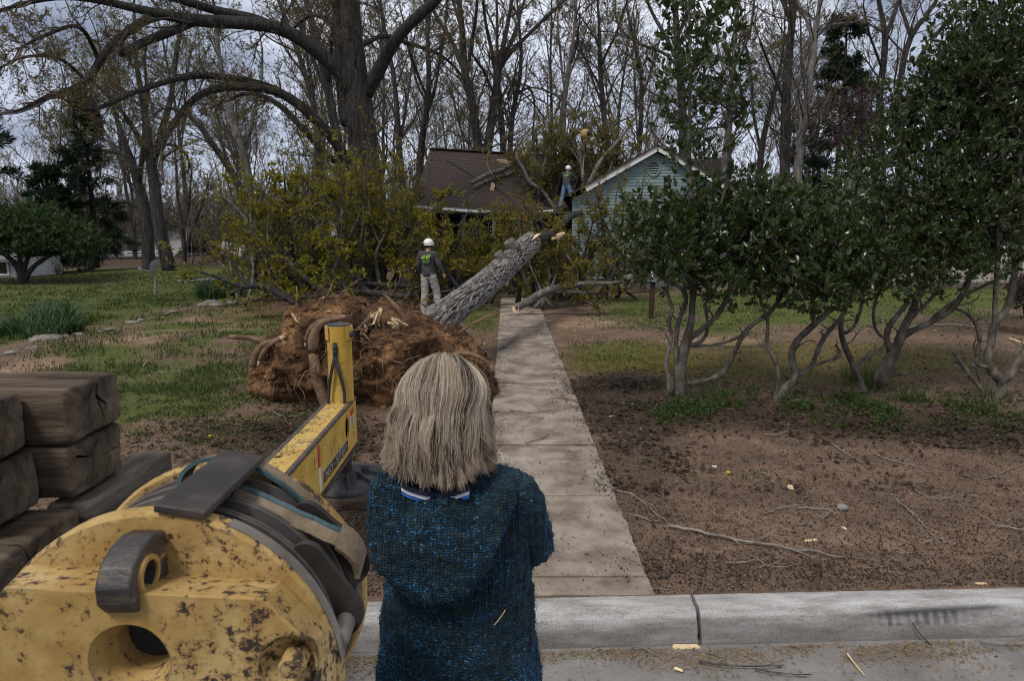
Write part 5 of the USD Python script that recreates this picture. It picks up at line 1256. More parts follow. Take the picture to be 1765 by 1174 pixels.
TK = dict(A=(6, 8), B=5, C=4, leaves=2, lA=(0.18, 0.38), maxL=4.5, minA=1.0, twig_r=0.0075, t0=0.34, flat=0.15, up=0.05, wander=0.15, la=(0.4, 0.95))
traced = [
    ("bare_tree", "thick leaning tree, left trunk of the pair by the far lawn", 33, 201, [
        [(260, 474, 29), (254, 420, 25), (248, 355, 22), (239, 318, 19), (228, 278, 16), (212, 235, 12), (196, 190, 8), (180, 130, 5)],
        [(248, 362, 12), (228, 350, 10), (200, 348, 8), (165, 349, 6)], [(238, 315, 12), (248, 250, 10), (252, 180, 7), (250, 110, 5)], [(226, 278, 9), (200, 262, 8), (160, 258, 6), (120, 240, 4)]], "bud_leaf"),
    ("bare_tree", "taller leaning tree, right trunk of the pair by the far lawn", 32, 202, [
        [(294, 474, 31), (284, 430, 27), (274, 370, 24), (266, 310, 22), (259, 280, 21), (252, 235, 18), (246, 180, 13), (236, 110, 9), (232, 30, 6)],
        [(262, 290, 16), (274, 245, 14), (288, 190, 12), (304, 110, 8), (312, 30, 6)], [(256, 270, 13), (232, 225, 10), (200, 180, 8), (160, 140, 5)], [(262, 280, 9), (300, 250, 6), (318, 262, 5), (325, 290, 3)]], "green_haze_leaf"),
    ("bare_tree", "thin multi stemmed tree right of the leaning pair", 40, 203, [
        [(318, 472, 11), (316, 420, 9), (310, 370, 8), (306, 320, 6), (302, 270, 4)], [(318, 440, 8), (332, 395, 7), (348, 350, 5), (360, 310, 3)], [(316, 400, 5), (326, 350, 4), (330, 300, 3)]], "far_bud"),
    ("bare_tree", "straight grey trunk rising behind the leafy fallen branches", 28, 204, [
        [(446, 480, 24), (438, 420, 22), (425, 302, 19), (412, 245, 17), (399, 200, 15), (388, 150, 12), (378, 90, 9), (372, 20, 6)], [(420, 280, 9), (432, 220, 8), (446, 160, 6), (452, 90, 4)]], "bud_leaf"),
    ("bare_tree", "slender trunk leaning hard to the left behind fallen branches", 29, 205, [
        [(436, 470, 17), (428, 360, 15), (412, 318, 14), (370, 250, 12), (340, 212, 11), (318, 194, 9), (290, 186, 7), (262, 200, 4)], [(398, 300, 6), (380, 230, 5), (372, 170, 4)]], "bud_leaf"),
    ("bare_tree", "dark leaning tree close on the left of the oak trunk", 25, 206, [
        [(594, 480, 25), (590, 380, 23), (585, 300, 22), (580, 240, 21), (572, 180, 18), (560, 110, 17), (540, 40, 13), (518, -40, 10), (500, -140, 6)], [(578, 210, 10), (560, 150, 9), (536, 90, 8), (512, 30, 6), (500, -20, 4)], [(566, 140, 9), (572, 70, 8), (578, 0, 6)]], "bud_leaf"),
    ("bare_tree", "forked trunk with long slim limbs further left of the oak", 29, 207, [
        [(560, 480, 22), (556, 360, 20), (550, 280, 18), (545, 210, 14), (528, 140, 11), (505, 70, 9), (482, 5, 7), (462, -60, 5)], [(548, 240, 10), (540, 170, 8), (530, 100, 7), (524, 30, 5)]], "bud_leaf"),
    ("bare_tree", "slim dark tree just right of the oak's trunk", 34, 208, [
        [(700, 460, 16), (694, 340, 14), (690, 263, 13), (686, 182, 11), (676, 120, 9), (664, 60, 7), (655, 0, 5)], [(688, 210, 8), (668, 170, 6), (652, 145, 4)]], "bud_leaf"),
    ("bare_tree", "upright tree between the oak and the house roof", 36, 209, [
        [(722, 460, 19), (726, 330, 17), (728, 256, 15), (734, 200, 13), (737, 160, 12), (735, 70, 9), (737, 0, 7), (738, -80, 5)], [(734, 200, 7), (752, 140, 6), (764, 70, 5), (770, 0, 3)], [(736, 165, 6), (710, 100, 6), (696, 40, 4)]], "green_haze_leaf"),
    ("bare_tree", "left of two bold trunks rising in a V over the roof ridge", 34, 210, [
        [(836, 470, 24), (828, 330, 21), (822, 263, 19), (816, 205, 18), (810, 160, 18), (804, 130, 17), (800, 66, 14), (792, 0, 11), (786, -90, 7)], [(803, 128, 11), (782, 80, 9), (760, 40, 7), (736, -5, 5)], [(804, 132, 9), (814, 70, 8), (822, 0, 6), (828, -60, 4)], [(800, 60, 7), (780, 0, 5), (770, -50, 3)]], "bud_leaf"),
    ("bare_tree", "right of two bold trunks in a V, fanning into many limbs", 34, 211, [
        [(828, 470, 24), (834, 330, 21), (839, 263, 19), (844, 210, 18), (850, 170, 17), (857, 130, 15), (868, 80, 11), (880, 20, 8), (888, -50, 5)], [(857, 130, 11), (884, 85, 9), (918, 50, 7), (952, 20, 6), (985, -10, 4)], [(856, 132, 9), (846, 80, 8), (836, 25, 6), (830, -40, 4)], [(862, 110, 8), (890, 50, 6), (905, -10, 4)], [(850, 160, 6), (832, 120, 6), (812, 90, 4)]], "bud_leaf"),
    ("bare_tree", "straight trunk right behind the V of trunks above the ridge", 38, 212, [
        [(868, 460, 17), (867, 330, 15), (865, 263, 14), (862, 200, 12), (860, 150, 10), (858, 70, 7), (856, 0, 5)]], "far_bud"),
    ("bare_tree", "dark trunk curving right above the roof and branch pile", 35, 213, [
        [(870, 460, 15), (873, 330, 13), (876, 263, 12), (883, 198, 11), (892, 160, 10), (898, 130, 8), (900, 80, 7), (894, 30, 5), (892, -30, 3)], [(890, 165, 6), (915, 155, 5), (921, 185, 4), (918, 230, 4)]], "bud_leaf"),
    ("bare_tree", "pale slim tree behind the crane hook above the branches", 37, 214, [
        [(973, 460, 17), (973, 330, 15), (973, 232, 14), (974, 172, 12), (982, 100, 8), (990, 35, 6), (994, -40, 4)], [(973, 175, 6), (948, 158, 5), (915, 150, 4)], [(974, 172, 7), (992, 195, 6), (1003, 215, 4)], [(975, 165, 6), (966, 100, 5), (962, 40, 4), (970, -20, 3)]], "far_bud"),
    ("bare_tree", "upright tree above the gable's left slope", 38, 215, [
        [(1050, 460, 15), (1048, 340, 13), (1047, 246, 12), (1041, 165, 11), (1034, 100, 9), (1031, 35, 6), (1026, -30, 4)], [(1040, 160, 6), (1016, 115, 5), (1000, 80, 4)], [(1036, 110, 6), (1060, 60, 5), (1078, 10, 4)]], "bud_leaf"),
    ("bare_tree", "slender tree with crossing limbs above the gable's peak", 41, 216, [
        [(1092, 460, 13), (1098, 330, 11), (1104, 240, 10), (1108, 170, 8), (1100, 100, 7), (1085, 40, 5), (1080, -20, 3)], [(1104, 180, 6), (1122, 120, 5), (1140, 60, 4)]], "far_bud"),
    ("bare_tree", "tall straight trunk standing right of the gable", 33, 217, [
        [(1342, 470, 26), (1347, 390, 24), (1350, 330, 22), (1353, 250, 21), (1358, 150, 18), (1364, 60, 15), (1368, 0, 13), (1372, -80, 10)], [(1364, 40, 8), (1352, 10, 7), (1340, -30, 5)], [(1354, 180, 6), (1330, 120, 5), (1310, 70, 4)]], "bud_leaf"),
    ("bare_tree", "pale grey dead tree with broken limbs beside the pine", 31, 218, [
        [(1362, 480, 21), (1368, 380, 20), (1372, 330, 19), (1381, 260, 17), (1392, 170, 14), (1402, 80, 11), (1410, 20, 8), (1416, -40, 5)], [(1402, 75, 8), (1392, 40, 7), (1378, 10, 5), (1370, -30, 4)], [(1385, 225, 6), (1408, 200, 6), (1430, 165, 4)], [(1403, 60, 6), (1425, 45, 5), (1470, 38, 3)]], "far_bud"),
    ("bare_tree", "forked bare tree against the sky right of the pine", 36, 219, [
        [(1514, 460, 17), (1517, 300, 15), (1520, 150, 13), (1526, 64, 12), (1518, 20, 9), (1510, -40, 6)], [(1526, 62, 10), (1546, 10, 8), (1562, -40, 6)], [(1521, 120, 5), (1500, 60, 4), (1488, 10, 3)]], "far_bud"),
    ("bare_tree", "leaning twin limbed tree against the sky over the holly", 36, 220, [
        [(1545, 460, 17), (1550, 260, 14), (1557, 118, 12), (1571, 60, 11), (1600, 20, 9), (1622, -20, 6)], [(1570, 62, 8), (1556, 20, 7), (1548, -30, 5)], [(1580, 110, 9), (1605, 70, 9), (1630, 38, 8), (1660, 0, 6), (1690, -40, 4)]], "far_bud"),
    ("bare_tree", "dark tree behind the tall holly spire", 34, 221, [
        [(1180, 460, 22), (1178, 330, 20), (1175, 200, 17), (1168, 90, 14), (1165, 20, 12), (1160, -60, 8)], [(1170, 110, 9), (1145, 60, 8), (1120, 10, 6), (1105, -30, 4)], [(1168, 60, 8), (1190, 10, 7), (1200, -40, 5)], [(1172, 130, 6), (1140, 90, 6), (1095, 70, 5), (1060, 20, 4)]], "bud_leaf"),
    ("bare_tree", "grey tree between the holly spire and the tall trunk", 35, 222, [
        [(1245, 460, 17), (1250, 330, 15), (1254, 220, 13), (1262, 120, 10), (1270, 40, 8), (1276, -40, 5)], [(1258, 160, 7), (1240, 90, 6), (1228, 30, 5)], [(1262, 120, 6), (1290, 60, 6), (1300, 0, 4)]], "bud_leaf"),
    ("bare_tree", "leaning trunk beside the tall straight one right of the gable", 36, 223, [
        [(1298, 460, 17), (1306, 330, 15), (1318, 240, 12), (1332, 170, 9), (1345, 110, 6), (1352, 60, 4)], [(1312, 270, 6), (1300, 190, 6), (1290, 110, 5), (1280, 40, 3)]], "far_bud"),
]
for nm, lb, Y, sd_, limbs, lm in traced:
    tree_thing(nm, lb, "tree", Y, limbs, sd_, leafm=lm, kw={**TK, "leaves": 3}, lsize=0.095, bark="pale_bark" if "grey" in lb or "pale" in lb else "wood_bark", dys=[0] + [1.5 * (-1) ** k for k in range(len(limbs) - 1)])


# background woods: a few kinds of tree, each copied
def wood_proto(name, seed, H, r0, leafm, spread=0.5, nl=2, fork=3, lsz=0.13, tw=0.010):
    rng = np.random.default_rng(seed)
    t = thing(name, "", "tree", (0, 0, 0))
    P, R = grow(rng, np.zeros((1, 3)), np.array([[rng.normal(0, 0.08), rng.normal(0, 0.08), 1.0]]), np.array([H * 0.9]), np.array([r0]), 14, 0.05, 0.10, 0.15)
    part(t, "trunk", tube_batch(P, R, 9), "wood_bark", True)
    q, d, l, rr, _ = spawn(rng, P, R, fork + 4, 0.28, 0.8, (0.25, 0.6 + spread * 0.3), (0.4, 0.65), 0.62)
    PF, RF = grow(rng, q, d, l, rr, 10, 0.10, 0.10, 0.2)
    for k in range(len(PF)):
        part(t, "branch", tube_batch(PF[k:k + 1], RF[k:k + 1], 6), "wood_bark", True)
    limbs = [(P[0, 5:], R[0, 5:])] + [(PF[k], RF[k]) for k in range(len(PF))]
    tw_, q, d = crown(rng, limbs, A=(5, 7), B=4, C=4, leaves=nl, lA=(0.22, 0.42), maxL=4, minA=1.0, twig_r=tw, t0=0.25, flat=0.15, up=0.05, wander=0.13, la=(0.35, 0.8))
    part(t, "twigs", tubes_mesh(tw_), "far_twig", True, kind="stuff")
    part(t, "foliage", leaf_batch(rng, q, lsz, d=d), leafm, kind="stuff")
    return t


protos = [wood_proto("woodland_tree", 301, 17, 0.16, "far_bud"), wood_proto("woodland_tree", 302, 19, 0.18, "green_haze_leaf", 0.3), wood_proto("woodland_tree", 303, 15, 0.12, "far_bud", 0.6),
          wood_proto("woodland_tree", 304, 14, 0.12, "green_haze_leaf", 0.5, 2), wood_proto("woodland_tree", 305, 18, 0.15, "bud_leaf", 0.4)]
rng = np.random.default_rng(77)
spots = []
for k in range(34):
    Y = 41 + 36 * (k / 33) + rng.uniform(-2, 2)
    px_ = rng.uniform(-60, 1800)
    if 20 < px_ < 240 and Y < 50:
        Y += 12
    spots.append((px_, Y))
kinds = ["bare brown budding tree in the woods behind the yard", "tall tree with thin new green leaves in the woods", "small twiggy tree in the woods behind the yard", "tree with a haze of new green leaves in the woods", "slim bare tree in the woods behind the yard"]
usedp = [False] * 5
for k, (px_, Y) in enumerate(spots):
    j = int(rng.choice(5, p=[0.27, 0.2, 0.23, 0.1, 0.2]))
    x = (px_ - 874) / FPX * Y
    zb = -1.2 * np.clip((-x - 14) / 40, 0, 1)
    if not usedp[j]:
        usedp[j] = True
        pr = protos[j].GetPrim()
        ops = UsdGeom.Xformable(pr).GetOrderedXformOps()
        ops[0].Set(Gf.Vec3d(float(x), float(Y), float(zb)))
        UsdGeom.Xformable(pr).AddRotateZOp().Set(float(rng.uniform(0, 360)))
        UsdGeom.Xformable(pr).AddScaleOp().Set(Gf.Vec3f(1, 1, 1))
        tag(pr, kinds[j], "tree", kinds[j].replace("tree", "trees"))
        protos_ok = True
    else:
        p = UsdGeom.Xform.Define(stage, numbered("/World/woodland_tree"))
        p.AddTranslateOp().Set(Gf.Vec3d(float(x), float(Y), float(zb)))
        p.AddRotateZOp().Set(float(rng.uniform(0, 360)))
        s = rng.uniform(0.8, 1.2)
        p.AddScaleOp().Set(Gf.Vec3f(float(s), float(s), float(s * rng.uniform(0.9, 1.1))))
        p.GetPrim().GetReferences().AddInternalReference(protos[j].GetPath())
        p.GetPrim().SetInstanceable(True)
        tag(p, kinds[j], "tree", kinds[j].replace("tree", "trees"))

# the far wood and its brush read as one mass
UsdGeom.Xform.Define(stage, "/World/far_woods")


def instancer(path, protos_paths, pos, idx, scale, rot, label, kind="stuff"):
    pi = UsdGeom.PointInstancer.Define(stage, path)
    pi.CreatePrototypesRel().SetTargets([Sdf.Path(p) for p in protos_paths])
    pi.CreatePositionsAttr(Vt.Vec3fArray.FromNumpy(np.asarray(pos, np.float32)))
    pi.CreateProtoIndicesAttr(Vt.IntArray.FromNumpy(np.asarray(idx, np.int32)))
    sc = np.asarray(scale, np.float32)
    pi.CreateScalesAttr(Vt.Vec3fArray.FromNumpy(np.ascontiguousarray(np.repeat(sc[:, None], 3, 1) if sc.ndim == 1 else sc)))
    q = np.zeros((len(rot), 4))
    q[:, 0], q[:, 3] = np.cos(np.asarray(rot) / 2), np.sin(np.asarray(rot) / 2)
    pi.CreateOrientationsAttr(Vt.QuathArray([Gf.Quath(float(a[0]), 0, 0, float(a[3])) for a in q]))
    tag(pi, label, kind=kind)
    return pi


stage.RemovePrim("/World/far_woods")
rng = np.random.default_rng(78)


def far_mass(seed, n_stems, W, H, leafm, nleaf, lsz):
    """One far clump: many thin stems with twigs and bud specks."""
    rng = np.random.default_rng(seed)
    q = np.stack([rng.uniform(-W, W, n_stems), rng.uniform(-3, 3, n_stems), np.zeros(n_stems)], -1)
    P, R = grow(rng, q, np.stack([rng.normal(0, 0.15, n_stems), rng.normal(0, 0.1, n_stems), np.ones(n_stems)], -1), H * rng.uniform(0.5, 1.0, n_stems), H * 0.009 * rng.uniform(0.5, 1.1, n_stems), 9, 0.07, 0.08, 0.2)
    a, b, c, d, _ = spawn(rng, P, R, 9, 0.25, 1, (0.3, 0.9), (0.2, 0.4), 0.5)
    P2, R2 = grow(rng, a, b, c, np.maximum(d, 0.02), 5, 0.14, 0.1, 0.4)
    a, b, c, d, _ = spawn(rng, P2, R2, 6, 0.15, 1, (0.3, 0.9), (0.3, 0.6), 0.6)
    P3, R3 = grow(rng, a, b, c, np.full(len(a), 0.016), 3, 0.14, 0.1, 0.6)
    a, b, c, d, _ = spawn(rng, P3, R3, nleaf, 0.2, 1, (0.3, 1), (0.1, 0.2), 0.6)
    return cat([tube_batch(P, R, 5, False), tube_batch(P2, R2, 3, False), tube_batch(P3, R3, 3, False)]), leaf_batch(rng, a, lsz)


for nm, seed, n_, W, H, lm, nl, lsz, label, Ys, cnt, s_ in (("far_woods", 401, 9, 9, 19, "far_bud", 4, 0.27, "brown grey mass of distant budding woods behind everything", (82, 130), 54, (0.62, 0.98)),
                                            ("brush", 402, 40, 3.5, 4.2, "olive_leaf", 2, 0.12, "tangled brown olive undergrowth at the foot of the woods", (40, 66), 64, (0.7, 1.5))):
    base = UsdGeom.Xform.Define(stage, "/World/" + nm)
    tag(base, label, kind="stuff")
    tw_, lf_ = far_mass(seed, n_, W, H, lm, nl, lsz)
    pos, idx, sc, rot = [], [], [], []
    for k in range(cnt):
        Y = rng.uniform(*Ys)
        px_ = -120 + 2000 * (k + rng.uniform(0, 1)) / cnt
        if nm == "brush" and 480 < px_ < 1260 and Y < 50:
            Y += 10
        if nm == "brush" and px_ < 470 and Y < 46:
            Y += 9
        x = (px_ - 874) / FPX * Y
        pos.append((x, Y, -1.2 * np.clip((-x - 14) / 40, 0, 1) - 0.3 - 4 * np.clip((math.hypot(x, Y) - 60) / 200, 0, 1)))
        sc.append(rng.uniform(*s_)), rot.append(rng.uniform(-0.4, 0.4)), idx.append(0)
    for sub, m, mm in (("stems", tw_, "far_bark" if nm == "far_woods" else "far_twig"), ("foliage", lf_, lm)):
        pi = UsdGeom.PointInstancer.Define(stage, "/World/%s/%s" % (nm, sub))
        part(pi, "clump", m, mm, True if sub == "stems" else False)
        instancer("/World/%s/%s" % (nm, sub), ["/World/%s/%s/clump" % (nm, sub)], pos, idx, sc, rot, None, "stuff")


# ---- evergreens and leafy trees
def conifer(name, label, Y, px_, pbase, H, R0_, seed, matn="pine_needle", lo=0.12, droop=-0.05, nb=70, dens=26, nl=0.3, asym=None, gap=0.0, trunk_r=0.18):
    rng = np.random.default_rng(seed)
    b = at(px_, pbase, Y)
    t = thing(name, label, "tree", (b[0], Y, 0))
    P, R = grow(rng, np.zeros((1, 3)), np.array([[0.02, 0, 1.0]]), np.array([H]), np.array([trunk_r]), 14, 0.02, 0.1, 0.15)
    part(t, "trunk", tube_batch(P, R, 9), "wood_bark", True)
    h = np.sort(rng.uniform(lo, 0.98, nb))
    az = rng.uniform(0, 2 * np.pi, nb) if asym is None else rng.normal(asym, 0.9, nb)
    z = h * H
    base = np.stack([np.interp(z, P[0, :, 2], P[0, :, 0]), np.interp(z, P[0, :, 2], P[0, :, 1]), z], -1)
    L_ = R0_ * (1 - h * 0.82) * rng.uniform(0.6, 1.15, nb)
    d = np.stack([np.cos(az), np.sin(az), np.full(nb, 0.15)], -1)
    PB, RB_ = grow(rng, base, d, L_, np.full(nb, 0.035), 8, 0.08, droop, 0.3)
    part(t, "boughs", tube_batch(PB, RB_, 4), "wood_bark", True, kind="stuff")
    q, dd, l, rr, _ = spawn(rng, PB, RB_, 9, 0.2, 1, (0.4, 1.0), (0.15, 0.35), 0.5, 0.6)
    PT, RT = grow(rng, q, dd, np.clip(l, 0.3, 1.2), np.full(len(q), 0.008), 4, 0.12, 0.02, 0.5)
    q, dd, l, rr, _ = spawn(rng, PT, RT, dens, 0.1, 1, (0.3, 1.0), (0.1, 0.2), 0.5)
    part(t, "needles", leaf_batch(rng, q, nl, d=dd, aspect=0.13, spread=0.45), matn, kind="stuff")
    return t


conifer("pine_tree", "dark green pine standing behind the pale dead tree", 36, 1428, 460, 12.4, 3.5, 501, nb=105, lo=0.2, nl=0.32, dens=22)
conifer("pine_tree", "broad dark pine reaching in from the picture's left edge", 26, -62, 490, 9.5, 4.0, 502, nb=60, lo=0.2, nl=0.34, dens=24)
conifer("hemlock_tree", "dark drooping evergreen behind the green tree on the left", 34, 168, 478, 8.4, 2.6, 503, nb=85, lo=0.04, droop=-0.16, nl=0.26, dens=24)
conifer("hemlock_tree", "low dark evergreen mass beside the far lawn", 33, 100, 480, 5.0, 2.6, 504, nb=70, lo=0.04, droop=-0.1, nl=0.28, dens=24)


def leafy(name, label, category, Y, stems, blobs, seed, leafm, bark, lsize, nclu, per=9, shape=4, parts300=0, depth=0.8, aspect=0.5, twr=0.004, sprig=0.16, fill=0.5, up=0.35, sides=9, group=None, spread=0.75, stemname="stem", twigm=None, dyscale=0.0, thin_twigs=True, flush=0.0):
    """A shrub or tree: traced stems, and leaves on sprigs spread through ellipsoids given as (px, py, rx px, ry px, distance offset, weight)."""
    rng = np.random.default_rng(seed)
    b = at(stems[0][0][0], stems[0][0][1], Y)
    t = thing(name, label, category, (b[0], b[1], 0), group=group)
    ends = []
    for k, pts in enumerate(stems):
        p, r = limb3(pts, Y, 30 if len(pts) > 3 else 12, rng, rng.uniform(-dyscale, dyscale) if k else 0.0, 0.006)
        kn = (fbm(p * 11, 3, seed + k) - 0.5) * 0.7 + 1
        v, f = tube_batch(p[None], (r * kn)[None], sides)
        tm = trimesh.Trimesh(v, f, process=False)
        part(t, "trunk" if k == 0 else stemname, tm, bark, True, world=True)
        ends.append(p[-1])
    if parts300:
        for k, pts in enumerate(stems):
            p, r = limb3(pts, Y, 30 if len(pts) > 3 else 12, np.random.default_rng(seed + k), 0.0, 0.0)
            q0, d0, l0, r0_, _ = spawn(rng, p[None], r[None], 7, 0.3, 1.0, (0.5, 1.2), (0.10, 0.28), 0.45)
            P1, R1 = grow(rng, q0, d0, np.clip(l0, 0.1, 0.5), np.clip(r0_, 0.003, 0.012), 7, 0.22, 0.06, 0.35)
            q1, d1, l1, r1, _ = spawn(rng, P1, R1, 2, 0.3, 1.0, (0.4, 1.0), (0.3, 0.6), 0.6)
            P2, R2 = grow(rng, q1, d1, l1, np.maximum(r1, 0.002), 5, 0.2, 0.05, 0.4)
            part(t, "bare_twigs", cat([tube_batch(P1, R1, 5), tube_batch(P2, R2, 4)]), bark, True, world=True, kind="stuff")
    C, W = [], np.array([q[5] * q[2] * q[3] for q in blobs], float)
    cnt = rng.multinomial(nclu, W / W.sum())
    pts_, dirs = [], []
    for (bx, by, rx, ry, dY, w_), c in zip(blobs, cnt):
        o = at(bx, by, Y + dY)
        s = np.array([rx * (Y + dY) / FPX, depth, ry * (Y + dY) / FPX])
        u = unit(rng.normal(0, 1, (c, 3)))
        rad = rng.uniform(0, 1, c) ** fill
        rad *= 0.72 + 0.5 * fbm(u * 1.7 + rng.uniform(0, 90), 3, seed)
        pts_.append(o + u * rad[:, None] * s), dirs.append(u)
    q, u = np.concatenate(pts_), np.concatenate(dirs)
    d = unit(u * 0.8 + rng.normal(0, 0.6, q.shape) + [0, 0, up])
    PS, RS = grow(rng, q, d, np.full(len(q), sprig) * rng.uniform(0.7, 1.4, len(q)), np.full(len(q), twr), 4, 0.15, 0.08, 0.5)
    part(t, "sprigs", tube_batch(PS, RS, 3, False), twigm or bark, True, world=True, kind="stuff")
    # inner branches from the stems' ends out to some of the sprigs
    E = np.array(ends)
    sel = rng.choice(len(q), min(len(q), 90), replace=False)
    near = E[np.argmin(np.linalg.norm(q[sel][:, None] - E[None], axis=2), 1)]
    s_ = np.linspace(0, 1, 6)[None, :, None]
    PI_ = near[:, None] * (1 - s_) + q[sel][:, None] * s_ + rng.normal(0, 0.05, (len(sel), 6, 3)) * np.sin(s_ * np.pi)
    part(t, "inner_branches", tube_batch(PI_, np.linspace(0.010, 0.004, 6)[None].repeat(len(sel), 0), 5, False), "dark_twig", True, world=True, kind="stuff")
    lp_, ld, _, _, _ = spawn(rng, PS, RS, per, 0.1, 1.0, (0.5, 1.25), (0.2, 0.3), 0.5)
    v, f = leaf_batch(rng, lp_, lsize, up=up, d=ld, aspect=aspect, spread=spread * 0.5, shape=shape, fold=0.3)
    m = 8 if shape == 6 else 4
    nf = 8 if shape == 6 else 2
    if parts300:
        c = v.reshape(-1, m, 3)
        area = np.linalg.norm(c[:, 3 if shape == 6 else 2] - c[:, 0], axis=1)
        pr = proj(c[:, 0])
        # the leaves that show largest: near the eye, in the frame, on the outside of the crown
        score = np.where((pr[:, 0] > 0) & (pr[:, 0] < 1765) & (pr[:, 1] > 0) & (pr[:, 1] < 1174), area / pr[:, 2] ** 2, 0)
        front = pr[:, 2] < np.percentile(pr[:, 2], 45)
        order = np.argsort(-score * front)[:parts300]
        for k in order:
            part(t, "leaf", (c[k], f[:nf]), leafm, False, world=True)
        keep = np.ones(len(c), bool)
        keep[order] = False
        v = c[keep].reshape(-1, 3)
        f = f[: keep.sum() * nf]
    part(t, "foliage", (v, f), leafm, False, world=True, kind="stuff")
    return t


HK = dict(leafm="holly_leaf", bark="holly_bark", shape=6, aspect=0.52, parts300=300, depth=0.75, lsize=0.073, per=9, sprig=0.17, fill=0.42, up=0.5)
leafy("holly_tree", "tall holly with pale many stemmed trunk and thin spire, nearest the walk", "holly tree", 8.35, [
    [(1170, 690, 24), (1175, 640, 20), (1178, 612, 18), (1182, 590, 17), (1190, 562, 13), (1192, 524, 11), (1196, 478, 13), (1195, 430, 12), (1192, 350, 9), (1190, 260, 7), (1190, 160, 5), (1188, 60, 4), (1187, -20, 3)],
    [(1148, 690, 16), (1153, 652, 11), (1148, 629, 8), (1154, 598, 7), (1158, 578, 6), (1153, 556, 6), (1159, 537, 6), (1151, 504, 5), (1154, 470, 5), (1150, 430, 4)],
    [(1172, 670, 10), (1166, 620, 9), (1166, 590, 8), (1174, 542, 8), (1182, 513, 8), (1166, 490, 7), (1142, 477, 6), (1118, 462, 4)],
    [(1181, 592, 10), (1208, 569, 9), (1233, 546, 10), (1250, 520, 10), (1258, 500, 10), (1268, 460, 8), (1280, 420, 6)],
    [(1186, 594, 8), (1216, 579, 7), (1220, 560, 5), (1216, 534, 5), (1219, 505, 5), (1208, 472, 4), (1205, 430, 4)],
    [(1186, 662, 10), (1223, 655, 9), (1249, 640, 9), (1261, 616, 9), (1274, 588, 8), (1290, 565, 8), (1325, 541, 9), (1345, 515, 8), (1358, 490, 8), (1368, 450, 6)],
    [(1190, 597, 5), (1243, 592, 5), (1269, 583, 5), (1288, 570, 4)],
    [(1196, 470, 7), (1225, 400, 6), (1250, 320, 5), (1262, 250, 4), (1285, 190, 3)]],
    [(1150, 430, 92, 66, 0.0, 1.0), (1230, 415, 110, 85, 0.1, 1.0), (1125, 395, 60, 50, 0, 0.7), (1250, 340, 55, 40, 0, 0.7), (1185, 345, 50, 40, 0, 0.5), (1190, 205, 70, 50, 0, 0.42), (1185, 120, 75, 55, 0, 0.45), (1215, 60, 60, 60, 0, 0.35), (1190, 10, 60, 50, 0, 0.4), (1165, 160, 50, 30, -0.1, 0.4), (1255, 180, 45, 60, 0.1, 0.28), (1200, 270, 40, 40, 0, 0.4), (1215, 480, 70, 26, -0.1, 0.7), (1270, 500, 30, 16, -0.1, 0.5), (1280, 515, 34, 18, -0.2, 0.6), (1120, 470, 40, 24, -0.1, 0.6)], 601, nclu=1050, **{**HK, "lsize": 0.084})
leafy("holly_tree", "slim stemmed holly second from the walk in the hedge row", "holly tree", 8.15, [
    [(1338, 702, 20), (1351, 672, 17), (1373, 646, 14), (1366, 624, 12), (1371, 593, 12), (1399, 562, 11), (1424, 540, 10), (1446, 520, 9), (1460, 480, 7), (1470, 440, 5)],
    [(1340, 690, 9), (1341, 660, 8), (1338, 629, 7), (1323, 593, 6), (1323, 550, 6), (1311, 517, 6), (1316, 486, 7), (1320, 440, 5)],
    [(1374, 646, 9), (1392, 638, 8), (1415, 592, 8), (1447, 550, 7), (1462, 520, 5)],
    [(1405, 556, 9), (1400, 518, 8), (1406, 490, 8), (1413, 462, 7), (1415, 420, 5)],
    [(1392, 636, 6), (1420, 624, 6), (1446, 612, 6), (1440, 595, 4)]],
    [(1340, 415, 92, 72, 0.0, 1.0), (1420, 430, 85, 70, 0.0, 1.0), (1310, 350, 50, 40, 0.1, 0.7), (1385, 355, 65, 38, 0.1, 0.8), (1390, 470, 60, 40, -0.2, 0.8), (1455, 480, 50, 36, -0.2, 0.7), (1345, 505, 26, 16, -0.3, 0.6), (1400, 500, 44, 18, -0.2, 0.8), (1350, 528, 26, 14, -0.3, 0.6), (1420, 520, 34, 16, -0.3, 0.7)], 602, nclu=900, **{**HK, "lsize": 0.084})
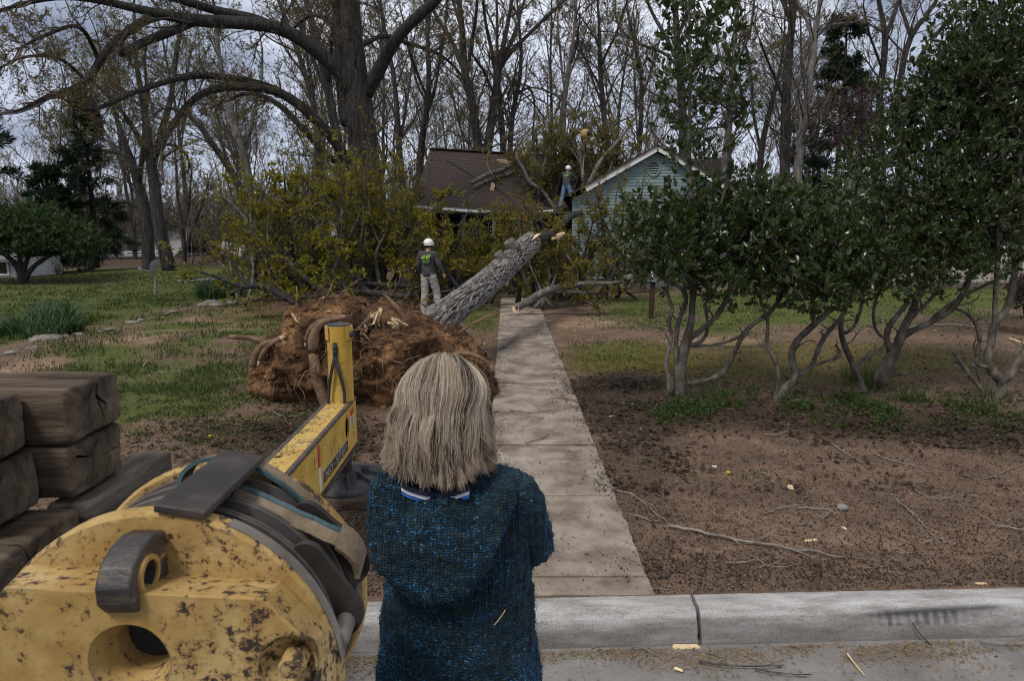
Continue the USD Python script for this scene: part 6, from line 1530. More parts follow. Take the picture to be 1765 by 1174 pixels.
leafy("holly_tree", "crooked holly leaning right, third from the walk in the hedge row", "holly tree", 8.5, [
    [(1516, 662, 27), (1527, 632, 24), (1540, 608, 21), (1551, 585, 16), (1560, 562, 14), (1569, 545, 13), (1580, 515, 12), (1592, 470, 9), (1600, 420, 7)],
    [(1490, 676, 13), (1472, 634, 11), (1457, 598, 10), (1450, 552, 8), (1460, 525, 7), (1475, 490, 6)],
    [(1472, 634, 7), (1500, 612, 6), (1526, 597, 6)], [(1456, 575, 6), (1476, 556, 6), (1484, 527, 6), (1492, 490, 5)],
    [(1534, 602, 12), (1532, 565, 10), (1545, 545, 9), (1565, 520, 8)], [(1528, 584, 6), (1508, 563, 6), (1506, 536, 6), (1512, 510, 5)],
    [(1556, 580, 12), (1605, 555, 10), (1648, 525, 11), (1665, 495, 10), (1674, 470, 9), (1680, 420, 7)], [(1600, 556, 6), (1630, 530, 5), (1680, 500, 5), (1760, 462, 4)],
    [(1520, 648, 7), (1545, 646, 6), (1566, 643, 5)], [(1560, 560, 7), (1590, 530, 6), (1620, 500, 5)]],
    [(1530, 420, 90, 80, 0.0, 1.0), (1600, 400, 90, 80, 0.1, 1.0), (1500, 330, 60, 50, 0.2, 0.8), (1560, 270, 90, 80, 0.5, 0.9), (1620, 190, 90, 90, 0.6, 0.9), (1490, 440, 60, 56, -0.3, 0.9), (1620, 445, 70, 50, -0.3, 0.9), (1555, 180, 50, 50, 0.6, 0.6), (1490, 500, 50, 24, -0.3, 0.8), (1560, 492, 60, 22, -0.2, 0.8), (1690, 120, 70, 90, 0.7, 0.8)], 603, nclu=1600, **HK)
leafy("holly_tree", "dense tall holly filling the right edge of the hedge row", "holly tree", 8.25, [
    [(1712, 694, 19), (1719, 650, 16), (1703, 629, 14), (1709, 590, 13), (1715, 560, 12), (1730, 540, 12), (1745, 496, 12), (1751, 443, 11), (1755, 360, 9), (1760, 250, 7)],
    [(1706, 632, 8), (1682, 622, 7), (1688, 590, 8), (1681, 556, 7), (1662, 538, 6), (1646, 532, 5)],
    [(1722, 660, 16), (1750, 634, 15), (1770, 600, 13), (1795, 560, 10)], [(1696, 684, 8), (1684, 662, 8), (1670, 646, 8), (1657, 625, 7), (1647, 612, 6), (1642, 606, 5)],
    [(1690, 682, 5), (1688, 650, 5), (1676, 628, 5)], [(1713, 562, 7), (1715, 520, 8), (1717, 487, 8), (1720, 440, 8), (1716, 380, 6)]],
    [(1730, 380, 110, 90, 0.1, 0.9), (1690, 260, 110, 110, 0.3, 1.0), (1730, 130, 120, 110, 0.4, 1.0), (1660, 110, 70, 80, 0.4, 0.8), (1790, 240, 90, 190, 0.2, 0.8), (1740, 20, 90, 60, 0.4, 0.8), (1650, 330, 80, 80, 0.0, 0.9), (1720, 430, 70, 46, -0.2, 0.4)], 604, nclu=2300, **HK)
leafy("green_tree", "low spreading green tree with several dark stems on the far left", "tree", 25.5, [
    [(38, 497, 14), (36, 470, 12), (24, 452, 9), (6, 436, 7), (-10, 420, 5)], [(40, 480, 10), (36, 455, 8), (32, 430, 6), (30, 405, 4)], [(44, 482, 10), (58, 460, 8), (78, 445, 7), (100, 430, 5)], [(40, 478, 8), (46, 450, 7), (56, 425, 5)]],
    [(20, 405, 80, 36, 0, 1), (80, 405, 76, 32, 0, 1), (-30, 400, 70, 40, 0, 1), (60, 378, 70, 26, 0.4, 0.8), (120, 418, 50, 20, 0, 0.6)], 605, "maple_leaf", "wood_bark", 0.13, 1900, per=8, depth=1.6, sprig=0.3, twr=0.008, up=0.1, aspect=0.6, fill=0.5)
leafy("golden_shrub", "rounded yellow green bush at the foot of the fallen branches", "shrub", 20.5, [
    [(520, 505, 8), (520, 470, 6), (516, 440, 4)], [(522, 500, 6), (540, 465, 5), (556, 440, 3)], [(518, 500, 6), (495, 470, 5), (478, 450, 3)]],
    [(515, 462, 62, 40, 0, 1), (560, 468, 50, 34, 0.2, 0.8), (470, 470, 40, 30, 0.1, 0.8)], 606, "bush_leaf", "wood_bark", 0.1, 1300, per=8, depth=0.9, sprig=0.22, twr=0.006, aspect=0.45)
leafy("dark_shrub", "dark evergreen bush below the lattice fence behind the holly row", "shrub", 21.0, [
    [(1320, 500, 8), (1320, 475, 6), (1316, 455, 4)], [(1322, 498, 6), (1345, 470, 5)]],
    [(1310, 472, 55, 26, 0, 1), (1390, 482, 60, 18, 0.2, 0.9), (1450, 486, 50, 16, 0.1, 0.6)], 607, "pine_needle", "wood_bark", 0.12, 800, per=8, depth=0.8, sprig=0.22, twr=0.006)
leafy("purple_leaved_tree", "small purple leaved tree at the left of the tall holly", "tree", 20.0, [
    [(1470, 500, 12), (1474, 400, 10), (1480, 300, 8), (1488, 220, 6), (1500, 160, 4)], [(1478, 330, 6), (1462, 270, 5), (1455, 230, 3)], [(1484, 260, 5), (1500, 210, 4)]],
    [(1490, 200, 42, 50, 0, 1), (1465, 245, 44, 26, 0, 0.8), (1510, 270, 50, 50, 0, 0.7)], 608, "purple_leaf", "wood_bark", 0.11, 240, per=6, depth=0.8, sprig=0.35, twr=0.007)
leafy("azalea_shrub", "small purple flowering bush at the far right edge", "shrub", 15.5, [
    [(1768, 540, 8), (1766, 510, 5), (1764, 492, 3)], [(1770, 535, 5), (1782, 505, 3)]],
    [(1768, 505, 26, 30, 0, 1)], 609, "purple_leaf", "wood_bark", 0.06, 260, per=8, depth=0.4, sprig=0.14, twr=0.004)


# ================================================================ the fallen tree
ft = thing("fallen_tree", "uprooted tree with orange clay root ball and a thick trunk leaning up to the house", "fallen tree", (-1.8, 8.9, 0))
# root ball: a lumpy upturned plate of clay
U, V = np.meshgrid(np.linspace(0, 1, 460), np.linspace(0, 1, 220), indexing="ij")
xr_ = -3.22 + U * 3.1
ep = np.array([[432, 668], [436, 640], [446, 604], [470, 582], [500, 566], [516, 530], [540, 515], [575, 516], [620, 520], [660, 526], [700, 540], [740, 552], [790, 570], [825, 596], [842, 630], [856, 672], [862, 705]], float)
eX = np.array([at(q[0], q[1], 8.75)[0] for q in ep])
eZ = np.array([at(q[0], q[1], 8.75)[2] for q in ep])
H = np.interp(xr_, eX, np.maximum(eZ, 0.12))
Dp = 0.30 + 0.62 * np.clip(np.sin(np.pi * np.clip(U, 0.02, 0.98)), 0, 1) ** 0.6
th = np.pi * V
cy, sy = np.cos(th), np.sin(th)
yf = 8.62 - np.sign(cy) * np.abs(cy) ** 0.75 * Dp
zf = H * np.abs(sy) ** 0.62
under = np.clip(1 - zf / 0.45, 0, 1) * (cy > 0)
yf = yf + under * 0.20 * (0.4 + fbm(np.stack([xr_ * 1.8, 0 * xr_, 0 * xr_], -1), 2, 90))
B0 = np.stack([xr_, yf, zf], -1)
nrm_ = np.stack([0 * xr_, -cy, sy], -1)
nrm_ = unit(nrm_ + 0.3 * np.stack([(U - 0.5) * 2, 0 * U, 0 * U], -1))
q = B0.copy()
rid = lambda p, o, s: 1 - np.abs(2 * fbm(p, o, s) - 1)
big = fbm(q * 1.5, 3, 61) - 0.5
mid = fbm(q * 4.2, 3, 62) - 0.5
cav = np.clip(fbm(q * 2.3 + 7, 2, 63) - 0.56, 0, 1)
fine = fbm(q * 15, 4, 64) - 0.5
clod = rid(q * 6.5, 2, 65) - 0.75
disp = big * 0.42 + mid * 0.22 + clod * 0.07 + fine * 0.075 - cav * 1.9
disp *= np.clip(zf / 0.12, 0.25, 1) * np.clip(np.minimum(U, 1 - U) * 14, 0.15, 1)
RBv = B0 + nrm_ * disp[..., None]
RBv[..., 2] = np.maximum(RBv[..., 2], -0.05)
n, m = U.shape
i = np.arange(n * m).reshape(n, m)
f = np.stack([i[:-1, :-1], i[1:, :-1], i[1:, 1:], i[:-1, 1:]], -1).reshape(-1, 4)
part(ft, "root_ball", (RBv.reshape(-1, 3), f), "clay", True, world=True)
rng = np.random.default_rng(66)
ck = []
for k in range(240):
    a, b = rng.integers(5, n - 5), rng.integers(3, int(m * 0.62))
    p = RBv[a, b]
    t = trimesh.creation.icosphere(1, 1.0)
    s = rng.uniform(0.015, 0.06) * (1.6 if rng.random() < 0.08 else 1)
    ck.append((rotz(t.vertices * (s, s * rng.uniform(0.6, 1), s * rng.uniform(0.5, 0.9)) * (0.7 + 0.6 * fbm(t.vertices * 2 + k, 2, 3))[:, None], k) + p, t.faces))
for k in range(150):
    g = G(rng.uniform(430, 860), rng.uniform(684, 735))
    t = trimesh.creation.icosphere(1, 1.0)
    s = rng.uniform(0.012, 0.05)
    ck.append((rotz(t.vertices * (s, s * 0.8, s * 0.6) * (0.7 + 0.6 * fbm(t.vertices * 2 + k, 2, 4))[:, None], k) + [g[0], g[1], 0.01], t.faces))
part(ft, "clods", cat(ck), "clay", 50, world=True, kind="stuff")


def root(pts, Y, label=None, pale=None, matn="root_bark", dy=0.0, name="root", n=26, noise_=0.25):
    P = np.array([at(a, b, Y + dy * k / (len(pts) - 1)) for k, (a, b, w) in enumerate(pts)])
    W = np.array([w for *_, w in pts]) * Y / FPX / 2
    p, r = smooth_path(P, n, W)
    kn = 1 + (fbm(p * 14, 3, int(pts[0][0])) - 0.5) * noise_ * 2
    v, f = tube_batch(p[None], (r * kn)[None], 12)
    o = part(ft, name, (v, f), matn, True, world=True)
    if pale:
        for e, (c, c2) in (("a", (p[0], p[1])), ("b", (p[-1], p[-2]))):
            if e in pale:
                d = unit(c - c2)
                rr = r[0] if e == "a" else r[-1]
                u = unit(np.cross(d, [0.3, 0.2, 1]))
                w = np.cross(d, u)
                k_ = np.arange(10) / 10 * 2 * np.pi
                ring = c + (u * np.cos(k_)[:, None] + w * np.sin(k_)[:, None]) * rr * 1.02
                rg = np.random.default_rng(int(c[0] * 1000) % 997)
                tip = ring * 0.55 + c * 0.45 + d * rr * rg.uniform(0.4, 3.2, 10)[:, None]
                vv = np.vstack([ring, tip, c[None] + d * rr * 0.8])
                ff = [[a, (a + 1) % 10, 10 + (a + 1) % 10] for a in range(10)] + [[a, 10 + (a + 1) % 10, 10 + a] for a in range(10)] + [[10 + a, 10 + (a + 1) % 10, 20] for a in range(10)]
                part(o, "torn_end", (vv, np.array(ff)), "fresh_wood", False, world=True)
    return o


root([(596, 546, 9), (566, 553, 11), (547, 565, 14), (540, 590, 19), (542, 625, 20), (549, 660, 20), (559, 690, 19), (568, 715, 17)], 7.75)
root([(505, 588, 5), (512, 572, 6), (527, 556, 7), (542, 533, 5), (556, 514, 3)], 8.0, pale="b")
root([(527, 591, 5), (536, 566, 8), (548, 556, 8), (568, 551, 7), (600, 546, 6)], 7.8, pale="a")
root([(436, 632, 11), (441, 612, 15), (452, 598, 14), (470, 588, 10), (500, 574, 8)], 8.1)
root([(447, 622, 6), (455, 606, 9), (470, 592, 9), (484, 583, 8)], 8.0, pale="ab")
root([(660, 505, 5), (674, 520, 7), (688, 536, 9), (698, 556, 8), (702, 580, 7)], 8.2)
root([(790, 575, 4), (812, 560, 4), (836, 548, 3), (862, 540, 2)], 8.8)
root([(395, 581, 8), (420, 582, 9), (450, 588, 10), (470, 596, 8)], 8.9)
root([(640, 546, 7), (628, 560, 9), (624, 580, 8), (630, 604, 6)], 8.0, pale="a")
root([(568, 600, 5), (560, 612, 7), (552, 622, 8)], 7.95)
root([(720, 590, 4), (690, 600, 6), (668, 622, 6), (664, 650, 4)], 7.9)
root([(845, 630, 4), (830, 618, 7), (806, 610, 8), (780, 612, 6)], 8.0, pale="a")
for (a, b) in ((515, 552), (646, 548), (560, 545), (636, 566), (500, 592), (682, 560)):
    p = at(a, b, 8.02)
    ch = []
    for s in range(6):
        d = unit(rng.normal(0, 1, 3) + [0, -0.5, 0.6])
        w = unit(np.cross(d, rng.normal(0, 1, 3)))
        ch.append(obox(p + rng.normal(0, 0.03, 3), d * rng.uniform(0.04, 0.10), w * rng.uniform(0.008, 0.022), np.cross(d, w) * 0.006))
    part(ft, "splinters", cat(ch), "fresh_wood", False, world=True, kind="stuff")
# hair roots
a, b = rng.integers(8, n - 8, 520), rng.integers(6, int(m * 0.6), 520)
p0 = RBv[a, b]
Ph, Rh = grow(rng, p0, nrm_[a, b] * 0.7 + rng.normal(0, 0.6, (520, 3)) + [0, -0.3, 0.1], rng.uniform(0.08, 0.5, 520), np.full(520, 0.0035), 7, 0.35, -0.22, 0.3)
part(ft, "hair_roots", tube_batch(Ph, Rh, 3), "root_bark", True, world=True, kind="stuff")
a, b = rng.integers(8, n - 8, 60), rng.integers(10, int(m * 0.6), 60)
Ph, Rh = grow(rng, RBv[a, b], nrm_[a, b] + rng.normal(0, 0.7, (60, 3)), rng.uniform(0.2, 0.75, 60), rng.uniform(0.006, 0.014, 60), 9, 0.28, -0.1, 0.3)
part(ft, "small_roots", tube_batch(Ph, Rh, 5), "root_bark", True, world=True, kind="stuff")
# matted fibres hanging in tufts
tf = []
for (cx_, cy_) in ((668, 620), (690, 560), (650, 540), (720, 600), (600, 560), (770, 600), (560, 640), (700, 640), (640, 600)):
    c = at(cx_, cy_, 7.98)
    s0 = c + rng.normal(0, 0.09, (60, 3))
    Pq, Rq = grow(rng, s0, rng.normal(0, 0.5, (60, 3)) + [0, -0.2, -0.9], rng.uniform(0.08, 0.24, 60), np.full(60, 0.0022), 5, 0.2, -0.1, 0.4)
    tf.append(tube_batch(Pq, Rq, 3, False))
part(ft, "root_fibres", cat(tf), "root_bark", True, world=True, kind="stuff")

# trunk with furrowed bark
tp = [(722, 580, 80, 9.0), (748, 560, 62, 9.5), (772, 541, 55, 10.0), (800, 519, 51, 10.6), (835, 491, 47, 11.6), (868, 462, 43, 12.7), (896, 436, 39, 13.8), (914, 420, 37, 14.5)]
P = np.array([at(a, b, y) for a, b, w, y in tp])
W = np.array([w * y / FPX / 2 for a, b, w, y in tp])
NL, NA = 420, 150
p, r = smooth_path(P, NL, W)
t = unit(np.gradient(p, axis=0))
u = unit(np.cross(t, [0, 0, 1.0]))
w = np.cross(u, t)
S = np.linspace(0, np.linalg.norm(np.diff(p, axis=0), axis=1).sum(), NL)
A = np.arange(NA) / NA * 2 * np.pi
ca, sa = np.cos(A)[None], np.sin(A)[None]
SS = S[:, None] + 0 * ca
co = np.stack([ca * 6.5 + 0 * SS, sa * 6.5 + 0 * SS, SS * 3.1], -1)
warp = (fbm(co * 0.6, 2, 70) - 0.5) * 1.6
b1 = rid(co + warp[..., None], 2, 71)
b2 = rid(np.stack([ca * 11 + 0 * SS, sa * 11 + 0 * SS, SS * 7], -1) + warp[..., None], 2, 72)
crack = np.clip((b1 - 0.80) / 0.14, 0, 1) * 0.8 + np.clip((b2 - 0.84) / 0.12, 0, 1) * 0.4
lump = (fbm(np.stack([ca * 1.2 + 0 * SS, sa * 1.2 + 0 * SS, SS * 1.3], -1), 3, 73) - 0.5)
rr = r[:, None] * (1 + lump * 0.16) - crack * 0.034 + (fbm(co * 3, 2, 74) - 0.5) * 0.012
vv = p[:, None] + u[:, None] * (ca * rr)[..., None] + w[:, None] * (sa * rr)[..., None]
i = np.arange(NL * NA).reshape(NL, NA)
i2 = np.roll(i, -1, 1)
f = np.stack([i[:-1], i2[:-1], i2[1:], i[1:]], -1).reshape(-1, 4)
trunk_o = part(ft, "trunk", (vv.reshape(-1, 3), f), "fallen_bark", True, world=True, attrs={"crack": np.clip(crack, 0, 1).ravel()})
# stepped saw cuts at the top end
ce, te, ue, we = p[-1], t[-1], u[-1], w[-1]
re = r[-1]


def disc_cap(c, d, uu, ww, rad, nseg=28, seed=0, tilt=0.0):
    k = np.arange(nseg) / nseg * 2 * np.pi
    rg = 1 + 0.06 * np.sin(k * 3 + seed)
    ring = c + (uu * np.cos(k)[:, None] + ww * np.sin(k)[:, None]) * (rad * rg)[:, None] + d * (tilt * np.cos(k - 0.7))[:, None]
    return np.vstack([ring, ring - d * 0.05, c[None]]), np.array([[a, (a + 1) % nseg, 2 * nseg] for a in range(nseg)] + [[a, nseg + a, nseg + (a + 1) % nseg] for a in range(nseg)] + [[a, nseg + (a + 1) % nseg, (a + 1) % nseg] for a in range(nseg)])


part(trunk_o, "saw_cut", disc_cap(ce, te, ue, we, re * 0.97), "fresh_wood", False, world=True)
st1 = [ce + te * s + we * re * 0.25 - ue * re * 0.45 for s in (-0.25, 0.05, 0.36)]
part(ft, "stub", tube(st1, [re * 0.62, re * 0.58, re * 0.5], 14, 16), "fallen_branch_bark", True, world=True)
cutA, cutB = at(909, 418, 14.1), at(928, 403, 14.45)
dc = (cutB - cutA) / 2
part(trunk_o, "pale_cut_strip", obox((cutA + cutB) / 2, dc, unit(np.cross(dc, [0.6, 0.8, 0])) * 0.055, unit(np.array([0.3, -0.9, 0.2])) * 0.03), "fresh_wood", False, world=True)
for (a, b, y, l, wd) in ((886, 428, 13.3, 0.16, 26), (866, 446, 12.6, 0.12, 22), (850, 462, 12.0, 0.07, 16)):
    c = at(a, b, y)
    part(ft, "branch_stub", tube([c, c + np.array([-0.4, -0.25, 0.5]) * l, c + np.array([-0.7, -0.4, 0.95]) * l], np.array([wd, wd * 0.85, wd * 0.7]) * y / FPX / 2, 10, 12), "fallen_branch_bark", True, world=True)
c = at(874, 483, 12.6)
part(ft, "sawn_stub", disc_cap(c, unit(np.array([0.55, -0.8, -0.1])), unit(np.array([0.8, 0.55, 0])) * 0.45, np.array([0, 0, 1.0]), 0.10), "fresh_wood", False, world=True)
part(ft, "sawn_stub_wood", tube([c + [0.0, 0.02, 0], c + [-0.15, 0.25, 0.05]], [0.08, 0.1], 6, 12), "fallen_branch_bark", True, world=True)

# crown pieces. The limb running on from the cut, with a torn pale slab
fl = thing("broken_limb", "dark broken limb with a torn pale slab running from the trunk's cut to the roof", "limb", at(965, 395, 15.5) * [1, 1, 0])
part(fl, "limb", (lambda pr_: tube_batch(pr_[0][None], pr_[1][None], 14))(limb3([(926, 412, 18), (944, 405, 16), (962, 393, 14), (980, 378, 12), (994, 368, 10), (1006, 362, 7)], 14.8, 30, rng, 9.5)), "wood_bark", True, world=True)
SP = [at(952, 410, 14.6), at(966, 408, 14.7), at(976, 400, 14.8), at(984, 388, 14.9)]
rgs = np.random.default_rng(88)
sps = smooth_path(SP, 9)
for k in range(7):
    i_ = int(rgs.integers(0, 4))
    j_ = min(8, i_ + int(rgs.integers(2, 5)))
    off = rgs.normal(0, 0.03, 3) * [1, 0.6, 1]
    d_ = sps[j_] - sps[i_]
    w_ = unit(np.cross(d_, [0.2, 0.9, 0.3])) * rgs.uniform(0.03, 0.065)
    n2 = unit(np.cross(d_, w_)) * 0.012
    a_, b_ = sps[i_] + off, sps[j_] + off * 0.7
    part(fl, "splinter", hullpts([a_ + w_, a_ - w_, a_ + n2, a_ - n2, (a_ + b_) / 2 + w_ * 0.9 + n2, (a_ + b_) / 2 - w_ * 0.7 - n2, b_ + w_ * 0.15, b_ - w_ * 0.1 + n2]), "fresh_wood", False, world=True)

FK = dict(A=(11, 7), B=5, C=4, leaves=2, lA=(0.2, 0.42), maxL=1.5, minA=0.35, twig_r=0.005, t0=0.12, flat=0.2, up=0.07, wander=0.18, la=(0.4, 0.95))


def fallen(label, Y, limbs, seed, leafm="young_leaf", lsize=0.12, kw=None, group=None, bark="fallen_branch_bark", name="fallen_branch", dys=None, twigm="dark_twig"):
    return tree_thing(name, label, "branch", Y, limbs, seed, bark=bark, leafm=leafm, kw={**FK, **(kw or {})}, lsize=lsize, group=group, parts=("limb", "branch"), limb_n=18, dys=dys, twigm=twigm)


fallen("pale bent limb rising leftwards from behind the root ball", 16.2, [
    [(572, 514, 11), (548, 495, 10), (524, 478, 9), (488, 446, 9), (464, 428, 8), (440, 398, 7), (426, 380, 5), (398, 350, 4), (372, 330, 2)], [(440, 398, 6), (444, 360, 5), (452, 336, 4), (462, 315, 3)], [(464, 428, 5), (462, 395, 4), (470, 350, 3)]], 701)
fallen("pale crooked branch standing in the heap beside the golden bush", 16.8, [
    [(500, 470, 7), (498, 442, 7), (499, 395, 6), (508, 378, 6), (538, 355, 5), (558, 342, 3), (580, 320, 2)], [(499, 400, 4), (492, 360, 3), (500, 325, 2)]], 702)
fallen("slim pale stem right behind the standing worker's left side", 17.6, [
    [(652, 495, 7), (650, 462, 6), (648, 442, 6), (655, 420, 5), (664, 402, 4), (670, 360, 3), (676, 320, 2)], [(655, 420, 4), (640, 380, 3), (636, 345, 2)]], 703)
fallen("grey forked branch reaching up just behind the worker", 18.2, [
    [(688, 470, 7), (692, 440, 6), (713, 400, 5), (735, 372, 4), (758, 345, 3)], [(700, 425, 5), (735, 410, 4), (760, 415, 3)], [(692, 440, 4), (690, 400, 3), (700, 360, 2)]], 704)
fallen("dark bare limb lying left across the stones and lawn edge", 15.4, [
    [(520, 528, 13), (495, 514, 12), (468, 500, 11), (440, 492, 11), (420, 494, 9), (398, 486, 7), (376, 478, 6), (350, 470, 4), (335, 466, 2)], [(430, 492, 8), (412, 470, 7), (398, 450, 5), (384, 440, 3)], [(420, 494, 6), (400, 502, 5), (385, 496, 3)], [(470, 500, 6), (448, 516, 5), (430, 522, 4)]], 705, kw=dict(leaves=1, A=(6, 7)), bark="wood_bark")
fallen("long grey limb lying level on the ground behind the root ball", 15.8, [
    [(700, 512, 12), (667, 507, 12), (620, 504, 11), (580, 506, 9), (545, 510, 7), (510, 512, 5)], [(640, 505, 8), (612, 480, 7), (590, 452, 5), (562, 420, 4), (550, 390, 3)], [(600, 505, 7), (580, 480, 6), (549, 465, 5), (503, 450, 4)]], 706, bark="wood_bark")
fallen("low dark limbs crossing beneath the fallen crown near the worker's feet", 17.0, [
    [(842, 520, 13), (800, 505, 12), (760, 500, 11), (700, 494, 10), (640, 488, 8), (590, 494, 6)], [(800, 505, 9), (770, 470, 7), (750, 430, 5), (742, 395, 3)], [(740, 498, 7), (720, 470, 5), (676, 455, 4)]], 707, bark="wood_bark")
rng = np.random.default_rng(720)
ex_, ey_ = [385, 420, 450, 490, 520, 560, 600, 650, 700, 725, 745, 770, 810, 850, 880], [380, 318, 285, 276, 272, 268, 268, 275, 272, 300, 352, 368, 388, 405, 425]
for k in range(16):
    x0 = 405 + 445 * (k + 0.5) / 16
    Y = rng.uniform(16, 20.5)
    yb = 386 + 2.15 * FPX / Y * 0.98
    limbs = []
    for j in range(3):
        x1 = x0 + rng.uniform(-70, 70)
        yt = np.interp(x1, ex_, ey_) + rng.uniform(12, 100)
        a0, b0 = x0 + rng.uniform(-18, 18), yb - rng.uniform(0, 20)
        bend = rng.uniform(-25, 25)
        limbs.append([(a0, b0, 6), (a0 + (x1 - a0) * 0.3 + bend, b0 + (yt - b0) * 0.35, 5), (a0 + (x1 - a0) * 0.7 + bend * 0.5, b0 + (yt - b0) * 0.72, 4), (x1, yt, 2)])
    fallen("fallen branch with fresh yellow green leaves in the heap left of the trunk", Y, limbs, 721 + k, kw=dict(A=(11, 7), leaves=2, maxL=1.3, B=5, C=4), bark="wood_bark" if k % 2 else "fallen_branch_bark", group="leafy fallen branches left of the trunk", lsize=0.09, dys=[rng.uniform(-1, 1) for _ in limbs], leafm="young_leaf" if k % 3 else "olive_leaf")

rng = np.random.default_rng(741)
for k in range(7):
    x0 = 755 + 140 * (k + 0.5) / 7
    Y = rng.uniform(18.5, 23)
    yb = 386 + 2.15 * FPX / Y * 0.97
    limbs = []
    for j in range(3):
        x1 = np.clip(x0 + rng.uniform(-50, 50), 735, 905)
        yt = rng.uniform(372, 430)
        limbs.append([(x0 + rng.uniform(-15, 15), yb, 6), (x0 * 0.6 + x1 * 0.4 + rng.uniform(-12, 12), yb * 0.5 + yt * 0.5, 4), (x1, yt, 2)])
    fallen("leafy fallen branch in front of the dark porch", Y, limbs, 741 + k, kw=dict(A=(11, 7), B=5, C=4, leaves=2, maxL=1.1), group="leafy branches in front of the porch", leafm="young_leaf" if k % 2 else "olive_leaf", lsize=0.09, bark="wood_bark")

# right of the trunk and over the roof
fallen("sawn grey limb lying across the end of the walk", 16.0, [
    [(889, 532, 13), (915, 516, 14), (944, 500, 14), (975, 493, 12), (1015, 490, 8), (1060, 487, 6), (1100, 470, 5)], [(944, 500, 8), (980, 503, 7), (1020, 505, 5)], [(990, 492, 5), (992, 460, 4), (975, 438, 4), (962, 414, 3)]], 751, kw=dict(A=(6, 7)), leafm="olive_leaf", name="sawn_limb")
c = at(888.5, 532.5, 15.95)
part(None, "saw_cut_disc", disc_cap(c, unit(np.array([-0.45, -0.85, -0.1])), unit(np.array([0.85, -0.45, 0])), np.array([0, 0, 1.0]), 0.088), "fresh_wood")
pr = stage.GetPrimAtPath("/World/saw_cut_disc")
tag(pr, "round pale sawn end of the grey limb on the walk", "log end")
fallen("crane held pale stem standing upright among leaves on the roof", 25.2, [
    [(1010, 372, 10), (1009, 340, 9), (1005, 300, 8), (1003, 268, 8), (1004, 240, 6)], [(1003, 275, 5), (992, 250, 4), (990, 225, 3), (996, 205, 2)], [(1006, 320, 4), (1014, 300, 4), (1018, 272, 3)]], 752, kw=dict(leaves=1, A=(5, 6)), bark="pale_bark", leafm="olive_leaf")
fallen("pale bare branch slanting up to the right above the gable's slope", 24.6, [
    [(1014, 318, 9), (1023, 300, 8), (1034, 279, 7), (1052, 258, 6), (1070, 236, 5), (1086, 214, 3)], [(1030, 285, 5), (1046, 268, 4), (1066, 264, 3)]], 753, kw=dict(leaves=1, A=(5, 6)), bark="pale_bark", leafm="olive_leaf")
fallen("broken grey limbs with torn pale ends lying on the brown roof", 25.4, [
    [(798, 333, 8), (815, 325, 8), (838, 314, 9), (862, 305, 9), (888, 302, 9), (915, 304, 8)], [(812, 315, 6), (830, 306, 7), (852, 296, 7), (876, 288, 7), (892, 276, 6), (903, 268, 4)], [(848, 300, 3), (840, 280, 3), (842, 262, 2)]], 754, kw=dict(leaves=1, A=(4, 6), maxL=0.8), name="broken_limb", dys=[2.4, 2.4, 1], leafm="young_leaf")
for (a, b, l, an) in ((792, 336, 0.28, 0.35), (870, 281, 0.3, -0.1), (900, 270, 0.25, 0.5), (849, 327, 0.2, 1.35)):
    c = at(a, b, 26.0 if b > 300 else 26.8) + np.array([0, -0.25, 0.05])
    d = np.array([math.cos(an), 0.1, math.sin(an)])
    w_ = unit(np.cross(d, [0, 1, 0]))
    part(None, "torn_wood", cat([obox(c + w_ * 0.03 * s, d * l * (0.8 + 0.2 * s), w_ * 0.035, (0, 0.03, 0)) for s in (-1, 0, 1)]), "fresh_wood")
    pr = stage.GetPrimAtPath("/World/" + ("torn_wood" if _used["/World/torn_wood"] == 0 else "torn_wood_%03d" % _used["/World/torn_wood"]))
    tag(pr, {792: "torn pale end of the roof limb nearest the gutter", 870: "pale torn wood below the roof's branch tangle", 900: "reddish torn tip highest on the roof limbs", 849: "loose pale chunk of wood on the roof shingles"}[a], "broken wood")
fallen("bare arching grey branch hanging down the roof towards the gutter", 24.9, [
    [(890, 262, 4), (893, 276, 5), (903, 292, 5), (911, 312, 6), (930, 325, 6), (946, 343, 6), (958, 362, 6), (968, 380, 5)], [(911, 312, 4), (925, 300, 3), (918, 270, 3)]], 755, kw=dict(leaves=1, A=(5, 6)), leafm="olive_leaf")
rng = np.random.default_rng(801)
for k in range(8):
    x0 = 915 + 170 * (k + 0.5) / 8
    Y = rng.uniform(25.8, 27.0)
    limbs = []
    for j in range(3):
        x1 = x0 + rng.uniform(-45, 45)
        yt = rng.uniform(218, 290)
        limbs.append([(x0 + rng.uniform(-10, 10), rng.uniform(335, 372), 3.4), (x0 * 0.6 + x1 * 0.4 + rng.uniform(-14, 14), 0.55 * 350 + 0.45 * yt, 2.8), (x1, yt, 1.6)])
    fallen("fine pale twiggy branch sticking up from the roof pile", Y, limbs, 801 + k, kw=dict(A=(9, 7), B=5, C=4, leaves=1, maxL=1.3, minA=0.5, twig_r=0.006), group="pale twiggy branches on the roof", leafm="young_leaf", lsize=0.08, bark="pale_bark", twigm="grey_twig")
rng = np.random.default_rng(760)
ex2, ey2 = [860, 890, 920, 960, 1000, 1040, 1080, 1120], [270, 225, 215, 210, 210, 215, 230, 262]
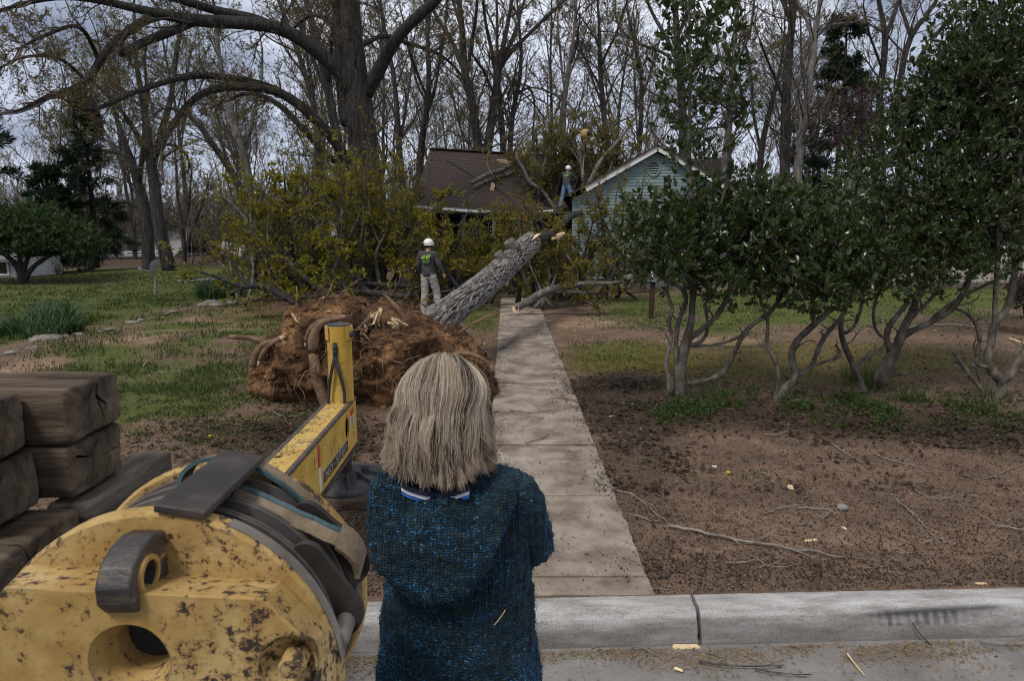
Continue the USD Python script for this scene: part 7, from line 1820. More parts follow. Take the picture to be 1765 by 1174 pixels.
for k in range(12):
    x0 = rng.uniform(925, 1085)
    Y = rng.uniform(25.2, 27.5)
    limbs = []
    for j in range(3):
        x1 = np.clip(x0 + rng.uniform(-80, 60), 888, 1110)
        yt = np.interp(x1, ex2, ey2) + rng.uniform(0, 70)
        b0 = rng.uniform(345, 372)
        limbs.append([(x0 + rng.uniform(-10, 10), b0, 5), (x0 * 0.6 + x1 * 0.4, b0 * 0.55 + yt * 0.45, 4), (x1, yt, 2)])
    fallen("leafy broken branch piled on the roof around the crane hook", Y, limbs, 761 + k, kw=dict(A=(11, 7), B=5, C=4, leaves=2, maxL=1.6, minA=0.6, twig_r=0.007), group="leafy branches piled on the roof", leafm="olive_leaf", lsize=0.092)
for k in range(15):
    x0 = 880 + 225 * (k + 0.5) / 15
    Y = rng.uniform(17, 22.5)
    yb = 386 + 2.15 * FPX / Y * 0.97
    limbs = []
    for j in range(3):
        x1 = np.clip(x0 + rng.uniform(-60, 60), 870, 1120)
        yt = rng.uniform(330, 470) if x1 > 1015 else rng.uniform(380, 470)
        limbs.append([(x0 + rng.uniform(-25, 25), yb, 6), (x0 * 0.6 + x1 * 0.4 + rng.uniform(-20, 20), yb * 0.55 + yt * 0.45, 5), (x1, yt, 2)])
    fallen("brown and yellow leafed branch in the heap between trunk and gable", Y, limbs, 781 + k, kw=dict(A=(10, 7), B=5, C=4, leaves=2, maxL=1.1), bark="wood_bark" if k % 2 else "fallen_branch_bark", group="leafy branches between trunk and gable", leafm="olive_leaf" if k % 3 else "young_leaf", lsize=0.088)
fallen("short thick dark bough hanging out of the heap beside the path light", 17.5, [[(1068, 482, 7), (1080, 479, 9), (1096, 474, 9), (1112, 466, 7), (1130, 455, 5)]], 799, kw=dict(A=(4, 6), leaves=1), leafm="olive_leaf")


# ================================================================ people
def sph(c, r, seg=20):
    r = np.broadcast_to(np.asarray(r, float), 3)
    return m3.Manifold.sphere(1.0, seg).scale(tuple(map(float, r))).translate(tuple(map(float, c)))


def bone(a, b, ra, rb, seg=18):
    return m3.Manifold.batch_hull([sph(a, ra, seg), sph(b, rb, seg)])


def chain(pts, rad, seg=18):
    return m3.Manifold.batch_boolean([bone(a, b, ra, rb, seg) for a, b, ra, rb in zip(pts[:-1], pts[1:], rad[:-1], rad[1:])], m3.OpType.Add)


def union(ms):
    return m3.Manifold.batch_boolean(list(ms), m3.OpType.Add)


def soften(m, edge, it=10):
    v, f = arr(m.refine_to_length(edge))
    t = trimesh.Trimesh(v, f, process=True)
    trimesh.smoothing.filter_taubin(t, lamb=0.5, nu=0.53, iterations=it)
    return t


def hand(w, d, palm_n, side, s=1.0, curl=0.5):
    """Palm, four bent fingers of unequal length and a thumb leaving the palm's side. w: wrist, d: direction of the fingers, palm_n: palm side, side: +1 thumb towards cross(d, n)."""
    d, n = unit(np.asarray(d, float)), unit(np.asarray(palm_n, float))
    n = unit(n - d * np.dot(n, d))
    x = np.cross(d, n) * side
    w = np.asarray(w, float)
    P = lambda a, b, c: w + (d * a + x * b + n * c) * s
    ms = [m3.Manifold.batch_hull([sph(P(0.0, 0.018, 0), 0.019 * s, 12), sph(P(0.0, -0.018, 0), 0.019 * s, 12), sph(P(0.085, 0.034, 0), 0.012 * s, 12), sph(P(0.08, -0.034, 0), 0.012 * s, 12)])]
    for k, (b, l) in enumerate(((0.031, 0.072), (0.0105, 0.082), (-0.0105, 0.076), (-0.031, 0.06))):
        a0 = np.array([0.08 - 0.004 * k, b, 0.0])
        pts, ang = [P(*a0)], 0.25 * curl
        for j, q in enumerate((0.45, 0.32, 0.23)):
            ang += curl * (0.55 if j else 0.3)
            a0 = a0 + np.array([math.cos(ang), 0.06 * b / 0.03 * 0.3, math.sin(ang)]) * l * q
            pts.append(P(*a0))
        ms.append(chain(pts, [0.0098 * s, 0.009 * s, 0.0083 * s, 0.0072 * s], 10))
    ms.append(chain([P(0.02, 0.026, 0.004), P(0.05, 0.052, 0.012), P(0.075, 0.06, 0.022), P(0.096, 0.058, 0.03)], [0.015 * s, 0.0115 * s, 0.0105 * s, 0.0085 * s], 10))
    return union(ms)


def head(c, yaw=0.0, tilt=0.0, s=1.0):
    """Skull, jaw, nose, brow, lips, ears; faces +y before turning."""
    def P(x, y, z):
        y2, z2 = y * math.cos(tilt) - z * math.sin(tilt), y * math.sin(tilt) + z * math.cos(tilt)
        return np.asarray(c, float) + rotz(np.array([x, y2, z2]) * s, yaw)
    ms = [m3.Manifold.batch_hull([sph(P(0, -0.012, 0.02), (0.078 * s, 0.088 * s, 0.09 * s), 28), sph(P(0, 0.02, 0.03), (0.070 * s, 0.075 * s, 0.075 * s), 28)]),
          m3.Manifold.batch_hull([sph(P(0, 0.03, 0.0), 0.062 * s), sph(P(0, 0.062, -0.085), 0.028 * s), sph(P(0.042, 0.012, -0.06), 0.024 * s), sph(P(-0.042, 0.012, -0.06), 0.024 * s)]),
          m3.Manifold.batch_hull([sph(P(0, 0.088, 0.022), 0.009 * s, 10), sph(P(0, 0.112, -0.02), 0.011 * s, 10), sph(P(0.013, 0.096, -0.026), 0.008 * s, 10), sph(P(-0.013, 0.096, -0.026), 0.008 * s, 10)]),
          m3.Manifold.batch_hull([sph(P(0.03, 0.083, 0.032), 0.010 * s, 10), sph(P(-0.03, 0.083, 0.032), 0.010 * s, 10)]),
          m3.Manifold.batch_hull([sph(P(0.018, 0.088, -0.055), 0.008 * s, 10), sph(P(-0.018, 0.088, -0.055), 0.008 * s, 10), sph(P(0, 0.094, -0.052), 0.008 * s, 10)])]
    for e in (-1, 1):
        ms.append(m3.Manifold.batch_hull([sph(P(0.078 * e, -0.004, 0.012), (0.009 * s, 0.016 * s, 0.026 * s), 12), sph(P(0.083 * e, -0.014, 0.022), 0.008 * s, 10)]))
    eyes = [sph(P(0.03 * e, 0.079, 0.004), 0.0125 * s, 14) for e in (-1, 1)]
    lips = m3.Manifold.batch_hull([sph(P(0.02, 0.092, -0.055), 0.0045 * s, 8), sph(P(-0.02, 0.092, -0.055), 0.0045 * s, 8), sph(P(0, 0.099, -0.054), 0.006 * s, 8)])
    return ms, eyes, lips, P


def figure(name, label, loc, rz, J, hands, facing=(0, 0), s=1.0, shirt=("shirt", "charcoal_shirt"), trousers=("trousers", "grey_trousers"), edge=0.014):
    t = thing(name, label, "person", loc, rz)
    R, Lf = 1, -1
    hm, eyes, lips, HP = head(J["head"], *facing, s)
    body = hm + [bone(J["neck0"], J["neck1"], 0.062 * s, 0.056 * s)]
    torso = lambda k: [m3.Manifold.batch_hull([sph(J["pelvis"], np.array([0.165, 0.115, 0.10]) * k), sph(J["waist"], np.array([0.15, 0.105, 0.09]) * k)]),
                       m3.Manifold.batch_hull([sph(J["waist"], np.array([0.15, 0.105, 0.09]) * k), sph(J["chest"], np.array([0.175, 0.125, 0.13]) * k)]),
                       m3.Manifold.batch_hull([sph(J["chest"], np.array([0.175, 0.125, 0.13]) * k), sph(J["sh1"], 0.066 * k), sph(J["sh-1"], 0.066 * k), sph(J["neck0"], 0.06 * k)])]
    body += torso(0.95)
    for e in (1, -1):
        body.append(chain([J["sh%d" % e], J["el%d" % e], J["wr%d" % e]], [0.054 * s, 0.044 * s, 0.029 * s]))
        d, n, cu = hands[e]
        body.append(hand(J["wr%d" % e], d, n, 1 if e == 1 else -1, s, cu))
        body.append(chain([J["hip%d" % e], J["kn%d" % e], J["an%d" % e]], [0.088 * s, 0.058 * s, 0.042 * s]))
        body.append(m3.Manifold.batch_hull([sph(J["an%d" % e] + np.array([0, -0.02, -0.045]), 0.036 * s), sph(J["an%d" % e] + rotz(np.array([0, 0.13, -0.06]), J.get("toe%d" % e, 0.0)), 0.03 * s)]))
    part(t, "body", soften(union(body), edge * 0.75, 6), "skin", True)
    for e_ in eyes:
        part(t, "eye", e_, "eye_white", True)
    part(t, "lips", lips, "lip_skin", True)
    # shirt
    sh = torso(1.06)
    sh.append(m3.Manifold.batch_hull([sph(J["pelvis"] + np.array([0, 0, -0.01]), np.array([0.178, 0.13, 0.05])), sph(J["waist"], np.array([0.165, 0.12, 0.09]))]))
    for e in (1, -1):
        cuff = J["el%d" % e] + (J["wr%d" % e] - J["el%d" % e]) * J.get("cuff", 0.94)
        sh.append(chain([J["sh%d" % e], J["el%d" % e], cuff], [0.070 * s, 0.060 * s, 0.043 * s]))
    m = soften(union(sh), edge, 8)
    m.vertices += m.vertex_normals * ((fbm(m.vertices * 9, 3, 5) - 0.5) * 0.022)[:, None]
    part(t, shirt[0], m, shirt[1], True)
    tr = [m3.Manifold.batch_hull([sph(J["pelvis"] + np.array([0, 0, 0.02]), np.array([0.168, 0.122, 0.09])), sph(J["hip1"], 0.095), sph(J["hip-1"], 0.095)])]
    for e in (1, -1):
        hem = J["kn%d" % e] + (J["an%d" % e] - J["kn%d" % e]) * 0.97
        tr.append(chain([J["hip%d" % e], J["kn%d" % e], hem], [0.105 * s, 0.088 * s, 0.083 * s]))
    m = soften(union(tr), edge, 8)
    m.vertices += m.vertex_normals * ((fbm(m.vertices * np.array([9, 9, 16]), 3, 6) - 0.5) * 0.034)[:, None]
    tp_ = part(t, trousers[0], m, trousers[1], True)
    for e in (1, -1):
        a_ = J["an%d" % e]
        bt = m3.Manifold.batch_hull([sph(a_ + np.array([0, -0.03, -0.045]), 0.045), sph(a_ + rotz(np.array([0.02, 0.15, -0.055]), J.get("toe%d" % e, 0.0)), 0.038), sph(a_ + rotz(np.array([-0.02, 0.15, -0.055]), J.get("toe%d" % e, 0.0)), 0.036), sph(a_ + np.array([0, -0.01, 0.06]), 0.05)])
        part(t, "boot", soften(bt, 0.02, 4), "boot_leather", True)
    return t, HP, tp_


def helmet(t, HP, black=False):
    pts = []
    sh = m3.Manifold.batch_hull([sph(HP(0, -0.005, 0.05), (0.122, 0.145, 0.118), 36), sph(HP(0, 0.02, 0.04), (0.116, 0.135, 0.108), 36)])
    lo = m3.Manifold.cube((1, 1, 1), True).translate(tuple(HP(0, 0, 0.0) - np.array([0, 0, 0.5])))
    shell = soften(sh - lo, 0.015, 3)
    o = part(t, "helmet", shell, "helmet_white", True)
    rim = m3.Manifold.batch_hull([sph(HP(0, 0.0, 0.0), (0.122, 0.147, 0.008), 36), sph(HP(0, 0.02, 0.0), (0.116, 0.15, 0.008), 36)])
    part(o, "brim", rim, "helmet_white", True)
    for e in (-1, 1):
        for k in range(3):
            part(o, "vent_slot", obox(HP(0.104 * e, -0.05 + 0.04 * k, 0.086), (0.006, 0, 0), (0, 0.013, 0), (0, 0, 0.006)), "black_print")
        part(o, "ear_cup", soften(m3.Manifold.batch_hull([sph(HP(0.088 * e, -0.004, -0.005), (0.022, 0.032, 0.042), 16), sph(HP(0.1 * e, -0.004, -0.005), (0.016, 0.028, 0.036), 16)]), 0.012, 2), "black_rubber" if black or e > 0 else "dish_grey", True)
        part(o, "chin_strap", tube([HP(0.08 * e, 0.0, 0.03), HP(0.075 * e, 0.02, -0.04), HP(0.03 * e, 0.055, -0.105)], 0.006, 10, 5), "black_rubber", True)
    for k in (-0.05, -0.02, 0.02, 0.05):
        part(o, "rear_mark", obox(HP(k, -0.146 + abs(k) * 0.25, 0.045), (0.011, 0, 0), (0, 0.006, 0), (0, 0, 0.008)), "black_print")
    part(t, "hair", soften(m3.Manifold.batch_hull([sph(HP(0, -0.028, 0.01), (0.077, 0.075, 0.05), 20), sph(HP(0, -0.03, -0.03), (0.065, 0.062, 0.04), 20)]), 0.015, 3), "short_hair", True)


V3 = lambda *a: np.array(a, float)
# worker on the ground, walking away beside the trunk
wg = at(740, 541, 16.5) * [1, 1, 0]
J = dict(pelvis=V3(0, 0, 0.95), waist=V3(0, -0.005, 1.1), chest=V3(0, -0.01, 1.32), neck0=V3(0, -0.01, 1.47), neck1=V3(0.005, 0.01, 1.56), head=V3(0.01, 0.03, 1.645), **{"sh1": V3(0.19, -0.005, 1.44), "sh-1": V3(-0.19, -0.005, 1.44), "el1": V3(0.28, -0.02, 1.19), "wr1": V3(0.36, 0.06, 0.985),
         "el-1": V3(-0.25, -0.03, 1.18), "wr-1": V3(-0.22, 0.09, 0.97), "hip1": V3(0.095, 0, 0.9), "hip-1": V3(-0.095, 0, 0.9), "kn1": V3(0.17, 0.10, 0.5), "kn-1": V3(-0.10, 0.0, 0.5), "an1": V3(0.22, 0.03, 0.09), "an-1": V3(-0.12, -0.08, 0.09)})
w1, HP, tr1 = figure("person", "person in white helmet, charcoal shirt and grey trousers standing behind the fallen trunk", (wg[0], wg[1], 0), -14, J, {1: (V3(0.25, 0.3, -0.9), V3(-0.8, 0.3, 0), 0.5), -1: (V3(0.05, 0.3, -0.9), V3(0.8, 0.2, 0), 0.5)}, (-0.35, 0.0))
helmet(w1, HP)


def print_panels(t, J, dx=0.0, k=1.0):
    """The lime block print on the shirt's back, with a paler green block under it."""
    y = J["chest"][1] - 0.142
    z = J["chest"][2] + 0.06
    for x0, zz, w_, h_ in ((-0.064, z - 0.008, 0.042, 0.032), (0.054, z + 0.004, 0.05, 0.034)):
        part(t, "shirt_print", obox((x0 + dx, y - 0.004, zz), V3(w_, 0, 0.012) * k, (0, 0.003, 0), V3(0.012, 0.004, h_) * k), "lime_print")
        for q in (-0.5, 0.05, 0.5):
            part(t, "print_letter_gap", obox((x0 + dx + w_ * q, y - 0.0065, zz + w_ * q * 0.2), V3(0.008, 0, 0) * k, (0, 0.002, 0), V3(0.002, 0, h_ * 0.6) * k), "charcoal_shirt")
    for j in range(3):
        part(t, "print_line", obox((0.0 + dx, y - 0.003 + j * 0.001, z - 0.07 - 0.035 * j), V3(0.1 - 0.01 * j, 0, 0.008) * k, (0, 0.003, 0), V3(0, 0, 0.012) * k), "green_print")


print_panels(w1, J)
part(w1, "back_pocket", obox((0.06, -0.136, 0.955), (0.055, 0, 0), (0, 0.004, 0), (0, 0, 0.006)), "boot_leather")

# worker on the roof
rp = at(976, 357, 24.75)
J2 = dict(pelvis=V3(0, 0, 0.93), waist=V3(0.0, 0.02, 1.08), chest=V3(0.01, 0.06, 1.29), neck0=V3(0.01, 0.09, 1.44), neck1=V3(0.015, 0.12, 1.52), head=V3(0.02, 0.15, 1.60), cuff=0.55,
          **{"sh1": V3(0.19, 0.08, 1.41), "sh-1": V3(-0.18, 0.06, 1.41), "el1": V3(0.33, 0.22, 1.2), "wr1": V3(0.30, 0.46, 1.22), "el-1": V3(-0.20, 0.26, 1.18), "wr-1": V3(0.05, 0.46, 1.2),
             "hip1": V3(0.095, 0, 0.88), "hip-1": V3(-0.095, 0, 0.88), "kn1": V3(0.21, 0.07, 0.5), "kn-1": V3(-0.17, 0.02, 0.47), "an1": V3(0.33, 0.0, 0.16), "an-1": V3(-0.25, -0.06, 0.07)})
w2, HP2, tr2 = figure("person", "person in helmet, grey shirt and blue jeans working on the roof among branches", (rp[0], rp[1], rp[2] - 0.02), -22, J2, {1: (V3(-0.3, 0.9, 0.2), V3(-0.8, 0, -0.4), 0.9), -1: (V3(0.5, 0.8, 0.1), V3(0.3, 0.2, -0.9), 0.9)}, (-0.5, -0.1), trousers=("jeans", "blue_jeans"))
w2.AddScaleOp().Set(Gf.Vec3f(0.84, 0.84, 0.84))
helmet(w2, HP2, True)
print_panels(w2, {"chest": V3(0.0, 0.06, 1.29)}, 0.0, 0.85)
for e, q in ((1, 0.9), (-1, 0.9)):
    part(w2, "glove", soften(chain([J2["el%d" % e] * 0.35 + J2["wr%d" % e] * 0.65, J2["wr%d" % e], J2["wr%d" % e] + V3(0, 0.06, 0.0)], [0.04, 0.036, 0.04]), 0.015, 3), "black_rubber", True)

# ---- the woman in front
WY = 1.64
WC = np.array([-0.128, WY, 0.178])
wm = thing("person", "person with shoulder length blonde hair in a navy hooded knit cardigan, seen from behind", "person", WC)
hm, eyes, lips, HPw = head(V3(-0.03, 0.015, 1.545), -0.05, -0.05, 0.98)
body = hm + [bone(V3(-0.015, -0.012, 1.34), V3(-0.028, 0.0, 1.46), 0.058, 0.052)]
tors = [m3.Manifold.batch_hull([sph((0, 0, 0.90), (0.17, 0.115, 0.10)), sph((0, 0, 1.05), (0.145, 0.10, 0.08))]), m3.Manifold.batch_hull([sph((0, 0, 1.05), (0.145, 0.10, 0.08)), sph((0, 0, 1.2), (0.155, 0.11, 0.11))]),
        m3.Manifold.batch_hull([sph((0, 0, 1.2), (0.155, 0.11, 0.11)), sph((0.14, 0, 1.30), 0.05), sph((-0.14, 0, 1.30), 0.05), sph((-0.01, -0.01, 1.345), 0.055)])]
body += tors
wr = {1: V3(-0.02, 0.215, 1.16), -1: V3(0.03, 0.235, 1.105)}
el = {1: V3(0.205, 0.055, 1.135), -1: V3(-0.195, 0.06, 1.11)}
shj = {1: V3(0.152, 0.0, 1.285), -1: V3(-0.15, 0.0, 1.29)}
for e in (1, -1):
    body.append(chain([shj[e], el[e], wr[e]], [0.048, 0.04, 0.026]))
    body.append(hand(wr[e], V3(-e, 0.12, 0.12), V3(0, -1, -0.2), 1 if e == 1 else -1, 0.9, 0.6))
    body.append(chain([V3(0.088 * e, 0, 0.86), V3(0.095 * e, 0.012, 0.46), V3(0.095 * e, -0.02, 0.085)], [0.088, 0.056, 0.04]))
    body.append(m3.Manifold.batch_hull([sph((0.095 * e, -0.04, 0.036), 0.034), sph((0.105 * e, 0.12, 0.028), 0.028)]))
part(wm, "body", soften(union(body), 0.010, 6), "skin", True)
for e_ in eyes:
    part(wm, "eye", e_, "eye_white", True)
part(wm, "lips", lips, "lip_skin", True)
part(wm, "jeans", soften(union([m3.Manifold.batch_hull([sph((0, 0, 0.9), (0.176, 0.125, 0.08)), sph((0.09, 0, 0.84), 0.095), sph((-0.09, 0, 0.84), 0.095)])] + [chain([V3(0.088 * e, 0, 0.86), V3(0.095 * e, 0.012, 0.46), V3(0.095 * e, -0.02, 0.10)], [0.1, 0.075, 0.065]) for e in (1, -1)]), 0.02, 6), "dark_jeans", True)
for e in (1, -1):
    part(wm, "shoe", soften(m3.Manifold.batch_hull([sph((0.095 * e, -0.05, 0.042), 0.042), sph((0.105 * e, 0.135, 0.034), 0.036), sph((0.095 * e, -0.02, 0.11), 0.045)]), 0.015, 4), "boot_leather", True)


# knitted cardigan
def knit(m, edge, seed, amp=0.0042):
    t = soften(m, edge, 9)
    v, n_ = t.vertices, t.vertex_normals
    lump = (fbm(v * 16, 3, seed) - 0.5) * 0.016 + (fbm(v * 45, 2, seed + 1) - 0.5) * 0.008
    rib = np.sin(v[:, 0] * 2 * np.pi / 0.017 + (fbm(v * 7, 2, seed + 2) - 0.5) * 5) * 0.0016
    cable = np.sin(v[:, 2] * 2 * np.pi / 0.03 + np.sin(v[:, 0] * 60) * 2) * 0.0014
    t.vertices = v + n_ * (lump + rib + cable)[:, None]
    return t


sw = [m3.Manifold.batch_hull([sph((0, 0, 0.74), (0.225, 0.165, 0.02), 40), sph((0.0, 0, 0.9), (0.205, 0.148, 0.05), 40)]),
      m3.Manifold.batch_hull([sph((0, 0, 0.9), (0.205, 0.148, 0.05), 40), sph((0.0, 0, 1.06), (0.190, 0.14, 0.06), 40)]),
      m3.Manifold.batch_hull([sph((0, 0, 1.06), (0.190, 0.14, 0.06), 40), sph((0, 0, 1.2), (0.190, 0.138, 0.07), 40)]),
      m3.Manifold.batch_hull([sph((0, 0, 1.2), (0.190, 0.138, 0.07), 40), sph((0.14, 0, 1.285), 0.074, 28), sph((-0.14, 0, 1.29), 0.074, 28), sph((-0.01, -0.01, 1.30), 0.095, 28)]),
      chain([V3(0.145, 0.0, 1.27), V3(0.186, 0.035, 1.15), V3(0.07, 0.17, 1.155)], [0.078, 0.064, 0.052], 24), chain([V3(-0.142, 0.0, 1.275), V3(-0.165, 0.05, 1.12), V3(-0.06, 0.18, 1.11)], [0.078, 0.062, 0.052], 24)]
cardi = knit(union(sw), 0.0085, 31)
co_ = part(wm, "cardigan", cardi, "knit_wool", True)
oc = [(706, 824), (676, 822), (657, 846), (649, 890), (655, 940), (676, 984), (712, 1014), (758, 1022), (800, 1002), (832, 960), (852, 912), (866, 872), (872, 846), (850, 832)]
yo = np.interp(np.arange(len(oc)), [0, 2, 5, 7, 9, 12, 13], [-0.03, -0.075, -0.155, -0.176, -0.158, -0.07, -0.03])
OC = np.array([at(a, b, WY + y) - WC for (a, b), y in zip(oc, yo)])
ic = [(712, 834), (700, 838), (702, 846), (712, 856), (724, 862), (738, 866), (752, 867), (764, 866), (778, 864), (792, 862), (806, 858), (820, 852), (834, 846), (842, 838)]
yi = np.interp(np.arange(len(ic)), [0, 3, 6, 8, 11, 13], [-0.03, -0.085, -0.115, -0.115, -0.08, -0.03])
IC = np.array([at(a, b, WY + y) - WC for (a, b), y in zip(ic, yi)])
OC2, IC2 = smooth_path(OC, 40), smooth_path(IC, 40)
MC2 = (OC2 + IC2) / 2 + np.array([0, -0.020, -0.006])
hd = []
for k in range(39):
    hd.append(m3.Manifold.batch_hull([sph(OC2[k], 0.026, 12), sph(OC2[k + 1], 0.026, 12), sph(MC2[k], 0.020, 12), sph(MC2[k + 1], 0.020, 12)]))
    hd.append(m3.Manifold.batch_hull([sph(IC2[k], 0.014, 12), sph(IC2[k + 1], 0.014, 12), sph(MC2[k], 0.020, 12), sph(MC2[k + 1], 0.020, 12)]))
hood = knit(union(hd), 0.0075, 41)
hood_o = part(wm, "hood", hood, "knit_wool", True)
# striped shirt collar
for px0, dz, mm, wv in ((0, 0.006, "navy_cloth", 0.012), (0, -0.003, "white_cloth", 0.014), (0, -0.014, "blue_cloth", 0.013)):
    pts = [at(a, b, WY - 0.126) - WC + np.array([0, 0.01 - dz * 0.4, dz]) for a, b in ((690, 842), (712, 852), (735, 858), (758, 860), (784, 857), (808, 848))]
    part(wm, "shirt_collar", ribbon(pts, (0, 0.25, 1), wv, 30, 0.004), mm, True)
part(wm, "straw_bit", tube([at(852, 1078, WY - 0.152) - WC, at(862, 1066, WY - 0.153) - WC, at(871, 1052, WY - 0.153) - WC], 0.0011, 6, 5), "fresh_wood", True)


def curves(parent, name, P, w, matn, label=None, kind=None):
    N, n, _ = P.shape
    c = UsdGeom.BasisCurves.Define(stage, numbered(str(parent.GetPath()) + "/" + name))
    c.CreateTypeAttr("linear")
    c.CreateCurveVertexCountsAttr(Vt.IntArray.FromNumpy(np.full(N, n, np.int32)))
    c.CreatePointsAttr(Vt.Vec3fArray.FromNumpy(P.reshape(-1, 3).astype(np.float32)))
    ww = np.broadcast_to(np.asarray(w, np.float32), (N, n)).ravel()
    c.CreateWidthsAttr(Vt.FloatArray.FromNumpy(np.ascontiguousarray(ww)))
    c.SetWidthsInterpolation("vertex")
    UsdShade.MaterialBindingAPI.Apply(c.GetPrim()).Bind(UsdShade.Material.Get(stage, "/World/Looks/" + matn))
    tag(c, label, kind=kind)
    return c


# fuzz standing off the wool
for src, nm, cnt, seed in ((cardi, co_, 12000, 5), (hood, hood_o, 7000, 6)):
    p_, fi = trimesh.sample.sample_surface(src, cnt, seed=seed)
    rg = np.random.default_rng(seed)
    nn = src.face_normals[fi]
    keep = nn[:, 1] < 0.45
    p_, nn = p_[keep], nn[keep]
    Pf, _ = grow(rg, p_ - nn * 0.001, nn * 0.8 + rg.normal(0, 0.7, p_.shape), rg.uniform(0.006, 0.017, len(p_)), np.full(len(p_), 0.001), 5, 0.55, -0.05, 0.5)
    sel = rg.random(len(p_)) < 0.2
    curves(nm, "wool_fuzz", Pf[~sel], np.linspace(0.0009, 0.0004, 5)[None], "wool_fibre_dark", kind="stuff")
    curves(nm, "wool_fuzz", Pf[sel], np.linspace(0.001, 0.0005, 5)[None], "wool_fibre_blue", kind="stuff")

# hair
rg = np.random.default_rng(9)
NCL, NS, NP = 260, 38000, 16
hc_ = np.array([-0.033, -0.008, 1.545])
top = np.array([-0.045, 0.03, 1.652])


def strands(N, seed, shell=(0.86, 1.0), fly=0.0):
    r_ = np.random.default_rng(seed)
    cl = r_.integers(0, NCL, N)
    cphi = (np.random.default_rng(3).permutation(NCL) + 0.5) / NCL * 2 * np.pi
    cend = np.random.default_rng(4).normal(0, 1, (NCL, 4))
    phi = cphi[cl] + r_.normal(0, 0.05, N)
    t0 = r_.uniform(0.0, 0.9, N)
    sh = r_.uniform(*shell, N)
    tt = np.linspace(0, 1, NP)[None]
    L_ = 1.0
    # over the skull from a whorl near the hairline, then the fall
    sh = sh * (1 + 0.022 * cend[cl, 1])
    tau = 0.75
    thm = np.arctan2(np.cos(tau), np.sin(tau) * np.sin(phi))[:, None]
    arc = thm / (thm + 2.0)
    s = t0[:, None] * arc * 0.9 + (1 - t0[:, None] * arc * 0.9) * tt
    q_ = np.clip(s / arc, 0, 1)
    th_ = q_ * thm
    fall = np.clip((s - arc) / (1 - arc), 0, 1)
    grow_r = 1 + 0.16 * np.sin(np.clip(fall / 0.55, 0, 1) * np.pi / 2) - 0.03 * np.clip((fall - 0.6) / 0.4, 0, 1) ** 1.5
    tight = 1 - 0.42 * np.clip(q_ - 0.35, 0, 1) / 0.65 * (0.5 + 0.5 * np.clip(np.abs(cend[cl, 0:1]), 0, 1.4))
    ph = phi[:, None] + 0.05 * np.sin(fall * 6 + cend[cl, 1:2] * 3) * fall + cend[cl, 0:1] * 0.03 * fall + 0.12 * np.sin(q_ * 3 + cend[cl, 2:3])
    ph = cphi[cl][:, None] + (ph - cphi[cl][:, None]) * tight
    ux, uy, uz = np.sin(th_) * np.cos(ph), np.sin(th_) * np.sin(ph), np.cos(th_)
    uy, uz = uy * np.cos(tau) + uz * np.sin(tau), -uy * np.sin(tau) + uz * np.cos(tau)
    uz = np.where(fall > 0, 0.0, uz)
    hz = np.sqrt(np.clip(1 - uz ** 2, 1e-4, 1)) ** 0.33
    ang = np.arctan2(uy[:, -1], ux[:, -1])
    x = hc_[0] + 0.106 * sh[:, None] * ux * hz * grow_r
    y = hc_[1] + 0.118 * sh[:, None] * uy * hz * grow_r
    zend = 1.386 + 0.006 * cend[cl, 2] + r_.normal(0, 0.009, N) + np.where(np.random.default_rng(5).random(NCL) < 0.28, np.random.default_rng(6).uniform(0.02, 0.10, NCL), 0.0)[cl] + 0.012 * np.abs(np.cos(ang))
    z_ = hc_[2] + 0.113 * sh[:, None] * uz - fall * (hc_[2] - zend)[:, None]
    flip = 0.014 * np.clip((fall - 0.72) / 0.28, 0, 1) ** 2 * cend[cl, 3:4]
    x += flip * np.cos(ang)[:, None]
    y += flip * np.sin(ang)[:, None]
    P_ = np.stack([x, y, z_], -1)
    P_ += (cend[cl, 1:4] * np.array([0.004, 0.004, 0.0]))[:, None] * np.sin(s * 5)[..., None]
    P_ += r_.normal(0, 0.0010, (N, NP, 3)) * (0.3 + fall[..., None])
    wf = np.stack([fbm(P_ * np.array([17, 17, 7.0]) + 31 * k, 2, 60 + k) - 0.5 for k in range(2)], -1)
    P_[..., :2] += wf * 0.040 * (0.25 + fall[..., None])
    if fly:
        P_ += np.cumsum(r_.normal(0, fly, (N, NP, 3)), axis=1) * 0.35
    keep_ = ~((np.sin(ang) > 0.55))
    return P_[keep_], cl[keep_]


P_, cl_ = strands(NS, 11)
tone = np.random.default_rng(12).choice(5, NCL, p=[0.22, 0.22, 0.24, 0.22, 0.10])
tone = np.where(np.random.default_rng(13).random(len(cl_)) < 0.16, np.random.default_rng(14).choice(5, len(cl_), p=[0.3, 0.3, 0.2, 0.08, 0.12]), tone[cl_])
cap = m3.Manifold.batch_hull([sph(hc_ + [0, 0.0, 0.0], (0.088, 0.098, 0.098), 32), sph(hc_ + [0, -0.025, -0.05], (0.082, 0.075, 0.06), 28)])
capm = union([cap, m3.Manifold.batch_hull([sph(hc_ + [0, -0.03, -0.05], (0.085, 0.072, 0.06), 28), sph(hc_ + [0, -0.03, -0.185], (0.085, 0.062, 0.02), 28)])])
hair_o = part(wm, "hair", soften(capm - m3.Manifold.cube((0.4, 0.4, 0.5), True).translate((hc_[0], 0.25, hc_[2])), 0.012, 4), "hair_under", True)
for k in range(5):
    curves(hair_o, "hair_strands", P_[tone == k], np.linspace(0.0006, 0.0004, NP)[None], "hair_tone_%d" % k, kind="stuff")
Pf, _ = strands(1100, 15, (0.98, 1.05), 0.0022)
curves(hair_o, "stray_hairs", Pf, 0.0004, "hair_tone_1", kind="stuff")
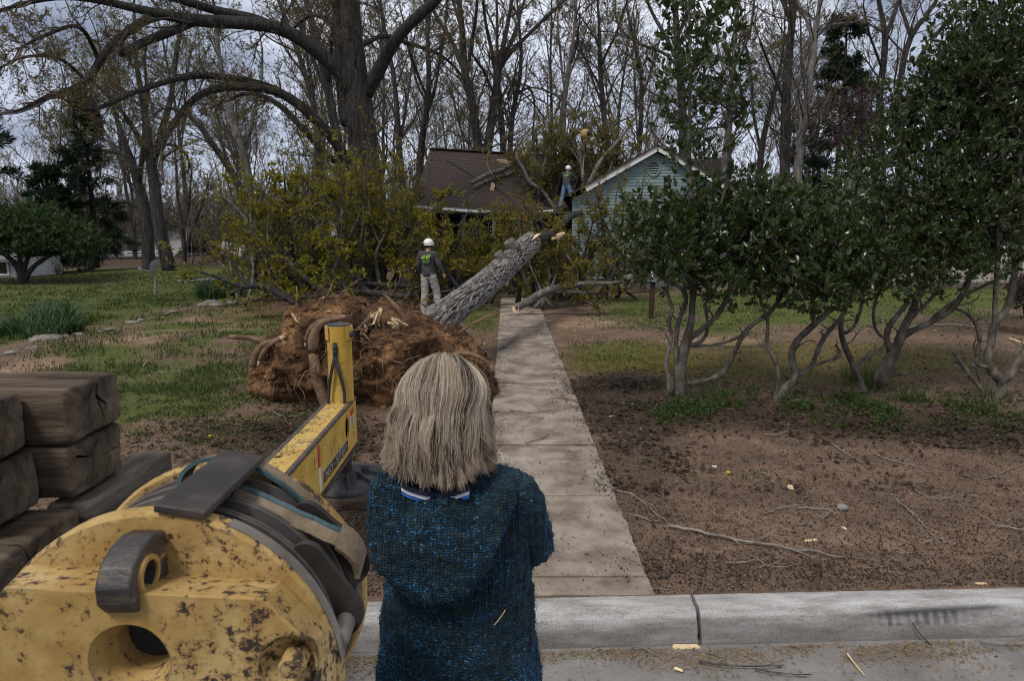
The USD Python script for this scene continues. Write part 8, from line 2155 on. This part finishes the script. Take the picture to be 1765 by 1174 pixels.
# timber step that carries her
stp = thing("timber_step", "low squared timber the blonde haired person stands on", "timber", (WC[0], WY, -0.15))
part(stp, "beam", rough(rbox((-0.42, -0.22, 0.0), (0.42, 0.26, 0.328), 0.015, 8), 0.04, 0.004, 9, 77), "timber_wood", 35)

# ---- crane hook over the roof, and the saw on its line
hp = at(1009, 231, 25.0)
ch = thing("crane_hook", "scuffed yellow and black crane ball with its hook and line above the roof", "crane hook", hp)
bl = union([sph((0, 0, 0), (0.18, 0.18, 0.19), 32), m3.Manifold.cylinder(0.14, 0.07, 0.09, 24).translate((0, 0, -0.27))])
part(ch, "ball", soften(bl, 0.02, 2), "yellow_plate", True)
part(ch, "dark_patch", sph((0.075, -0.10, 0.01), (0.105, 0.09, 0.11), 24), "black_print", True)
part(ch, "shackle", m3.Manifold.cylinder(0.16, 0.045, 0.05, 16).translate((0, 0, -0.40)), "dark_steel", 40)
part(ch, "hook", tube([(0, 0, -0.38), (0.0, 0, -0.46), (0.08, 0, -0.52), (0.08, 0, -0.62), (0, 0, -0.68), (-0.09, 0, -0.63), (-0.1, 0, -0.55)], [0.04, 0.04, 0.035, 0.035, 0.035, 0.03, 0.015], 30, 10), "dark_steel", True)
part(ch, "wire_rope", tube([(0, 0, 0.2), (0.05, -2.0, 8.0), (0.1, -5.0, 20.0)], 0.016, 8, 6), "dark_steel", True)
part(ch, "sling", tube([(0.0, 0, -0.66), (-0.05, 0.05, -1.0), (-0.04, 0.1, -1.5)], 0.022, 10, 6), "white_tape", True)
sp_ = at(908, 378, 23.95)
cs = thing("chainsaw", "small orange and black saw hanging on a line under the broken gutter", "saw", sp_)
cs.AddScaleOp().Set(Gf.Vec3f(0.72, 0.72, 0.72))
part(cs, "saw_body", soften(rbox((-0.11, -0.08, 0.0), (0.10, 0.08, 0.22), 0.03, 10), 0.03, 3), "orange_plastic", True)
part(cs, "engine_cover", soften(rbox((-0.09, -0.09, -0.16), (0.12, 0.07, 0.01), 0.03, 10), 0.03, 3), "black_rubber", True)
part(cs, "handle", tube([(-0.1, 0, 0.16), (-0.14, 0, 0.25), (0.0, 0, 0.32), (0.1, 0, 0.24)], 0.016, 16, 8), "black_rubber", True)
part(cs, "guide_bar", soften(rbox((-0.03, -0.015, -0.52), (0.03, 0.015, -0.14), 0.012, 8), 0.03, 2), "dish_grey", True)
part(cs, "line", tube([(0, 0, 0.3), (0.0, 0.1, 0.5), (0.0, 0.2, 0.62)], 0.008, 6, 5), "black_rubber", True)


# ================================================================ grass, litter and small things on the ground
def gz(x, y):
    z = ground_z(x, y)
    l, r = walk_edges(y)
    return np.where((x > l) & (x < r) & (y < 17.5), 0.026, z)


def on_walk(x, y):
    l, r = walk_edges(y)
    return (x > l - 0.01) & (x < r + 0.01) & (y < 17.5)


def sample(rng, N, py0, py1, px0=-60, px1=1830):
    px_, py_ = rng.uniform(px0, px1, N), rng.uniform(py0, py1, N)
    d = _F + _R * ((px_[:, None] - 882.5) / FPX) - _U * ((py_[:, None] - 587.0) / FPX)
    p = EYE + d * (-CAM_Z / d[:, 2:3])
    ok = (p[:, 1] > kerb_y(p[:, 0]) + 0.03)
    return p[ok, 0], p[ok, 1]


def blades(rng, x, y, h, matn, name, label, lean=0.5, w=0.006, root=None):
    z = gz(x, y)
    N = len(x)
    p = np.stack([x, y, z - 0.005], -1)
    H_ = h * rng.uniform(0.5, 1.3, N)
    a = rng.uniform(0, 2 * np.pi, N)
    l = rng.uniform(0.1, lean, N) * H_
    side = np.stack([-np.sin(a), np.cos(a), 0 * a], -1) * (w * rng.uniform(0.6, 1.3, N))[:, None] * np.maximum(1, y / 9)[:, None]
    out = np.stack([np.cos(a), np.sin(a), 0 * a], -1)
    m_ = p + out * (l * 0.35)[:, None] + np.stack([0 * a, 0 * a, H_ * 0.6], -1)
    tip = p + out * l[:, None] + np.stack([0 * a, 0 * a, H_], -1)
    v = np.stack([p - side, p + side, m_ + side * 0.8, m_ - side * 0.8, tip], 1)
    f = np.array([[0, 1, 2], [0, 2, 3], [3, 2, 4]])
    o = part(None, name, (v.reshape(-1, 3), (f[None] + np.arange(N)[:, None, None] * 5).reshape(-1, 3)), matn)
    return tag(o, label, kind="stuff")


rng = np.random.default_rng(900)
x, y = sample(rng, 330000, 470, 830, -60, 1830)
g, s, l, m = cover(x, y)
patch = fbm(np.stack([x * 1.6, y * 1.6, 0 * x], -1), 3, 41) + 0.5 * (fbm(np.stack([x * 6, y * 6, 0 * x], -1), 2, 42) - 0.5)
keep = (rng.random(len(x)) < g * np.clip((patch - 0.36) * 4.5, 0.03, 1)) & ~on_walk(x, y) & (y < 34)
x, y = x[keep], y[keep]
lawn_ = (x < -3.4) & (y > 8.5)
blades(rng, x, y, np.where(lawn_, 0.075, 0.042), "grass_blade", "grass", "short grass of the neighbouring lawn and the patches in the yard")
x, y = sample(rng, 90000, 520, 690, 930, 1830)
g, s, l, m = cover(x, y)
keep = (rng.random(len(x)) < m * 0.55) & ~on_walk(x, y)
blades(rng, x[keep], y[keep], 0.022, "moss_blade", "moss", "olive moss and stunted grass behind the holly stems", 1.2)


def flakes(rng, x, y, size, matn, name, label, aspect=0.6, lift=0.012, shape=4, upn=0.35, kind="stuff", zoff=None):
    N = len(x)
    z = (gz(x, y) if zoff is None else zoff) + rng.uniform(0.001, lift, N)
    p = np.stack([x, y, z], -1)
    d = np.stack([rng.normal(0, 1, N), rng.normal(0, 1, N), rng.normal(0, upn * 0.6, N)], -1)
    a = unit(d)
    b = unit(np.cross(np.array([0, 0, 1.0]) + rng.normal(0, upn, (N, 3)), a))
    c = np.cross(a, b)
    s_ = (np.broadcast_to(size, N) * rng.uniform(0.5, 1.4, N))[:, None]
    k = rng.uniform(-0.15, 0.35, N)[:, None]
    v = np.stack([p - a * s_ * 0.5, p + b * s_ * aspect * 0.5 + c * s_ * k, p + a * s_ * 0.5 + c * s_ * 0.1, p - b * s_ * aspect * 0.5 + c * s_ * k * 0.7], 1)
    f = np.array([[0, 1, 2], [0, 2, 3]])
    o = part(None, name, (v.reshape(-1, 3), (f[None] + np.arange(N)[:, None, None] * 4).reshape(-1, 3)), matn)
    return tag(o, label, kind=kind)


x, y = sample(rng, 110000, 500, 1030)
g, s, l, m = cover(x, y)
keep = (rng.random(len(x)) < np.clip(l * 0.85 + 0.05, 0, 1)) & ~on_walk(x, y)
keep &= (rng.random(len(x)) < np.clip(fbm(np.stack([x * 3, y * 3, 0 * x], -1), 3, 51) * 2.4 - 0.7, 0.08, 1))
xl_, yl_ = x[keep], y[keep]
flakes(rng, xl_, yl_, np.where(yl_ > 5.2, 0.062, 0.03), "dead_leaf", "leaf_litter", "dark dead leaves lying beneath the hollies and round the root ball", 0.55, 0.035)
x, y = sample(rng, 130000, 600, 1030)
g, s, l, m = cover(x, y)
keep = (rng.random(len(x)) < 0.42 + 0.3 * l) & (~on_walk(x, y) | (rng.random(len(x)) < 0.006))
flakes(rng, x[keep], y[keep], 0.014, "soil_crumb", "soil_crumbs", "loose crumbs of soil and bark on the bare ground", 0.8, 0.010, upn=0.9)
x, y = sample(rng, 12000, 500, 1030)
keep = rng.random(len(x)) < 0.42
flakes(rng, x[keep], y[keep], np.clip(0.006 + 0.0032 * y[keep], 0.014, 0.045), "pale_fleck", "pale_chips", "small pale chips and dry flakes scattered over the yard", 0.5, 0.014, upn=0.5)
# dark crumbs and bits on the walk, thickest along its edges and joints
N = 8000
yy = rng.uniform(kerb_y(0.5) + 0.05, 15, N) ** 1.0
lw, rw = walk_edges(yy)
e = rng.random(N)
u_ = np.where(e < 0.45, 1 - np.abs(rng.normal(0, 0.10, N)), np.where(e < 0.65, np.abs(rng.normal(0, 0.10, N)), rng.uniform(0, 1, N)))
cl_m = fbm(np.stack([u_ * 4, yy * 2.2, 0 * yy], -1), 3, 55)
keep = (u_ > 0) & (u_ < 1) & (rng.random(N) < np.clip(cl_m * 4.5 - 2.0, 0.03, 1))
flakes(rng, (lw + (rw - lw) * u_)[keep], yy[keep], 0.016, "soil_crumb", "walk_debris", "dark bark crumbs and bits lying on the concrete walk", 0.7, 0.010, upn=0.8)
# sawdust in the gutter and on the street
N = 60000
x = rng.uniform(-1.6, 3.6, N)
t_ = np.abs(rng.normal(0, 0.11, N)) + rng.uniform(0, 0.03, N)
t_ = np.where(rng.random(N) < 0.12, rng.uniform(0, 0.9, N), t_)
y = kerb_y(x) - 0.235 - t_
keep = rng.random(N) < np.clip(fbm(np.stack([x * 2.5, t_ * 6, 0 * x], -1), 3, 57) * 3.4 - 1.0, 0.12, 1)
x, y, t_ = x[keep], y[keep], t_[keep]
flakes(rng, x, y, np.where(rng.random(len(x)) < 0.05, 0.026, 0.008), "wood_chip", "sawdust", "tan sawdust and chips gathered along the gutter", 0.45, 0.010, upn=0.6, zoff=np.where(t_ < 0.27, -0.170, -0.148))
# weeds under the hollies
N = 2600
px_ = np.r_[rng.normal(1225, 40, 520), rng.normal(1180, 30, 160), rng.uniform(1330, 1800, 1350), rng.normal(1480, 60, 420), rng.normal(1150, 12, 60), rng.uniform(1250, 1400, 90)]
py_ = np.r_[rng.normal(700, 12, 520), rng.normal(708, 10, 160), rng.normal(712, 15, 1350), rng.normal(690, 10, 420), rng.normal(725, 8, 60), rng.normal(725, 10, 90)]
d = _F + _R * ((px_[:, None] - 882.5) / FPX) - _U * ((py_[:, None] - 587.0) / FPX)
gp_ = EYE + d * (-CAM_Z / d[:, 2:3])
gp_[:, 2] = ground_z(gp_[:, 0], gp_[:, 1])
gp_ = gp_[rng.random(len(gp_)) < np.clip(fbm(gp_ * [2.6, 2.6, 0], 3, 58) * 4.2 - 1.75, 0.04, 1)]
Pw, Rw = grow(rng, gp_, np.stack([rng.normal(0, 0.6, len(gp_)), rng.normal(0, 0.6, len(gp_)), np.ones(len(gp_))], -1), rng.uniform(0.05, 0.2, len(gp_)), np.full(len(gp_), 0.0018), 5, 0.25, -0.03, 0.6)
q, dd_, _, _, _ = spawn(rng, Pw, Rw, 7, 0.15, 1.0, (0.6, 1.4), (0.1, 0.2), 0.5)
wd = UsdGeom.Xform.Define(stage, "/World/weeds")
tag(wd, "low bright green weeds and ivy at the feet of the hollies", kind="stuff")
_org["/World/weeds"] = (np.zeros(3), 0.0)
part(wd, "stems", tube_batch(Pw, Rw, 3, False), "weed_leaf", True)
part(wd, "leaves", leaf_batch(rng, q, 0.032, up=0.35, d=dd_, aspect=0.75, shape=4), "weed_leaf")
# tall soft grass tufts between the stems
tx_, ty_ = [], []
for (a, b, n_) in ((1500, 665, 160), (1478, 655, 100), (1700, 700, 90), (1225, 690, 70), (1560, 690, 60)):
    g_ = G(a, b)
    tx_.append(g_[0] + rng.normal(0, 0.13, n_)), ty_.append(g_[1] + rng.normal(0, 0.13, n_))
blades(rng, np.concatenate(tx_), np.concatenate(ty_), 0.26, "weed_leaf", "tall_grass", "long soft grass tufts round the third holly's foot", 0.7, 0.003)
# strap leaved border plants on the left
for lb, spots_, h_ in (("dense strap leaved plants spilling over the stone edging at the left", [(a, b) for a, b in zip(rng.uniform(-60, 150, 44), rng.uniform(558, 590, 44))], 0.30), ("strap leaved clump with pale upright blades beside the flat stone", [(rng.uniform(60, 140), rng.uniform(552, 568)) for _ in range(14)], 0.5), ("green spiky clump of leaves by the heaped fieldstones", [(rng.uniform(345, 410), rng.uniform(500, 516)) for _ in range(40)], 0.4)):
    xx, yy = [], []
    for (a, b) in spots_:
        g_ = G(a, min(b, np.interp(a, [p[0] for p in BORDER], [p[1] for p in BORDER]) + 2))
        k = int(rng.uniform(10, 34))
        xx.append(g_[0] + rng.normal(0, 0.07, k)), yy.append(g_[1] + rng.normal(0, 0.07, k))
    blades(rng, np.concatenate(xx), np.concatenate(yy), h_, "strap_leaf", "border_plants", lb, 1.9, 0.009)

# twigs too many to count, and the pile at the first holly
N = 2400
x, y = sample(rng, N, 540, 1020)
g, s, l, m = cover(x, y)
keep = (rng.random(len(x)) < 0.25 + 0.6 * l) & (~on_walk(x, y) | (rng.random(len(x)) < 0.16))
x, y = x[keep], y[keep]
a = rng.uniform(0, 6.28, len(x))
Pt, Rt = grow(rng, np.stack([x, y, gz(x, y) + 0.008], -1), np.stack([np.cos(a), np.sin(a), 0 * a], -1), rng.uniform(0.05, 0.26, len(x)), rng.uniform(0.0014, 0.0034, len(x)), 5, 0.13, 0.0, 0.5)
Pt[..., 2] = gz(Pt[..., 0], Pt[..., 1]) + 0.007
o = part(None, "small_twigs", tube_batch(Pt, Rt, 4), "grey_twig", True)
tag(o, "small dry twigs strewn over the soil and walk", kind="stuff")
pc = G(1085, 668)
N = 420
r_ = np.abs(rng.normal(0, 0.28, N))
an = rng.uniform(0, 6.28, N)
x, y = pc[0] + r_ * np.cos(an) * 1.2, pc[1] + r_ * np.sin(an)
hgt = 0.16 * np.exp(-(r_ / 0.3) ** 2)
Pt, Rt = grow(rng, np.stack([x, y, hgt * rng.uniform(0.1, 1, N)], -1), np.stack([rng.normal(0, 1, N), rng.normal(0, 1, N), rng.normal(0, 0.15, N)], -1), rng.uniform(0.12, 0.4, N), rng.uniform(0.0015, 0.0045, N), 5, 0.2, 0, 0.5)
Pt[..., 2] = np.maximum(Pt[..., 2], 0.004)
tag(part(None, "twig_pile", tube_batch(Pt, Rt, 4), "dark_twig", True), "heap of dark raked twigs left of the first holly's foot", kind="stuff")
N = 900
r_ = np.abs(rng.normal(0, 0.3, N))
an = rng.uniform(0, 6.28, N)
flakes(rng, pc[0] + r_ * np.cos(an) * 1.2, pc[1] + r_ * np.sin(an), 0.05, "dead_leaf", "pile_leaves", "dead leaves caught in the raked twig heap", 0.55, 0.12, upn=0.8)


# sticks one can pick out
def stick(pts, w, label, grp=None, matn="grey_twig", z=0.012, forks=0, name="stick"):
    P = np.array([G(a, b, z) for a, b in pts])
    p, r = smooth_path(P, 22, np.linspace(w, w * 0.45, len(P)))
    rg = np.random.default_rng(int(pts[0][0] * 7 + pts[0][1]))
    p[:, 2] = gz(p[:, 0], p[:, 1]) + w + 0.006 + 0.012 * rg.random()
    p += rg.normal(0, 0.003, p.shape)
    t = thing(name, label, "stick", p[0] * [1, 1, 0], group=grp)
    part(t, "stem", tube_batch(p[None], r[None], 7), matn, True, world=True)
    for k in range(forks):
        i_ = int(rg.uniform(4, 17))
        d = unit(p[i_ + 1] - p[i_]) + rg.normal(0, 0.5, 3) * [1, 1, 0.25]
        q_, rr_ = grow(rg, p[i_][None], d[None], np.array([rg.uniform(0.08, 0.3)]), np.array([r[i_] * 0.7]), 6, 0.12, 0.0, 0.3)
        part(t, "fork", tube_batch(q_, rr_, 6), matn, True, world=True)


stick([(1152, 908), (1200, 918), (1260, 932), (1330, 944), (1400, 956), (1458, 963)], 0.011, "longest pale stick lying across the bare soil right of the walk", forks=3)
stick([(1024, 832), (1050, 842), (1085, 850), (1110, 868), (1140, 892), (1152, 905)], 0.007, "bent stick running from the walk's edge down to the longest stick", forks=2)
stick([(1082, 884), (1110, 892), (1142, 902)], 0.005, "short stick just left of the longest stick's thick end", forks=1)
stick([(1318, 886), (1350, 876), (1385, 872)], 0.006, "forked twig in the middle of the bare soil", forks=2)
stick([(1372, 876), (1405, 878), (1432, 880), (1420, 892), (1440, 876)], 0.006, "crooked twig left of the pale stone", forks=2)
stick([(1432, 768), (1460, 785), (1492, 803)], 0.006, "straight stick on the leaf litter's near edge", forks=1)
stick([(1508, 785), (1545, 797), (1580, 806), (1600, 815)], 0.007, "stick lying at the leaf litter's edge right of centre", forks=1)
stick([(1588, 832), (1585, 850), (1605, 860), (1650, 855), (1690, 856)], 0.006, "curved stick bending back on the bare soil at right", forks=1)
stick([(1545, 862), (1575, 890), (1600, 915), (1622, 940)], 0.007, "stick pointing at the viewer on the right hand soil", forks=3)
stick([(1712, 908), (1745, 914), (1800, 920)], 0.006, "pale stick cut by the picture's right edge", forks=0)
stick([(1698, 828), (1730, 815), (1775, 800)], 0.006, "twiggy stick near the right edge below the litter", forks=3)
stick([(1250, 974), (1290, 970), (1322, 962)], 0.006, "forked pale stick below the longest stick", forks=1)
stick([(1308, 982), (1325, 978), (1340, 974)], 0.005, "small branched twig right above the kerb", forks=3)
stick([(1112, 990), (1135, 996), (1155, 993)], 0.007, "dark stick at the walk's corner by the kerb", forks=2, matn="dark_twig")
stick([(1318, 752), (1345, 750), (1372, 744)], 0.006, "stick among leaves below the second holly", forks=0)
stick([(392, 582), (420, 583), (455, 590)], 0.02, "dark branch piece lying left of the root ball", matn="dark_twig", forks=0)
stick([(248, 632), (262, 620), (290, 612)], 0.012, "pale forked stick on the left yard grass", forks=1)
stick([(265, 642), (300, 640), (330, 634)], 0.008, "thin stick on the grass in front of the timbers", forks=0)
stick([(410, 800), (418, 785), (440, 778)], 0.006, "thin twig beside the yellow block's far plate", forks=1)
stick([(470, 712), (500, 722), (530, 715)], 0.008, "curled pale twig under the root ball's left end", forks=2)
stick([(1200, 594), (1260, 600), (1330, 596)], 0.014, "grey stick on the moss behind the first holly", matn="dark_twig")
stick([(860, 602), (880, 590), (893, 572)], 0.008, "dark broken twig sticking out over the walk", matn="dark_twig", forks=4, z=0.05)
stick([(880, 712), (915, 716), (950, 712)], 0.006, "dark twig across the walk beyond the person's head", matn="dark_twig", forks=2)
stick([(905, 768), (930, 762), (945, 752)], 0.005, "small dark twig on the walk's third slab", matn="dark_twig", forks=1)
stick([(1004, 700), (985, 694), (960, 690)], 0.006, "thin twig reaching from the litter onto the walk", matn="dark_twig", forks=2)


def gutter_stick(pts, w, label, forks=2, matn="grey_twig"):
    P = np.array([G(a, b, -0.15) for a, b in pts])
    p, r = smooth_path(P, 16, np.linspace(w, w * 0.5, len(P)))
    p[:, 2] = -0.15 + w + 0.004
    rg = np.random.default_rng(int(pts[0][0]))
    t = thing("stick", label, "stick", p[0])
    part(t, "stem", tube_batch(p[None], r[None], 7), matn, True, world=True)
    for k in range(forks):
        i_ = int(rg.uniform(3, 13))
        d = unit(p[i_ + 1] - p[i_]) + rg.normal(0, 0.5, 3) * [1, 1, 0.1]
        q_, rr_ = grow(rg, p[i_][None], d[None], np.array([rg.uniform(0.05, 0.16)]), np.array([r[i_] * 0.7]), 6, 0.12, 0.0, 0.3)
        part(t, "fork", tube_batch(q_, rr_, 6), matn, True, world=True)


gutter_stick([(1205, 1143), (1250, 1150), (1300, 1152), (1352, 1150)], 0.006, "dark twig on the street below the kerb joint", 3, "dark_twig")
gutter_stick([(1300, 1156), (1340, 1163), (1400, 1166)], 0.005, "second dark twig on the street at the picture's bottom", 3, "dark_twig")
gutter_stick([(1460, 1130), (1475, 1150), (1490, 1168)], 0.005, "greenish straw on the street right of the twigs", 0, "fresh_wood")
gutter_stick([(1085, 1122), (1098, 1118), (1112, 1120)], 0.006, "short forked twig in the sawdust near the person's elbow", 2)
gutter_stick([(1690, 1108), (1720, 1112), (1790, 1104)], 0.006, "twiggy stick in the gutter at the right edge", 3)
sp = G(1572, 1080, -0.08)
t = thing("stick", "small twig leaning on the scuffed kerb face", "stick", sp)
part(t, "stem", tube([sp + [0, 0, 0.02], sp + [0.05, -0.03, -0.05], sp + [0.09, -0.05, -0.085]], 0.004, 8, 6), "dark_twig", True, world=True)


# wood chunks, stones, scraps, dandelions
def chunk(px_, py_, z, l, w, h, rz, label, matn="fresh_wood", name="wood_chunk", cat_="wood piece", group=None):
    c = G(px_, py_, z)
    if z > -0.05:
        l, w, h = l * 0.72, w * 0.72, h * 0.72
    m_ = rough(hullpts([(-l, -w, 0), (l, -w * 0.7, 0), (-l * 0.9, w, 0), (l * 0.95, w * 0.8, 0), (-l * 0.9, 0, h), (l * 0.7, w * 0.2, h * 0.8)], 0.003, 8), 0.02, 0.003, 40, int(px_))
    v = rotz(m_[0], rz) + c
    if z > -0.05:
        v[:, 2] += float(gz(np.array([c[0]]), np.array([c[1]]))[0])
    tag(part(None, name, (v, m_[1]), matn, 30), label, cat_, group)


chunk(1183, 1118, -0.172, 0.082, 0.016, 0.022, 0.03, "pale split length of wood lying in the gutter sawdust")
chunk(1170, 1155, -0.15, 0.02, 0.008, 0.006, -0.6, "small pale chip on the street by the dark twigs")
chunk(1362, 843, 0.0, 0.035, 0.022, 0.05, 0.3, "cream scrap standing up on the bare soil", "fresh_wood", "scrap", "scrap")
chunk(1376, 849, 0.0, 0.04, 0.03, 0.03, 0.9, "black and white bit beside the cream scrap", "black_print", "scrap", "scrap")
chunk(1325, 812, 0.0, 0.04, 0.03, 0.03, 0.2, "curled tan leaf scrap upslope of the cream scrap", "plank_wood", "scrap", "scrap")
chunk(1055, 720, 0.0, 0.03, 0.022, 0.012, 0.5, "pale yellow chip beside the walk among dark litter")
chunk(1398, 932, 0.0, 0.07, 0.012, 0.012, 0.2, "splintered tan strip lying by the longest stick")
chunk(1455, 912, 0.0, 0.014, 0.03, 0.012, 0.2, "small white curl of bark near the stick fork", "white_tape", "scrap", "scrap")
chunk(1232, 805, 0.0, 0.03, 0.02, 0.012, 0.0, "pale flake on the dark litter left of the scraps", "white_tape", "scrap", "scrap")
chunk(1690, 1007, 0.0, 0.05, 0.01, 0.008, 0.0, "tan strip on the soil just above the kerb at right")
stone(G(1452, 875, 0.01), 0.045, "pale_stone", "single pale stone half sunk in the bare soil", None, 0.5)
for k, (a, b) in enumerate(((362, 753), (281, 547), (835, 594), (847, 594), (1103, 553), (1255, 816), (977, 566), (990, 571), (1612, 570), (1290, 540))):
    c = G(a, b, 0.03)
    fl_ = trimesh.creation.icosphere(1, 1.0)
    s_ = 0.022 if b < 700 else 0.016
    rad = 1 + 0.18 * np.sin(np.arctan2(fl_.vertices[:, 1], fl_.vertices[:, 0]) * 7)
    v = fl_.vertices * np.stack([s_ * rad, s_ * rad, np.full(len(rad), s_ * 0.4)], -1)
    t = thing("dandelion", ["yellow dandelion nearest the timbers' end", "yellow dandelion on the soil by the edging stones", "left of the twin dandelions beside the walk", "right of the twin dandelions beside the walk", "yellow dandelion near the path light's foot", "yellow dandelion on the bare soil in front", "yellow dandelion right of the walk's far end", "second dandelion right of the walk's far end", "yellow dandelion on the moss at far right", "yellow dandelion behind the first holly"][k], "flower", c)
    part(t, "flower_head", (v + [0, 0, 0.01], fl_.faces), "dandelion_yellow", 40)
    part(t, "stalk", tube([(0, 0, 0.005), (0.003, 0, -0.015), (0, 0.002, -0.032)], 0.0022, 5, 5), "weed_leaf", True)
# timber edging and scrap bed far right
tb = thing("timber_edging", "dark red brown timber edging at the far right of the mossy yard", "timber", G(1745, 578))
a0, a1 = G(1722, 572, 0.0), G(1830, 590, 0.0)
dv = (a1 - a0) / 2
part(tb, "beam", rough(hullpts([(a0 + a1) / 2 + dv * sx + np.array([0, sy * 0.07, sz]) for sx in (-1, 1) for sy in (-1, 1) for sz in (0.01, 0.14)], 0.01, 8), 0.06, 0.006, 9, 91), "board_dark", 35, world=True)
stick([(1740, 585), (1760, 590), (1800, 596)], 0.02, "pale split log beside the timber edging at far right", matn="fresh_wood")
stick([(1560, 566), (1640, 560), (1720, 575)], 0.018, "grey branch on the debris bed by the fence", matn="grey_twig", forks=4)
